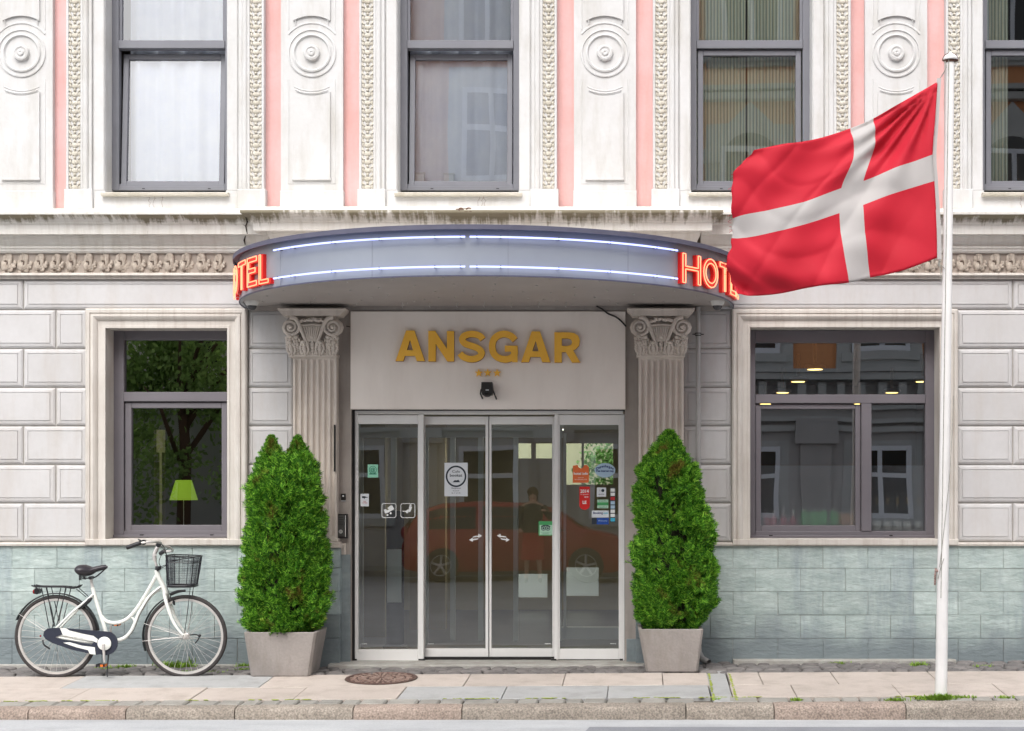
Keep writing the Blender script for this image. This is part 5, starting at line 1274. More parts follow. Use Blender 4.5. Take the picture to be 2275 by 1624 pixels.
def conifer(rows, yc, zbase, label, seed, lobes=(), brown=(), nspray=9500):
    """rows: (photo y, left px, right px) outline; spindly sprays of scale leaves over a solid core coloured as inner shade"""
    random.seed(seed); rng = np.random.RandomState(seed)
    tab = sorted([(Z(py, yc), X(a+8, yc), X(b_-8, yc)) for py, a, b_ in rows])
    zs = [t[0] for t in tab]; lo = [t[1] for t in tab]; hi = [t[2] for t in tab]
    def out(z): return float(np.interp(z, zs, lo)), float(np.interp(z, zs, hi))
    cxm = sum((a+b_)/2 for _, a, b_ in tab)/len(tab)
    o = empty('conifer', (cxm, yc, zbase), label, 'shrub', 'clipped conifers flanking the entrance')
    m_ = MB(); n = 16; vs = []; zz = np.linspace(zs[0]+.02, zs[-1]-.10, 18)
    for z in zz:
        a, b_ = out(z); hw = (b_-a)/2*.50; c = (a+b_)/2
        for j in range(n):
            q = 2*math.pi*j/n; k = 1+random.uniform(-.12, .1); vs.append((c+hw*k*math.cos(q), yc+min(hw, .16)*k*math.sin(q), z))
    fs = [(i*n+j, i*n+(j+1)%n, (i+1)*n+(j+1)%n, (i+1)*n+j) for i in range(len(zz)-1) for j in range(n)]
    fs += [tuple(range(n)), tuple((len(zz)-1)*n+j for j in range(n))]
    m_.add(vs, fs); m_.build('shade_core', M_core, o, smooth=True)
    m_ = MB()
    for k in range(4):
        a = random.uniform(-.06, .06); m_.tube([(cxm+a*.4, yc+random.uniform(-.05,.05), zbase-.03), (cxm+a, yc+random.uniform(-.05,.05), zs[0]+.25)], [.02,.013], 7)
    m_.build('trunk', M_bark, o, smooth=True)
    V = []; Fc = []
    # clumps: plumes that lump the surface
    plumes = []
    for i in range(150):
        z = zs[0]+(zs[-1]-zs[0])*rng.rand()**1.0; q = rng.rand()*2*math.pi; plumes.append((z, q, rng.uniform(.06, .13), rng.uniform(.4, 1.15)))
    for i in range(nspray):
        pz, pq, pr, ph = plumes[rng.randint(len(plumes))]
        z = pz+rng.normal()*.055; z = min(max(z, zs[0]-.01), zs[-1]-.005); q = pq+rng.normal()*.2
        a, b_ = out(z); hw = (b_-a)/2; c = (a+b_)/2; dy = min(hw*1.0, .31)
        e = 1-((z-pz)/.16)**2-((q-pq)/.6)**2
        gq = math.sin(z*8+q*2.3+seed)+math.sin(z*15-q*3.1+seed*2)+math.sin(z*5-q*5.2+1.7)
        if gq > 1.75 and rng.rand() < .85: continue
        k = .76+.22*max(0, e)*ph+rng.uniform(-.10, .06)
        if i % 3 == 0: z = zs[0]+(zs[-1]-zs[0])*rng.rand(); q = rng.rand()*6.283; k = rng.uniform(.55, .82); a, b_ = out(z); hw = (b_-a)/2; c = (a+b_)/2; dy = min(hw, .31)
        p = Vector((c+hw*k*math.cos(q), yc+dy*k*math.sin(q), z))
        d = Vector((math.cos(q)*.75, math.sin(q)*.75, rng.uniform(.6, 1.7)+(1.2 if z > zs[-1]-.25 else 0))); d += Vector(rng.normal(size=3)*.28); d.normalize()
        s = Vector(rng.normal(size=3)); s -= d*s.dot(d); s.normalize()
        ln = rng.uniform(.05, .10)
        base = len(V); nb = 6
        # a flat frond: rib with pairs of narrow fingers
        def quad(p0, p1, w0, w1):
            b0 = len(V); dd = (p1-p0).normalized(); sd_ = dd.cross(d.cross(s)).normalized() if abs(dd.dot(d.cross(s))) < .99 else s
            V.extend([p0-sd_*w0, p0+sd_*w0, p1+sd_*w1, p1-sd_*w1]); return b0
        # joined island: chain of vertices shared at the root
        rid = len(V); V.extend([p-s*.0022, p+s*.0022, p+d*ln+s*.0008, p+d*ln-s*.0008]); Fc.append((rid, rid+1, rid+2, rid+3))
        nrm = d.cross(s)
        for j in range(nb):
            t = .12+.80*j/nb
            for sg in (-1, 1):
                fl_ = ln*(.52-.30*t)*rng.uniform(.75, 1.2); r0 = p+d*ln*t; dr = (d*.72+s*sg*.8+nrm*rng.uniform(-.35, .35)).normalized(); tip = r0+dr*fl_
                wv = dr.cross(nrm).normalized()*.0038
                b0 = len(V); V.extend([r0-wv, r0+wv, tip+wv*.45, tip-wv*.45]); Fc.append((b0, b0+1, b0+2, b0+3))
                # tie the finger to the rib so the frond is one island
                Fc.append((rid, b0, b0+1))
    # the tying triangles would be slivers across the frond: keep them tiny by welding to the rib root only for colour
    Fc = [f for f in Fc if len(f) == 4]
    m_ = MB(); m_.v = [tuple(v) for v in V]; m_.f = [list(f) for f in Fc]; m_.m = [0]*len(Fc)
    m_.build('foliage', M_thuja, o)
    return o
px1, zt1 = pot(541, 702.5, 556, 688, 1405, 1503.5, -.60, 'square grey concrete planter left of the doors, nearer the bicycle', .46)
px2, zt2 = pot(1418.5, 1563, 1435, 1551, 1398, 1494, -.50, 'square brownish grey concrete planter right of the doors, nearer the downpipe', .46)
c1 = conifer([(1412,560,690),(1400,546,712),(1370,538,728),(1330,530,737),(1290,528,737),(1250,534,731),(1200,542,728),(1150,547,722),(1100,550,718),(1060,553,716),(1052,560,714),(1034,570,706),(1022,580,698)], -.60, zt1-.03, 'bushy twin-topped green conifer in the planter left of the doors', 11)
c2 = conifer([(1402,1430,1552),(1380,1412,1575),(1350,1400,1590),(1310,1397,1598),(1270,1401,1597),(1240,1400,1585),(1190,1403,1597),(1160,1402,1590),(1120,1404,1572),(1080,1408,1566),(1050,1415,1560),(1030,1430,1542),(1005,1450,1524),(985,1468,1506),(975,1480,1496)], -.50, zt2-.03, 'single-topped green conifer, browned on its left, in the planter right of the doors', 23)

# peaks of the left shrub (two leaders) and browned sprays
def tuft(parent, cx_, yc, z0, z1, r, seed, m=M_thuja, n=420):
    rng = np.random.RandomState(seed); mb = MB()
    for i in range(n):
        t = rng.rand(); z = z0+(z1-z0)*t; q = rng.rand()*2*math.pi; rr = r*(1-t)**.75*rng.uniform(.3, 1)
        p = Vector((cx_+rr*math.cos(q), yc+rr*math.sin(q), z)); d = Vector((math.cos(q)*.5, math.sin(q)*.5, 1.2))+Vector(rng.normal(size=3)*.25); d.normalize()
        s = Vector(rng.normal(size=3)); s -= d*s.dot(d); s.normalize(); ln = rng.uniform(.035, .07)*(1-.3*t); nrm = d.cross(s)
        mb.add([p-s*.002, p+s*.002, p+d*ln+s*.0008, p+d*ln-s*.0008], [(0,1,2,3)])
        for j in range(5):
            tt = .12+.16*j
            for sg in (-1, 1):
                r0 = p+d*ln*tt; dr = (d*.72+s*sg*.8+nrm*rng.uniform(-.35,.35)).normalized(); tip = r0+dr*ln*(.5-.3*tt); wv = dr.cross(nrm).normalized()*.003
                mb.add([r0-wv, r0+wv, tip+wv*.4, tip-wv*.4], [(0,1,2,3)])
    return mb.build('leader', m, parent)
tuft(c1, X(604,-.6), -.62, Z(1090,-.6), Z(974,-.6), .20, 5, n=1500); tuft(c1, X(661,-.6), -.58, Z(1090,-.6), Z(974,-.6), .21, 6, n=1600)
tuft(c2, X(1487,-.5), -.5, Z(1060,-.5), Z(966,-.5), .16, 8, n=1100)

# ================================================================ MANHOLE COVER
mx_, my_ = X(848, -.93), -.95
mh = empty('manhole_cover', (mx_, my_, gz(mx_, my_)), 'round rusty cast-iron cover let into the pavement before the doors', 'manhole cover')
def gpt(r, a, h): x, y = mx_+r*math.cos(a), my_+r*math.sin(a); return (x, y, gz(x, y)+h)
m_ = MB(); n = 56; RR = .292
for (r0, h0, r1, h1) in ((RR,-.02,RR,.010),(RR,.010,RR-.022,.010),(RR-.022,.010,RR-.024,.004),(RR-.024,.004,0.0,.004)):
    vs = [gpt(r0, 2*math.pi*i/n, h0) for i in range(n)]+[gpt(max(r1,.001), 2*math.pi*i/n, h1) for i in range(n)]
    m_.add(vs, [(i, (i+1)%n, n+(i+1)%n, n+i) for i in range(n)])
m_.build('plate', M_manhole, mh)
m_ = MB()
for k in range(16):
    a = 2*math.pi*k/16; da = .5/16*2*math.pi*.5
    for (r0, r1, dd) in ((.03,.10,.12),(.125,.19,.09),(.205,.255,.06)):
        q = [gpt(r0, a-dd, .010), gpt(r0, a+dd, .010), gpt(r1, a+dd*.55, .010), gpt(r1, a-dd*.55, .010)]; lo = [(v[0], v[1], v[2]-.006) for v in q]
        m_.add(q+lo, [(0,1,2,3),(0,4,5,1),(1,5,6,2),(2,6,7,3),(3,7,4,0)])
    a += math.pi/16
    for (r_, s_) in ((.15,.012),(.225,.012)):
        q = [gpt(r_-s_, a-.04, .009), gpt(r_-s_, a+.04, .009), gpt(r_+s_, a+.04, .009), gpt(r_+s_, a-.04, .009)]; lo = [(v[0], v[1], v[2]-.006) for v in q]
        m_.add(q+lo, [(0,1,2,3),(0,4,5,1),(1,5,6,2),(2,6,7,3),(3,7,4,0)])
m_.build('raised_pattern', mat('worn_iron', srgb(196,174,162), srgb(150,124,112), scale=30, rough=.45, metal=.5), mh)
m_ = MB(); vs = [gpt(RR+.006, 2*math.pi*i/n, .003) for i in range(n)]+[gpt(RR, 2*math.pi*i/n, .0035) for i in range(n)]
m_.add(vs, [(i, (i+1)%n, n+(i+1)%n, n+i) for i in range(n)]); m_.build('seat_ring', M_sand, mh)

# ================================================================ FLAGPOLE AND FLAG
YP = -1.93
def fp(px, py, dy=0): return Vector((X(px, YP), YP+dy, Z(py, YP)))
b0 = fp(2090.5, 1557); b0.z = gz(b0.x, YP)-.02; t0 = fp(2111.5, 132)
pole = empty('flagpole', (b0.x, YP, b0.z), 'tall white tapered flagpole leaning slightly by the kerb', 'flagpole')
m_ = MB(); k = 14; m_.tube([b0+(t0-b0)*i/k for i in range(k+1)], [.0455-.014*(i/k) for i in range(k+1)], 24); m_.build('mast', M_pole, pole, smooth=50)
m_ = MB(); m_.lathe(t0, [(.052,-.004),(.056,.004),(.050,.018),(.034,.034),(.012,.046),(.006,.058),(0,.060)], 20); m_.build('cap', M_pole, pole, smooth=50)
m_ = MB(); m_.tube([t0+Vector((-.062,0,-.006)), t0+Vector((.062,0,-.006))], .006, 8); m_.tube([t0+Vector((.058*math.cos(R(a)), -.03*math.sin(R(a)), -.008)) for a in range(0, 360, 24)], .005, 6, closed=True)
for s_ in (-1, 1): m_.tube(smooth_pts([t0+Vector((s_*.06,0,-.004)), t0+Vector((s_*.045,0,.03)), t0+Vector((s_*.01,0,.05))], 4), .0035, 5)
m_.lathe(t0, [(.036,-.024),(.038,-.004)], 20); m_.build('truck_fitting', M_rust, pole)
m_ = MB(); m_.tube([t0+(b0-t0)*f+Vector((-.02,-.036-.004*f,0)) for f in np.linspace(.0, .84, 10)], .003, 5)
m_.tube(smooth_pts([fp(2116,880,-.045), fp(2108,1040,-.047), fp(2096,1160,-.048), fp(2085,1260,-.04)], 5), .0025, 5)
m_.tube(smooth_pts([fp(2094,1240,-.048), fp(2087,1262,-.045), fp(2082,1285,-.03)], 4), .0025, 5); m_.build('halyard', M_rope, pole)
m_ = MB(); m_.tube([fp(2079,1262), fp(2077,1300)], .008, 8); m_.ball(fp(2081,1268,-.01), .014, .012, .012, 8, 5)
for i in range(5): m_.tube([fp(2077+2.2*math.cos(a), 1276+i*4.5, -.008+.012*math.sin(a)) for a in np.linspace(0, 6, 9)], .004, 5)
m_.build('cleat', mat('weathered_rope', srgb(186,160,152), srgb(120,104,98), scale=50, rough=.9), pole)

M_fred = mat('red_flag_cloth', srgb(214,30,56), srgb(204,24,48), scale=2, rough=.7, trans=.28, bump=.05, bscale=300)
M_fwhite = mat('white_flag_cloth', srgb(206,202,200), srgb(196,192,190), scale=2, rough=.7, trans=.3, bump=.05, bscale=300)
US = [0, .16, .324, .432, .62, .80, .93, 1.0]; VS = [0, .2143, .4286, .5714, .7857, 1.0]
C_ = [[(2081,184),(2075,265),(2069.5,346),(2074,404),(2079,490),(2080,574)],
      [(2012,222),(2003,296),(1995,371),(1994,427),(1997,515),(2006,601)],
      [(1943,260),(1944,325),(1920,400),(1918,455),(1923,535),(1933,616.5)],
      [(1892,281),(1897,345),(1869,418),(1864.5,474),(1870,548),(1883,631)],
      [(1802,314),(1797,388),(1785,453),(1779,505),(1785,575),(1802,641)],
      [(1735,328),(1716,398),(1703,472),(1694,525),(1700,598),(1718,655)],
      [(1688,336),(1664,390),(1650,481),(1643,531),(1647,598),(1664,656)],
      [(1672,340),(1627,399),(1624,487),(1628,530),(1614,590),(1641,652)]]
def hermite(xs, ys, x):
    n = len(xs); i = min(max(np.searchsorted(xs, x)-1, 0), n-2); h = xs[i+1]-xs[i]; t = (x-xs[i])/h
    def tan(k):
        if k == 0: return (ys[1]-ys[0])/(xs[1]-xs[0])
        if k == n-1: return (ys[-1]-ys[-2])/(xs[-1]-xs[-2])
        return (ys[k+1]-ys[k-1])/(xs[k+1]-xs[k-1])
    m0, m1 = tan(i), tan(i+1)
    return (2*t**3-3*t*t+1)*ys[i]+(t**3-2*t*t+t)*h*m0+(-2*t**3+3*t*t)*ys[i+1]+(t**3-t*t)*h*m1
CA = np.array(C_, float)
def flag_xy(u, v):
    cols = [(hermite(VS, CA[i,:,0], v), hermite(VS, CA[i,:,1], v)) for i in range(len(US))]
    return hermite(US, np.array([c[0] for c in cols]), u), hermite(US, np.array([c[1] for c in cols]), u)
def lines(br, n):
    out = []
    for a, b_ in zip(br[:-1], br[1:]):
        k = max(1, int(round((b_-a)*n))); out += [a+(b_-a)*j/k for j in range(k)]
    return out+[br[-1]]
ul = lines([0, .324, .432, 1.0], 84); vl = lines([0, .4286, .5714, 1.0], 60)
def flag_depth(u, v):
    d = .09*math.sin(u*5.6+v*1.3)*min(1, u*2.2)
    d += .022*math.sin((u*1.1-v*.75)*13+.6)*min(1, u*5)*(1-.3*v)
    d += .006*math.sin((u*.5+v*.9)*31+2*math.sin(u*5))*min(1, u*4)
    # pull folds fanning out of the upper hoist corner
    r = math.hypot(u, v); th = math.atan2(v, u+1e-6); d += .020*math.sin(th*19+.5)*math.exp(-((r-.28)/.24)**2)
    d += .012*math.sin(th*34)*math.exp(-((r-.18)/.14)**2)
    w = (u*1.0-v*.62)*9; d += .022*(1-abs(math.sin(w))**.6)*min(1, u*3)
    w = (u*.45+v*1.0)*13+1.4*math.sin(u*7); d += .013*(1-abs(math.sin(w))**.6)*min(1, u*3)
    # crumpled lower fly
    if u > .5: d += .06*math.sin(v*15+u*7)*(u-.5)*2*max(0, (v-.5))*2+.02*math.sin(u*40+v*22)*(u-.5)*max(0, v-.5)*3
    if u > .9: d += -.6*(u-.9)*max(0, 1-v*2.4)
    return d
flag = empty('flag', tuple(fp(2084, 178)), 'red flag with white cross and frayed fly edge waving from the flagpole', 'flag')
m_ = MB(); W_, H_ = len(ul), len(vl)
for v in vl:
    for u in ul:
        x, y = flag_xy(u, v)
        if u > .97: x += (u-.97)/.03*(3.2*math.sin(v*23+1)*math.sin(v*9)+1.6*math.sin(v*61)+random.uniform(-.5, .5))
        p = fp(x, y, flag_depth(u, v)-.03); m_.v.append(tuple(p))
fr_, fw = [], []
for j in range(H_-1):
    for i in range(W_-1):
        uc, vc = (ul[i]+ul[i+1])/2, (vl[j]+vl[j+1])/2; f = [j*W_+i, j*W_+i+1, (j+1)*W_+i+1, (j+1)*W_+i]
        wh = .324 < uc < .432 or .4286 < vc < .5714; m_.f.append(f); m_.m.append(1 if wh else 0)
o = m_.build('cloth', [M_fred, M_fwhite], flag, smooth=True)
so = o.modifiers.new('thickness', 'SOLIDIFY'); so.thickness = .0016; so.offset = 0
m_ = MB(); pts = [fp(*p) for p in ((2084,176),(2079,262),(2073.5,345),(2077,404),(2082.5,490),(2085,577))]; pts = smooth_pts(pts, 5)
vs = []
for p in pts: vs += [p+Vector((-.014,-.031,0)), p+Vector((.017,-.035,0)), p+Vector((.017,-.028,0)), p+Vector((-.014,-.026,0))]
fs = [(i*4+k, i*4+(k+1)%4, (i+1)*4+(k+1)%4, (i+1)*4+k) for i in range(len(pts)-1) for k in range(4)]+[(0,1,2,3), tuple(len(vs)-1-k for k in range(4))]
m_.add(vs, fs); m_.build('hoist_band', M_fwhite, flag)
m_ = MB(); m_.tube(smooth_pts([t0+Vector((-.05,-.03,-.02)), fp(2100,152,-.03), fp(2092,168,-.03), fp(2085,178,-.03)], 4), .004, 5)
m_.tube(smooth_pts([t0+Vector((-.045,-.03,-.02)), fp(2098,156,-.04), fp(2090,170,-.04)], 4), .003, 5)
for i in range(7): m_.ball(fp(2086+random.uniform(-2,3), 578+i*2.2, -.03), .009, .009, .008, 6, 4)
m_.tube(smooth_pts([fp(2086,590,-.03), fp(2088,606,-.03), fp(2089,626,-.03)], 4), .004, 5); m_.tube([fp(2088,590,-.03), fp(2097,598,-.03)], .003, 5)
m_.build('toggle_line', M_rope, flag)
# frayed threads along the fly
m_ = MB()
for i in range(26):
    v = random.random(); x, y = flag_xy(1, v); p = fp(x, y, flag_depth(1, v)-.03); m_.tube([p, p+Vector((-random.uniform(.006,.03), random.uniform(-.01,.01), random.uniform(-.02,.006)))], .0018, 3)
m_.build('frayed_thread', M_fred, flag)
# ================================================================ NOTICES ON THE GLASS
YG = ya+.016
def card(name, label, a, b_, t, bt, y, colr, shape=None, cat='sticker'):
    x0, x1, z0, z1 = X(a,y), X(b_,y), Z(bt,y), Z(t,y)
    o = empty(name, ((x0+x1)/2, y, z0), label, cat); m_ = MB()
    if shape == 'oval': m_.prism([[((x0+x1)/2+(x1-x0)/2*math.cos(2*math.pi*i/36), (z0+z1)/2+(z1-z0)/2*math.sin(2*math.pi*i/36)) for i in range(36)]], y-.002, y)
    elif shape == 'badge':
        w_ = x1-x0; m_.prism([[(x0,z1),(x0+w_*.06,z1+.004),(x1-w_*.06,z1+.004),(x1,z1),(x1,z0+w_*.42)]+[(x0+w_/2+w_/2*math.cos(R(q))*1.0, z0+w_*.42+w_*.42*math.sin(R(q))) for q in range(-15,-170,-15)]+[(x0,z0+w_*.42)]], y-.002, y)
    elif shape == 'tag':
        w_ = x1-x0; m_.prism([[(x0,z0),(x1-.01,z0),(x1,z0+.01),(x1,z1-.02),(x1-.02,z1),(x1-w_*.3,z1),(x1-w_*.36,z1-.022),((x0+x1)/2,z1-.030),(x0+w_*.36,z1-.022),(x0+w_*.3,z1),(x0,z1-.006)]], y-.002, y)
    else: m_.box(x0, x1, y-.002, y, z0, z1)
    m_.build('sheet', colr, o); return o, (x0+x1)/2, (z0+z1)/2, x1-x0, z1-z0
M_ink = mat('dark_ink', srgb(30,44,58), rough=.6); M_navyink = mat('navy_ink', srgb(34,58,120), rough=.5)
M_mint = mat('mint_sticker', srgb(150,214,186), rough=.4); M_teal = mat('teal_ink', srgb(24,120,92), rough=.4)
M_orange = mat('orange_sticker', srgb(226,112,58), rough=.4); M_redst = mat('red_sticker', srgb(212,34,30), rough=.4)
M_pblue = mat('pale_blue_sticker', srgb(170,196,216), rough=.4); M_wh = mat('white_ink', srgb(235,238,236), rough=.5)
M_green = mat('green_sticker', srgb(72,160,96), rough=.4); M_lgreen = mat('pale_green', srgb(178,214,190), rough=.4)
M_blue = mat('blue_sticker', srgb(24,72,160), rough=.4); M_dk = mat('dark_sticker', srgb(40,50,60), rough=.4); M_cyan = mat('cyan_ink', srgb(70,180,210), rough=.4); M_red2 = mat('red_ink', srgb(190,50,50), rough=.4)
def letters(o, items, y, mats):
    m_ = MB()
    for (s, cx, cz, size, width, mi, bold) in items: text_mb(m_, s, cx, cz, y-.0028, size, mi, width, .0008, bold)
    m_.build('lettering', mats, o)
# poster
yl = yb+.016
o, cx, cz, w_, h_ = card('cafe_poster', 'white poster with black ring on the left sliding leaf', 987.5, 1039, 1028, 1102.5, yl, M_white_card, cat='poster')
m_ = MB(); zc = cz+.028; n = 40
m_.prism([[(cx+.0915*math.cos(2*math.pi*i/n), zc+.0955*math.sin(2*math.pi*i/n)) for i in range(n)], [(cx+.077*math.cos(2*math.pi*i/n), zc+.081*math.sin(2*math.pi*i/n)) for i in range(n)]], yl-.0032, yl-.002)
m_.prism([[(cx-.03,zc-.052),(cx+.034,zc-.052),(cx+.028,zc-.040),(cx+.02,zc-.030),(cx+.005,zc-.036),(cx-.012,zc-.034)]], yl-.0032, yl-.002); m_.build('ring_emblem', M_ink, o)
letters(o, [('Cafe',cx,zc+.042,.032,.07,0,0),('bookat',cx,zc+.008,.036,.11,0,.0006),('Morgenmad',cx,cz-.078,.018,.078,0,0),('brunch',cx,cz-.100,.016,.055,0,0),('kl. 7 til 10',cx,cz-.120,.016,.075,0,0)], yl, [M_ink])
# teal at sign
o, cx, cz, w_, h_ = card('mint_sticker', 'mint green sticker with @ emblem high on the far left glass', 817, 840, 1032, 1061, YG, M_mint)
m_ = MB(); n = 24; m_.prism([[(cx+.034*math.cos(2*math.pi*i/n), cz+.010+.036*math.sin(2*math.pi*i/n)) for i in range(n)], [(cx+.029*math.cos(2*math.pi*i/n), cz+.010+.031*math.sin(2*math.pi*i/n)) for i in range(n)]], YG-.003, YG-.002); m_.box(cx-.032, cx+.032, YG-.0032, YG-.002, cz-.030, cz-.021); m_.build('ring_emblem', M_teal, o)
letters(o, [('@',cx,cz+.010,.05,.044,0,.0005)], YG, [M_teal])
o, cx, cz, w_, h_ = card('camera_notice', 'small white camera surveillance notice at the left edge of the glass', 801, 819.5, 1097, 1125, YG, M_white_card)
m_ = MB(); m_.box(cx-.024, cx+.008, YG-.0032, YG-.002, cz+.018, cz+.034); m_.box(cx+.008, cx+.026, YG-.0032, YG-.002, cz+.022, cz+.028); m_.box(cx-.006, cx-.001, YG-.0032, YG-.002, cz+.008, cz+.018); m_.build('camera_pictogram', M_dk, o)
letters(o, [('VIDEO',cx,cz-.012,.012,.026,0,0),('overvåget',cx,cz-.024,.014,.05,0,0)], YG, [M_red2])
# pictogram frames
def outline_square(name, label, a, b_, t, bt):
    y = YG; x0, x1, z0, z1 = X(a,y), X(b_,y), Z(bt,y), Z(t,y); o = empty(name, ((x0+x1)/2, y, z0), label, 'sticker')
    def rr(x0, x1, z0, z1, r): return [(cx_+r*math.cos(R(q)), cz_+r*math.sin(R(q))) for cx_, cz_, q0 in ((x1-r,z1-r,0),(x0+r,z1-r,90),(x0+r,z0+r,180),(x1-r,z0+r,270)) for q in (q0, q0+30, q0+60, q0+90)]
    m_ = MB(); m_.prism([rr(x0,x1,z0,z1,.020), rr(x0+.005,x1-.005,z0+.005,z1-.005,.016)], y-.002, y); m_.build('border', M_wh, o); return o, x0, z0, x1-x0, z1-z0
o, x, z, w_, h_ = outline_square('pram_pictogram', 'white outlined pictogram of a pram on the left glass', 848, 880.5, 1118, 1150.5)
def poly2(m_, pts, x, z, w_, h_, y=YG): m_.prism([[(x+a*w_, z+b_*h_) for a, b_ in pts]], y-.002, y)
m_ = MB(); poly2(m_, [(.12,.62),(.16,.55),(.24,.60),(.40,.52),(.52,.60),(.38,.66),(.62,.85),(.72,.84),(.86,.60),(.55,.42),(.46,.36),(.24,.30),(.18,.44)], x, z, w_, h_)
for a, b_ in ((.40,.20),(.62,.32)): m_.prism([[(x+a*w_+.009*math.cos(R(q)), z+b_*h_+.009*math.sin(R(q))) for q in range(0,360,30)]], YG-.002, YG)
m_.build('pictogram', M_wh, o)
o, x, z, w_, h_ = outline_square('child_pictogram', 'white outlined pictogram of a child by a hand on the left glass', 890, 922.5, 1118, 1150.5)
m_ = MB(); poly2(m_, [(.12,.42),(.34,.42),(.42,.30),(.50,.34),(.58,.46),(.60,.38),(.66,.40),(.74,.60),(.78,.76),(.62,.80),(.56,.70),(.60,.60),(.48,.56),(.36,.48),(.14,.48)], x, z, w_, h_); m_.prism([[(x+.68*w_+.009*math.cos(R(q)), z+.86*h_+.009*math.sin(R(q))) for q in range(0,360,30)]], YG-.002, YG); m_.build('pictogram', M_wh, o)
# door arrows
for (a, b_, mir, lab) in ((1042,1071,1,'white double arrow decal on the left sliding leaf'), (1104,1132.5,-1,'white double arrow decal on the right sliding leaf')):
    x0, x1 = X(a,yl), X(b_,yl); cx, cz = (x0+x1)/2, Z(1194.5,yl); hw = (x1-x0)/2; m_ = MB()
    A = [(-1,-.12),(-.52,.30),(-.52,.08),(.50,.30),(.52,.62),(1,.24),(.52,-.10)]  # outline of the offset arrow pair
    up = [(-.42,.10),(.42,.22),(.42,.50),(1,.22),(.44,-.12),(.44,.04),(-.42,-.06)]
    lo = [(.42,-.14),(-.42,-.30),(-.42,-.52),(-1,-.22),(-.44,.12),(-.44,-.08),(.42,.02)]
    for q, dz in ((up, .09), (lo, -.12)): m_.prism([[(cx+u*hw*mir, cz+(v+dz)*hw) for u, v in q]], yl-.002, yl)
    tag(m_.build('arrow_decal', M_wh, None, (cx, yl, cz)), lab, 'sticker')
o, cx, cz, w_, h_ = card('owl_sticker', 'green and white owl sticker at the right edge of the right sliding leaf', 1196.5, 1228, 1158, 1190, yl, M_green)
m_ = MB(); m_.box(cx-w_*.42, cx+w_*.46, yl-.003, yl-.002, cz-h_*.44, cz+h_*.24); m_.build('white_field', M_lgreen, o)
m_ = MB()
for q in (-1, 1):
    for r0, r1 in ((.021,.015),(.009,.0)):
        lp = [[(cx+q*.019+r0*math.cos(R(t)), cz+.002+r0*math.sin(R(t))) for t in range(0,360,20)]]
        if r1: lp.append([(cx+q*.019+r1*math.cos(R(t)), cz+.002+r1*math.sin(R(t))) for t in range(0,360,20)])
        m_.prism(lp, yl-.0042, yl-.003)
m_.prism([[(cx-.044,cz+.020),(cx-.020,cz+.030),(cx,cz+.032),(cx+.020,cz+.030),(cx+.044,cz+.020),(cx+.036,cz+.014),(cx,cz+.024),(cx-.036,cz+.014)]], yl-.0042, yl-.003); m_.build('owl_emblem', M_ink, o)
letters(o, [('recommended on',cx,cz-.034,.011,.085,0,0),('tripadvisor',cx,cz-.046,.012,.06,0,0)], yl-.001, [M_teal])
# right hand cluster
o, cx, cz, w_, h_ = card('orange_sticker', 'orange notched sticker on the right glass panel', 1272.5, 1308.5, 1033, 1072.5, YG, M_orange, 'tag')
letters(o, [('hotel info',cx,cz+.002,.034,.125,0,.0008),('hotel.info',cx,cz-.033,.012,.05,0,0),('RECOMMENDED HOTEL',cx,cz-.050,.011,.11,0,0)], YG, [M_wh])
o, cx, cz, w_, h_ = card('oval_sticker', 'pale blue oval Copenhagen sticker high on the right glass', 1321, 1367, 1029, 1060.5, YG, M_pblue, 'oval')
m_ = MB(); s = 'Copenhagen'
for i, ch in enumerate(s):
    t = (i-(len(s)-1)/2)/(len(s)/2); text_mb(m_, ch, cx+t*.078, cz+.036-abs(t)**2*.026, YG-.0028, .028, 0, None, .0008, .0012)
text_mb(m_, 'free internet map', cx, cz-.006, YG-.0028, .026, 0, .155, .0008, .0008); m_.build('lettering', M_navyink, o)
o, cx, cz, w_, h_ = card('red_badge', 'red shield shaped award badge dated 2014 on the right glass', 1287, 1310.5, 1082, 1132.5, YG, M_redst, 'badge')
letters(o, [('2014',cx,cz+.062,.042,.075,0,.001),('by guests',cx,cz+.036,.014,.07,0,0),('10/10',cx+.016,cz+.012,.018,.035,0,.0005),('LE',cx,cz-.036,.036,.034,0,.0012)], YG, [M_wh])
o, cx, cz, w_, h_ = card('info_card', 'small white card with dark dot emblem on the right glass', 1326, 1346.5, 1083, 1103.5, YG, M_white_card)
m_ = MB(); m_.prism([[(cx+.012+.014*math.cos(R(t)), cz+.014+.014*math.sin(R(t))) for t in range(0,360,20)]], YG-.003, YG-.002); m_.build('dot_emblem', M_ink, o); letters(o, [('i',cx-.014,cz+.014,.03,None,0,0),('guide',cx,cz-.018,.014,.05,0,0)], YG, [M_ink])
o, cx, cz, w_, h_ = card('green_strip_sticker', 'green and pale striped rectangular sticker on the right glass', 1327, 1351.5, 1110, 1129, YG, M_lgreen)
m_ = MB(); m_.box(cx-w_/2, cx+w_/2, YG-.003, YG-.002, cz-.012, cz+.014); m_.build('green_stripe', M_green, o); letters(o, [('Green Key',cx,cz+.026,.016,.07,0,0),('certified',cx,cz-.028,.014,.07,0,0)], YG, [M_teal])
o, cx, cz, w_, h_ = card('booking_sticker', 'white sticker lettered Booking.com above a blue card on the right glass', 1315, 1352.5, 1134, 1149.5, YG, M_white_card)
letters(o, [('Booking',cx-.02,cz+.008,.026,.085,0,.0006),('.com',cx+.046,cz+.008,.026,.042,1,.0006)], YG, [M_navyink, M_cyan])
o, cx, cz, w_, h_ = card('blue_card_sticker', 'blue sticker with dark square at its left, lowest on the right glass', 1314.5, 1352.5, 1150.5, 1165, YG, M_blue)
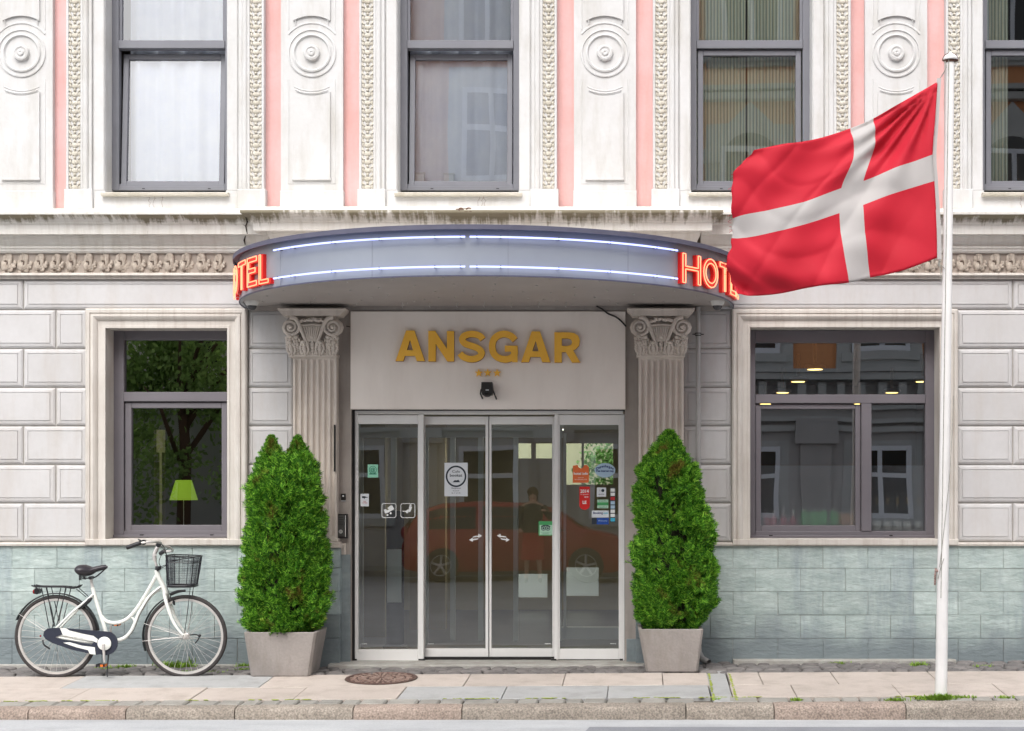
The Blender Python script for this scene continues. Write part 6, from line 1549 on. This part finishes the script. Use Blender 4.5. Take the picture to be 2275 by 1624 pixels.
m_ = MB(); m_.box(cx-w_/2, cx-w_/2+.045, YG-.003, YG-.002, cz-h_/2, cz+h_/2); m_.build('dark_square', M_dk, o); letters(o, [('Welcome',cx+.022,cz+.003,.022,.08,0,0)], YG, [M_pblue])
o, cx, cz, w_, h_ = card('payment_strip', 'narrow strip of credit card marks at the right edge of the right glass', 1355.5, 1367, 1083, 1160, YG, M_dk)
m_ = MB()
for i, mi in enumerate((0,0,1,2,2,0,0,3)): m_.box(cx-w_*.42, cx+w_*.42, YG-.003, YG-.002, Z(1085+i*9.4+7.4,YG), Z(1085+i*9.4,YG), mi)
m_.build('card_mark', [M_wh, M_red2, M_pblue, M_cyan], o)
# the glaziers' marks low on the panes
for i, px_ in enumerate((809, 957, 1216.5, 1362)):
    y = yl if 940 < px_ < 1230 else YG; m_ = MB(); text_mb(m_, 'record', X(px_,y), Z(1430,y), y-.001, .012, 0, L(12), .0008, .0004)
    tag(m_.build('glass_mark', M_wh, None, (X(px_,y), y, Z(1430,y))), 'tiny white maker mark low on the '+['far left pane','left sliding pane','right sliding pane','far right pane'][i], 'sticker')

# ================================================================ BEHIND THE WINDOWS
def curtain(x0, x1, z0, z1, y, amp, waves, m, name, label, cat='curtain', seed=0, group=None):
    rng = np.random.RandomState(seed); n = int(waves*10); m_ = MB(); ph = rng.rand(6)*6; vs = []; rows_ = 6
    for r_ in range(rows_+1):
        z = z1+(z0-z1)*r_/rows_
        for i in range(n+1):
            t = i/n; d = math.sin(2*math.pi*waves*t+ph[0]+.35*math.sin(t*9+ph[1]))*amp*(.5+.5*r_/rows_)+.4*amp*math.sin(2*math.pi*waves*2.3*t+ph[2]+r_*.1)
            vs.append((x0+(x1-x0)*t, y+d, z))
    m_.add(vs, [(r_*(n+1)+i, r_*(n+1)+i+1, (r_+1)*(n+1)+i+1, (r_+1)*(n+1)+i) for r_ in range(rows_) for i in range(n)])
    return tag(m_.build(name, m, None, ((x0+x1)/2, y, z0), smooth=True), label, cat, group)
M_sheer = mat('white_sheer', srgb(244,248,255), srgb(228,234,248), scale=3, rough=.9, trans=.15)
def stripe_mat(name, c1, c2, c3, freq):
    m = mat(name, c1, rough=.8); n = m.node_tree.nodes; l = m.node_tree.links; geo = n.new('ShaderNodeNewGeometry'); sx = n.new('ShaderNodeSeparateXYZ'); l.new(geo.outputs['Position'], sx.inputs[0])
    a = n.new('ShaderNodeMath'); a.operation = 'MULTIPLY'; a.inputs[1].default_value = freq; l.new(sx.outputs[0], a.inputs[0])
    b_ = n.new('ShaderNodeMath'); b_.operation = 'FRACT'; l.new(a.outputs[0], b_.inputs[0]); cr = n.new('ShaderNodeValToRGB'); cr.color_ramp.interpolation = 'CONSTANT'; l.new(b_.outputs[0], cr.inputs[0])
    cr.color_ramp.elements[0].color = c1; cr.color_ramp.elements[1].position = .42; cr.color_ramp.elements[1].color = c2; k = cr.color_ramp.elements.new(.86); k.color = c3
    l.new(cr.outputs[0], n['Principled BSDF'].inputs['Base Color']); return m
M_stripe = stripe_mat('striped_curtain', srgb(214,222,204), srgb(158,172,158), srgb(228,218,180), 34)
zc0, zc1 = Z(432), Z(-320)
curtain(X(262), X(520), zc0, zc1, .352, .030, 4, M_sheer, 'sheer_curtain', 'white sheer curtain in the upper window above the bicycle', seed=1, group='bedroom curtains')
curtain(X(900), X(1160), zc0, zc1, .362, .016, 5, M_sheer, 'sheer_curtain', 'white sheer curtain in the upper window above the canopy', seed=2, group='bedroom curtains')
curtain(X(1545), X(1664), zc0, zc1, .355, .010, 7, M_stripe, 'striped_curtain', 'left half of the striped curtains in the upper window left of the flag', seed=3, group='bedroom curtains')
curtain(X(1668), X(1800), zc0, zc1, .362, .010, 7, M_stripe, 'striped_curtain', 'right half of the striped curtains in the upper window left of the flag', seed=4, group='bedroom curtains')
curtain(X(2180), X(2262), zc0, zc1, .355, .010, 5, M_stripe, 'striped_curtain', 'striped curtain in the window at the right edge behind the flagpole', seed=5, group='bedroom curtains')
for px_, py in ((935, 396), (1000, 398)):
    x = X(px_, .42); m_ = MB(); m_.bbox(x-.045, x+.045, .31, .34, Z(412,.4), Z(py-6,.4), .006); m_.box(x-.05, x+.05, .305, .342, Z(py-6,.4), Z(py-9,.4))
    for k in range(4): m_.box(x-.03+k*.02, x-.026+k*.02, .307, .312, Z(410,.4), Z(py,.4))
    tag(m_.build('tea_caddy', M_white_card, None, (x, .43, Z(412,.4))), 'small pale box on the inner sill, '+('left' if px_ < 960 else 'right')+' one of two behind the sheer curtain', 'box')
# lounge lamp
M_shade = mat('lime_lamp_shade', srgb(176,206,40), srgb(160,192,40), scale=3, rough=.6, emit=(.45, .70, .06), estr=.42, trans=.4)
yl_ = .75; x = X(408, yl_)
lamp = empty('table_lamp', (x, yl_, Z(1195,yl_)), 'lime green cone shade lamp standing on a thin rod in the lounge window', 'lamp')
m_ = MB(); m_.lathe((x, yl_, 0), [(L(31)*1.05, Z(1111,yl_)), (L(18)*1.05, Z(1068,yl_)), (L(17)*1.05, Z(1066.5,yl_))], 32); m_.f = [f for f in m_.f if len(f) == 4]; m_.build('shade', M_shade, lamp, smooth=40)
m_ = MB(); m_.tube([(x, yl_, Z(1195,yl_)), (x, yl_, Z(1075,yl_))], .0035, 8); m_.build('rod', M_alu, lamp); m_ = MB(); m_.lathe((x, yl_, Z(1195,yl_)), [(.09,0),(.09,.008),(.01,.014)], 24); m_.build('foot', M_alu, lamp)
curtain(X(343,1.4), X(368,1.4), Z(1230,1.4), Z(955,1.4), 1.4, .02, 2, mat('ochre_drape', srgb(150,128,84), srgb(126,106,70), scale=3, rough=.9), 'drape', 'narrow ochre drape hanging inside the lounge left of the lime lamp', seed=8)
m_ = MB(); m_.lathe((X(357,1.2), 1.2, Z(1230,1.2)), [(.012,0),(.012,1.12),(0,1.12)], 10); m_.box(X(350,1.2), X(364,1.2), 1.16, 1.24, Z(1005,1.2), Z(955,1.2)); tag(m_.build('floor_lamp', mat('brass', srgb(196,176,120), rough=.4, emit=(.9,.8,.45), estr=.05), None, (X(357,1.2),1.2,Z(1230,1.2)), smooth=40), 'slim brass floor lamp inside the lounge left of the lime lamp', 'lamp')
m_ = MB(); m_.bbox(X(292,.9), X(505,.9), .8, 1.2, Z(1215,.9), Z(1196,.9), .004); tag(m_.build('window_bench', mat('bench_red', srgb(96,36,34), srgb(80,30,30), scale=5, rough=.7), None, (X(400,.9), 1, Z(1215,.9))), 'low dark red ledge inside the lounge under the lamp', 'bench')
# cafe: pendant lamps and drinks
Mg = emis('warm_lamp_glow', (1.0, .72, .24), 2.4); M_bras = mat('lamp_ring_brass', srgb(150,104,44), rough=.4)
k = 0
for i, Y in enumerate((1.6, 3.4, 5.4, 8.0)):
    for j, x in enumerate((2.03+.05*i, 3.42+.02*i)):
        if i == 0 and j == 1: continue
        z = CAMH+1.165; o = empty('ceiling_lamp', (x, Y, z), ['left','right'][j]+' row of glowing disc lamps on the cafe ceiling, '+['nearest','second','third','farthest'][i]+' one', 'lamp', 'disc lamps on the cafe ceiling')
        m_ = MB(); m_.lathe((x, Y, z), [(.075,.0),(.105,.006),(.108,.030),(.08,.05),(.02,.055),(.02,.30)], 28); m_.build('ring', M_bras, o, smooth=40)
        m_ = MB(); m_.lathe((x, Y, z-.004), [(.074,0),(.074,.006)], 28); m_.build('glowing_disc', Mg, o)
M_bred = mat('pink_juice', srgb(255,110,140), rough=.3); M_bgreen = mat('green_juice', srgb(120,250,150), rough=.3); M_bor = mat('orange_tin', srgb(255,196,130), srgb(250,184,112), scale=20, rough=.4)
M_bdark = mat('dark_bottle', srgb(20,32,34), rough=.2); M_lab = mat('bottle_label', srgb(240,246,240), rough=.6); M_foil = mat('gold_foil', srgb(220,190,110), rough=.4)
yS = .325; zS = Z(1176, yS)
m_ = MB(); m_.box(X(1680,.45), X(2060,.45), .272, .38, zS-.03, zS); tag(m_.build('display_shelf', mat('shelf_white', srgb(190,190,186), rough=.6), None, (X(1870,.45), .5, zS-.03)), 'white shelf behind the frosted cafe glass carrying bottles and tins', 'shelf')
def bottle(px_, kind, lab):
    x = X(px_, yS); o = empty({'r':'juice_bottle','g':'juice_bottle','o':'drink_tin','d':'wine_bottle'}[kind], (x, yS, zS), lab, {'r':'bottle','g':'bottle','o':'tin','d':'bottle'}[kind], {'r':'pink bottles','g':'green bottles','o':'orange tins','d':'dark bottles'}[kind]+' behind the cafe glass')
    a = MB(); b_ = MB()
    if kind == 'r': a.lathe((x,yS,zS), [(.034,0),(.036,.02),(.035,.09),(.014,.118)], 16); a.build('body', M_bred, o, smooth=40); b_.lathe((x,yS,zS), [(.014,.118),(.013,.16),(.016,.162),(.016,.175),(0,.175)], 12); b_.build('neck', M_lab, o, smooth=40)
    elif kind == 'g': a.lathe((x,yS,zS), [(.038,0),(.040,.02),(.040,.15),(.022,.17)], 16); a.build('body', M_bgreen, o, smooth=40); b_.lathe((x,yS,zS), [(.021,.17),(.021,.188),(0,.188)], 12); b_.build('cap', M_lab, o, smooth=40)
    elif kind == 'o': a.lathe((x,yS,zS), [(.036,0),(.040,.01),(.040,.125),(.034,.138)], 18); a.build('body', M_bor, o, smooth=40); b_.lathe((x,yS,zS), [(.034,.1385),(.034,.145),(0,.142)], 16); b_.build('lid', M_foil, o, smooth=40)
    else:
        a.lathe((x,yS,zS), [(.036,0),(.038,.01),(.038,.155),(.03,.19),(.015,.21),(.014,.235)], 16); a.build('body', M_bdark, o, smooth=40)
        b_.lathe((x,yS,zS), [(.0385,.0),(.0385,.075)], 16); b_.build('label', M_lab, o, smooth=40); b_ = MB(); b_.lathe((x,yS,zS), [(.0145,.215),(.0145,.28),(.016,.281),(.016,.29),(0,.29)], 12); b_.build('foil', M_foil, o, smooth=40)
nth = ['leftmost','second from left','third from left','fourth from left','fifth from left','sixth from left']
for i, px_ in enumerate((1703, 1718, 1741, 1762)): bottle(px_, 'r', nth[i]+' of the pink bottles behind the frosted cafe glass')
for i, px_ in enumerate((1787, 1809, 1829, 1853)): bottle(px_, 'g', nth[i]+' of the green bottles behind the frosted cafe glass')
for i, px_ in enumerate((1872, 1890, 1908)): bottle(px_, 'o', nth[i]+' of the orange tins behind the frosted cafe glass')
for i, px_ in enumerate((1948, 1972, 1994, 2016, 2041)): bottle(px_, 'd', nth[i]+' of the dark white-labelled bottles in the narrow cafe pane')

# ================================================================ WEEDS
M_weed = mat('weed_green', srgb(112,150,46), srgb(142,172,60), scale=40, rough=.7, trans=.2, island=.25)
M_mossg = mat('moss_green', srgb(132,150,52), srgb(168,178,84), scale=50, rough=.95, bump=.8, bscale=120)
def weeds(spots, name, label, cat):
    m_ = MB(); rng = np.random.RandomState(4)
    for (px_, y, n, r, h) in spots:
        x0 = X(px_, y)
        for i in range(n):
            x, yy = x0+rng.normal()*r, y+rng.normal()*r*.35; z = gz(x, yy)-.004; a = rng.rand()*6.28; ln = h*rng.uniform(.4, 1.1)
            d = Vector((math.cos(a)*.6, math.sin(a)*.6, rng.uniform(.4, 1.2))).normalized(); s = d.cross(Vector((0,0,1))).normalized()*rng.uniform(.0015,.004); p = Vector((x, yy, z))
            m_.add([p-s, p+s, p+d*ln*.6+s*1.3, p+d*ln, p+d*ln*.6-s*1.3], [(0,1,2,3,4)])
    return tag(m_.build(name, M_weed, None, (X(spots[0][0], spots[0][1]), spots[0][1], 0)), label, cat, kind='stuff')
sp = [(375,-.12,260,.055,.075),(280,-.16,150,.05,.05),(412,-.10,120,.05,.06),(418,-.02,80,.04,.11),(700,-.04,60,.04,.04),(545,-.1,90,.04,.05),(235,-.2,70,.06,.03),(540,-.35,60,.03,.03),(1862,-.15,60,.04,.04),(2040,-.3,90,.05,.05),(2180,-.4,60,.05,.03),(440,-.5,90,.1,.03)]
weeds(sp, 'weeds', 'small green weeds growing between the cobbles along the plinth', 'weeds')
sp = [(2090,-2.0,420,.045,.06),(2058,-1.98,220,.045,.035),(2140,-1.93,160,.05,.03),(1990,-2.02,140,.04,.03),(1768,-2.0,90,.025,.03),(1590,-1.95,60,.02,.02),(2232,-1.95,60,.03,.03)]
weeds(sp, 'grass_tuft', 'bright grass tufts at the foot of the flagpole and in the kerb joints', 'grass')
m_ = MB(); rng = np.random.RandomState(9)
for i in range(500):
    px_ = rng.uniform(-300, 2600); c = math.sin(px_*.013)+math.sin(px_*.031+1)
    if c < .1: continue
    y = -1.862+rng.normal()*.006; x = X(px_, y); r = rng.uniform(.004, .016); m_.ball((x, y, gz(x,y)+.0), r*1.8, r*.6, .0035, 6, 4)
for i in range(150):
    t = rng.rand(); y = -2.0+1.2*t; px_ = 1572 if i % 2 else 1617; x = X(px_, -.5)+(y+.5)*-.03*-1+rng.normal()*.004; m_.ball((x, y, gz(x,y)+.001), .008, .012, .003, 6, 4)
tag(m_.build('moss', M_mossg, None, (0,-1.86,0)), 'yellow green moss in the joints of the pavement slabs', 'moss', kind='stuff')

# ================================================================ ACROSS THE STREET (seen only in the glass)
M_or = mat('orange_render', srgb(232,166,116), srgb(224,156,108), scale=1, rough=.9); M_gr = mat('grey_render', srgb(186,184,182), srgb(174,172,170), scale=1, rough=.9); M_gr2 = mat('grey_stone_trim', srgb(196,198,196), srgb(182,184,182), scale=2, rough=.9)
M_wf = mat('white_window_paint', srgb(226,230,236), rough=.4); M_dg = mat('dark_window_glass', srgb(36,40,40), rough=.05)
YO = -19.2
op = empty('opposite_building', (4, YO, -.1), 'orange and grey rendered building across the street reflected in the windows', 'building')
def ob(x0, x1, d0, d1, z0, z1, m_): m_.box(x0, x1, YO-d1 if d1 < 0 else YO, YO+d0, z0, z1)
m_ = MB(); m_.box(-6.2, 22, YO-8, YO, -.1, 15.6); m_.build('upper_wall', M_or, op)
m_ = MB(); m_.box(-6.3, 22.1, YO-.05, YO+.12, -.1, 3.9)
for x in (-3.87,-1.12,1.62,4.37,7.12,9.87): m_.box(x-.3, x+.3, YO, YO+.22, -.1, 2.5); m_.box(x-.42, x+.42, YO, YO+.32, 2.5, 3.0)
m_.build('ground_floor', M_gr, op)
m_ = MB()
for z, d, h in ((2.75,.24,.12),(2.95,.3,.10),(3.25,.26,.08),(3.85,.5,.14),(4.0,.55,.08),(6.1,.2,.18),(9.72,.26,.14),(9.9,.34,.1),(10.55,.2,.12),(15.3,.5,.3)): m_.box(-6.35, 22.15, YO, YO+d, z, z+h)
for i in range(60): m_.box(-6.1+i*.42, -5.93+i*.42, YO, YO+.36, 3.5, 3.8)
m_.build('string_course', M_gr2, op)
for i in range(8):
    x = -5.25+i*2.75+.0
    for zi, (z0, z1) in enumerate(((.9,2.45),(4.4,5.95),(6.5,8.7),(10.8,12.8))):
        wdo = empty('window', (0,0,0)); wdo.parent = op; wdo.location = Vector((x, YO, z0))-wloc(op)
        hw = .62; m_ = MB()
        ww = .22 if zi == 0 else .30; m_.box(x-hw-ww, x+hw+ww, YO, YO+.14, z0-.35 if zi else z0-.15, z1+(.5 if zi else .12)); m_.box(x-hw-.2, x+hw+.2, YO+.14, YO+.2, z0-.16, z0)
        if zi == 2:
            m_.prism([[(x-hw-.6, z1-.3),(x, z1+.95),(x+hw+.6, z1-.3)]], YO+.14, YO+.3)
        m_.build('surround', M_gr2, wdo)
        m_ = MB(); m_.box(x-hw, x+hw, YO+.145 if zi != 2 else YO+.305, YO+.16 if zi != 2 else YO+.32, z0, z1 if zi != 2 else z1-.35); 
        if zi == 2: m_.lathe((x, YO+.305, z1-.35), [(hw,0),(hw,.015)], 24, 'y')
        m_.build('glass', M_dg, wdo)
        m_ = MB(); yf = YO+(.16 if zi != 2 else .32)
        for a in (-hw, -.05, hw-.09): m_.box(x+a, x+a+.1, yf, yf+.05, z0, z1-(0 if zi != 2 else .1))
        for b_ in (z0, (z0+z1)/2+.1, z1-.1): m_.box(x-hw, x+hw, yf, yf+.045, b_, b_+.1)
        m_.build('frame', M_wf, wdo)
g = MB(); g.add([(-60,-19.3,-.05),(60,-19.3,-.05),(60,-17.2,-.05),(-60,-17.2,-.05),(-60,-17.2,-.2),(60,-17.2,-.2)], [(0,1,2,3),(3,2,5,4)]); g.build('far_pavement', mat('far_paving', srgb(150,148,144), srgb(136,134,130), scale=2, rough=.9), kind='structure')
# trees, wall and an added house closing the view to the left
M_leaf = mat('tree_leaf', srgb(120,150,78), srgb(146,176,96), scale=6, rough=.7, island=.4, trans=.3)
def tree(x, y, h, r, label, seed):
    rng = np.random.RandomState(seed); o = empty('street_tree', (x, y, -.1), label, 'tree', 'trees across the street')
    m_ = MB(); m_.tube([(x,y,-.1),(x+.1,y,h*.35),(x,y,h*.6)], [.16,.12,.07], 10)
    for i in range(7): a = rng.rand()*6.28; m_.tube([(x+.06,y,h*(.3+.04*i)), (x+math.cos(a)*r*.4,y+math.sin(a)*r*.4,h*(.48+.04*i)), (x+math.cos(a)*r*.75,y+math.sin(a)*r*.75,h*(.55+.05*i))], [.06,.04,.015], 6)
    m_.build('trunk', M_bark, o, smooth=True)
    m_ = MB(); cl = [(rng.normal(size=3)*np.array([r*.42, r*.42, h*.18])+np.array([x, y, h*.64])) for _ in range(56)]
    for c in cl:
        for k in range(150):
            p = Vector(c+rng.normal(size=3)*.28); d = Vector(rng.normal(size=3)).normalized(); s = d.orthogonal().normalized()*.05; ln = .14
            m_.add([p, p+d*ln*.5+s, p+d*ln, p+d*ln*.5-s], [(0,1,2,3)])
    m_.build('crown', M_leaf, o)
tree(-8.6,-17.6,6.4,2.1,'leafy tree across the street reflected in the lounge window, nearest the orange house',31)
tree(-11.6,-18.6,6.0,2.3,'leafy tree across the street farther from the orange house',32)
tree(-7.0,-20.6,5.2,1.7,'small tree behind the orange house corner',33)
fh = empty('added_sky_blocker', (-19, -28, -.16), 'plain pale house standing far behind the trees across the street', 'building')  # unseen house, added to cut the sky light on the left of the facade
m_ = MB(); m_.box(-34, -6.6, -34, -28, -.16, 8.2); m_.build('wall', M_gr2, fh)
m_ = MB(); m_.box(-34.3, -6.3, -34.3, -27.7, 8.2, 8.5); m_.build('roof', M_gr, fh)
for i in range(6):
    for z0 in (1.2, 4.8):
        m_ = MB(); m_.box(-32+i*4.1, -30.8+i*4.1, -28, -27.95, z0, z0+1.8); m_.build('window', M_dg, fh)
nb = empty('garden_wall', (-14, -21.5, -.1), 'plain grey garden wall behind the trees across the street', 'wall')
m_ = MB(); m_.bbox(-26, -6.2, -21.9, -21.5, -.1, 3.2, .02); m_.build('masonry', M_gr, nb); m_ = MB(); m_.box(-26, -6.2, -22, -21.4, 3.2, 3.3); m_.build('coping', M_gr2, nb)

# red car parked opposite ----------------------------------------------------
M_car = mat('red_car_paint', srgb(176,20,28), srgb(166,16,24), scale=3, rough=.25, spec=.7); M_cg = mat('car_glass', srgb(26,34,40), rough=.04)
car = empty('parked_car', (-1.7, -15.9, -.19), 'red hatchback parked across the street reflected in the glass doors', 'car')
g0 = -.16
st = [(-3.82,.50,.30,.62,.62,.55),(-3.72,.74,.24,.86,.95,.62),(-3.45,.82,.20,.92,1.30,.60),(-3.1,.85,.18,.93,1.42,.62),(-2.4,.86,.18,.93,1.47,.64),(-1.6,.86,.18,.92,1.46,.64),(-1.0,.86,.18,.91,1.36,.62),(-.55,.85,.18,.90,1.08,.66),(-.30,.85,.18,.88,.92,.74),(.1,.82,.20,.80,.83,.70),(.35,.74,.26,.70,.72,.60),(.46,.56,.36,.58,.60,.46)]
def sect(x, hw, zb, zbelt, zt, ht):
    return [(x,-hw*.92,zb),(x,-hw,zb+.12),(x,-hw*1.0,(zb+zbelt)/2),(x,-hw*.97,zbelt),(x,-(hw*.97+ht)/2,(zbelt+zt)/2),(x,-ht,zt-.05),(x,-ht*.8,zt),(x,ht*.8,zt),(x,ht,zt-.05),(x,(hw*.97+ht)/2,(zbelt+zt)/2),(x,hw*.97,zbelt),(x,hw,(zb+zbelt)/2),(x,hw,zb+.12),(x,hw*.92,zb)]
m_ = MB(); vs = []
for s_ in st: vs += [(p[0], -15.9+p[1], g0+p[2]) for p in sect(*s_)]
k = 14; fs = [(i*k+j, i*k+(j+1)%k, (i+1)*k+(j+1)%k, (i+1)*k+j) for i in range(len(st)-1) for j in range(k)]+[tuple(range(k-1,-1,-1)), tuple((len(st)-1)*k+j for j in range(k))]
m_.add(vs, fs); m_.build('body', M_car, car, smooth=35)
def side_pt(x, t, s_):
    i = max(0, min(len(st)-2, sum(1 for q in st if q[0] <= x)-1)); f = (x-st[i][0])/(st[i+1][0]-st[i][0]); a = [st[i][n_]+(st[i+1][n_]-st[i][n_])*f for n_ in range(6)]
    hw, zb_, zt_, ht = a[1]*.97, a[3], a[4]-.05, a[5]; mid = (hw+ht)/2
    y = hw+(mid-hw)*t*2 if t < .5 else mid+(ht-mid)*(t*2-1); zm = (zb_+a[4])/2; z = zb_+(zm-zb_)*t*2 if t < .5 else zm+(zt_-zm)*(t*2-1)
    return (x, -15.9+s_*(y+.008), g0+z)
for s_ in (-1, 1):
    for (a, b_) in ((-3.3,-2.45), (-2.33,-1.35), (-1.27,-.75)):
        m_ = MB(); n = 8; vs = [side_pt(a+(b_-a)*i/n, .06, s_) for i in range(n+1)]+[side_pt(a+(b_-a)*i/n, .9, s_) for i in range(n+1)]
        m_.add(vs, [(i, i+1, n+2+i, n+1+i) for i in range(n)]); m_.build('side_window', M_cg, car)
m_ = MB(); m_.add([(-1.02,-16.45,g0+1.34),(-1.02,-15.35,g0+1.34),(-.40,-15.22,g0+1.0),(-.40,-16.58,g0+1.0)], [(0,1,2,3)]); m_.build('windscreen', M_cg, car)
m_ = MB(); m_.add([(-3.50,-16.4,g0+1.33),(-3.50,-15.4,g0+1.33),(-3.76,-15.3,g0+.98),(-3.76,-16.5,g0+.98)], [(0,1,2,3)]); m_.build('rear_window', M_cg, car)
for (wx) in (-3.06, -.38):
    for s_ in (-1, 1):
        o = empty('wheel', (0,0,0)); o.parent = car; c = Vector((wx, -15.9+s_*.80, g0+.31)); o.location = c-wloc(car)
        m_ = MB(); m_.lathe(c, [(.20,-.09),(.30,-.09),(.31,-.06),(.31,.06),(.30,.09),(.20,.09)], 32, 'y'); m_.build('tyre', M_tyre, o, smooth=40)
        m_ = MB(); m_.lathe(c, [(.205,s_*.07),(.19,s_*.10),(.17,s_*.085),(.165,s_*.06)], 32, 'y')
        for q in range(5): a = R(72*q+15); m_.tube([(c.x,c.y+s_*.085,c.z),(c.x+.18*math.cos(a),c.y+s_*.09,c.z+.18*math.sin(a))], .024, 6)
        m_.ball((c.x, c.y+s_*.09, c.z), .05, .02, .05, 10, 6); m_.build('rim', M_rim, o, smooth=40)
for s_ in (-1, 1):
    m_ = MB(); m_.ball((.33,-15.9+s_*.58,g0+.63), .10, .14, .07, 10, 6); m_.build('headlight', M_white_card, car, smooth=True)
    m_ = MB(); m_.ball((-3.74,-15.9+s_*.62,g0+.88), .08, .12, .12, 10, 6); m_.build('tail_light', M_redl, car, smooth=True)

# photographer's companion reflected in the right sliding leaf ---------------------
def person(x0, y0, face):
    g_ = -.16; o = empty('person', (x0, y0, g_), 'person in dark jacket and red skirt standing by the red car across the street', 'person')
    nodes = {'pel':(0,0,.92,.13,.10),'spi':(0,0,1.10,.125,.095),'che':(0,.01,1.30,.15,.105),'nek0':(0,0,1.44,.075,.065),'nek':(0,.01,1.50,.05,.05),'hea':(0,.02,1.60,.078,.09),'top':(0,.01,1.69,.06,.07),
        'hl':(-.09,0,.86,.085,.085),'kl':(-.10,.03,.48,.055,.055),'al':(-.11,-.01,.10,.036,.036),'hel':(-.11,-.03,.05,.035,.035),'tl':(-.12,.15,.035,.028,.022),
        'hr':(.09,0,.86,.085,.085),'kr':(.11,.06,.48,.055,.055),'ar':(.14,.03,.10,.036,.036),'her':(.14,.01,.05,.035,.035),'tr':(.16,.19,.035,.028,.022),
        'sl':(-.18,0,1.40,.055,.055),'el':(-.24,.02,1.14,.042,.042),'wl':(-.22,.18,.98,.028,.028),'pl':(-.215,.24,.96,.032,.016),
        'sr':(.18,0,1.40,.055,.055),'er':(.30,.08,1.20,.042,.042),'wr':(.22,.28,1.32,.028,.028),'pr':(.20,.34,1.35,.032,.016)}
    E = [('pel','spi'),('spi','che'),('che','nek0'),('nek0','nek'),('nek','hea'),('hea','top'),('pel','hl'),('hl','kl'),('kl','al'),('al','hel'),('hel','tl'),('pel','hr'),('hr','kr'),('kr','ar'),('ar','her'),('her','tr'),('nek0','sl'),('sl','el'),('el','wl'),('wl','pl'),('nek0','sr'),('sr','er'),('er','wr'),('wr','pr')]
    for sd_, w_ in (('l','pl'),('r','pr')):
        bx_, by, bz_ = nodes[w_][:3]
        for f, (dx, ln) in enumerate(((-.024,.062),(-.008,.072),(.008,.068),(.024,.052))):
            nodes[f'f{sd_}{f}a'] = (bx_+dx, by+.02, bz_-.002, .010, .009); nodes[f'f{sd_}{f}b'] = (bx_+dx*1.15, by+.02+ln*.5, bz_-.010, .009, .008); nodes[f'f{sd_}{f}c'] = (bx_+dx*1.1, by+.02+ln*.85, bz_-.034, .008, .007)
            E += [(w_, f'f{sd_}{f}a'), (f'f{sd_}{f}a', f'f{sd_}{f}b'), (f'f{sd_}{f}b', f'f{sd_}{f}c')]
        q = 1 if sd_ == 'l' else -1
        nodes[f't{sd_}a'] = (bx_+q*.034, by-.004, bz_-.004, .011, .010); nodes[f't{sd_}b'] = (bx_+q*.050, by+.032, bz_-.012, .009, .009); E += [(w_, f't{sd_}a'), (f't{sd_}a', f't{sd_}b')]
    ks = list(nodes); me = bpy.data.meshes.new('body')
    me.from_pydata([(nodes[k_][0]*face, nodes[k_][1], nodes[k_][2]) for k_ in ks], [(ks.index(a), ks.index(b_)) for a, b_ in E], [])
    M_skin = mat('skin', srgb(206,160,136), rough=.6); me.materials.append(M_skin)
    b = bpy.data.objects.new('body', me); col.objects.link(b); b.parent = o
    sk = b.modifiers.new('skin', 'SKIN'); sub = b.modifiers.new('sub', 'SUBSURF'); sub.levels = 1; sub.render_levels = 1
    for i, k_ in enumerate(ks): me.skin_vertices[0].data[i].radius = nodes[k_][3:5]
    me.skin_vertices[0].data[0].use_root = True
    M_sk = mat('red_skirt_cloth', srgb(200,26,40), srgb(186,22,36), scale=6, rough=.9); M_jk = mat('dark_jacket_cloth', srgb(34,38,46), srgb(26,30,38), scale=6, rough=.9); M_hair = mat('brown_hair', srgb(70,48,34), rough=.7)
    def el(prof, name, m): # elliptical cloth shell
        m_ = MB(); m_.lathe((x0, y0, g_), prof, 28, 'z', sy=.74); m_.f = [f for f in m_.f if len(f) == 4]; return m_.build(name, m, o, smooth=True)
    el([(.215,.42),(.20,.60),(.195,.80),(.165,.98),(.15,1.06)], 'skirt', M_sk); el([(.18,.92),(.175,1.02),(.17,1.15),(.185,1.30),(.16,1.42),(.09,1.47),(.065,1.49)], 'jacket', M_jk)
    for a, b_, c_ in (('sl','el','wl'),('sr','er','wr')):
        m_ = MB(); m_.tube([(x0+nodes[k_][0]*face, y0+nodes[k_][1], g_+nodes[k_][2]) for k_ in (a,b_,c_)], [.07,.058,.042], 12); m_.build('sleeve', M_jk, o, smooth=True)
    m_ = MB(); m_.ball((x0, y0-.015, g_+1.66), .10, .105, .10, 14, 8); m_.ball((x0, y0-.06, g_+1.57), .085, .06, .12, 12, 8); m_.build('hair', M_hair, o, smooth=True)
    m_ = MB()
    for q in (-1, 1): m_.ball((x0+q*.032, y0+.098, g_+1.615), .010, .008, .007, 8, 5)
    m_.build('eyes', M_dk, o); m_ = MB(); m_.ball((x0, y0+.108, g_+1.59), .011, .016, .018, 8, 5); m_.build('nose', M_skin, o, smooth=True)
    m_ = MB(); m_.ball((x0, y0+.098, g_+1.555), .022, .008, .006, 8, 5); m_.build('mouth', M_red2, o, smooth=True)
    for k_ in ('l','r'):
        n_ = nodes['he'+k_]; t_ = nodes['t'+k_]; m_ = MB(); m_.tube([(x0+n_[0]*face, y0+n_[1]-.04, g_+.035), (x0+(n_[0]+t_[0])/2*face, y0+(n_[1]+t_[1])/2, g_+.042), (x0+t_[0]*face, y0+t_[1]+.03, g_+.028)], [.036,.042,.028], 12, flat=.8); m_.build('shoe', M_jk, o, smooth=True)
    return o
person(-1.36, -14.45, 1)
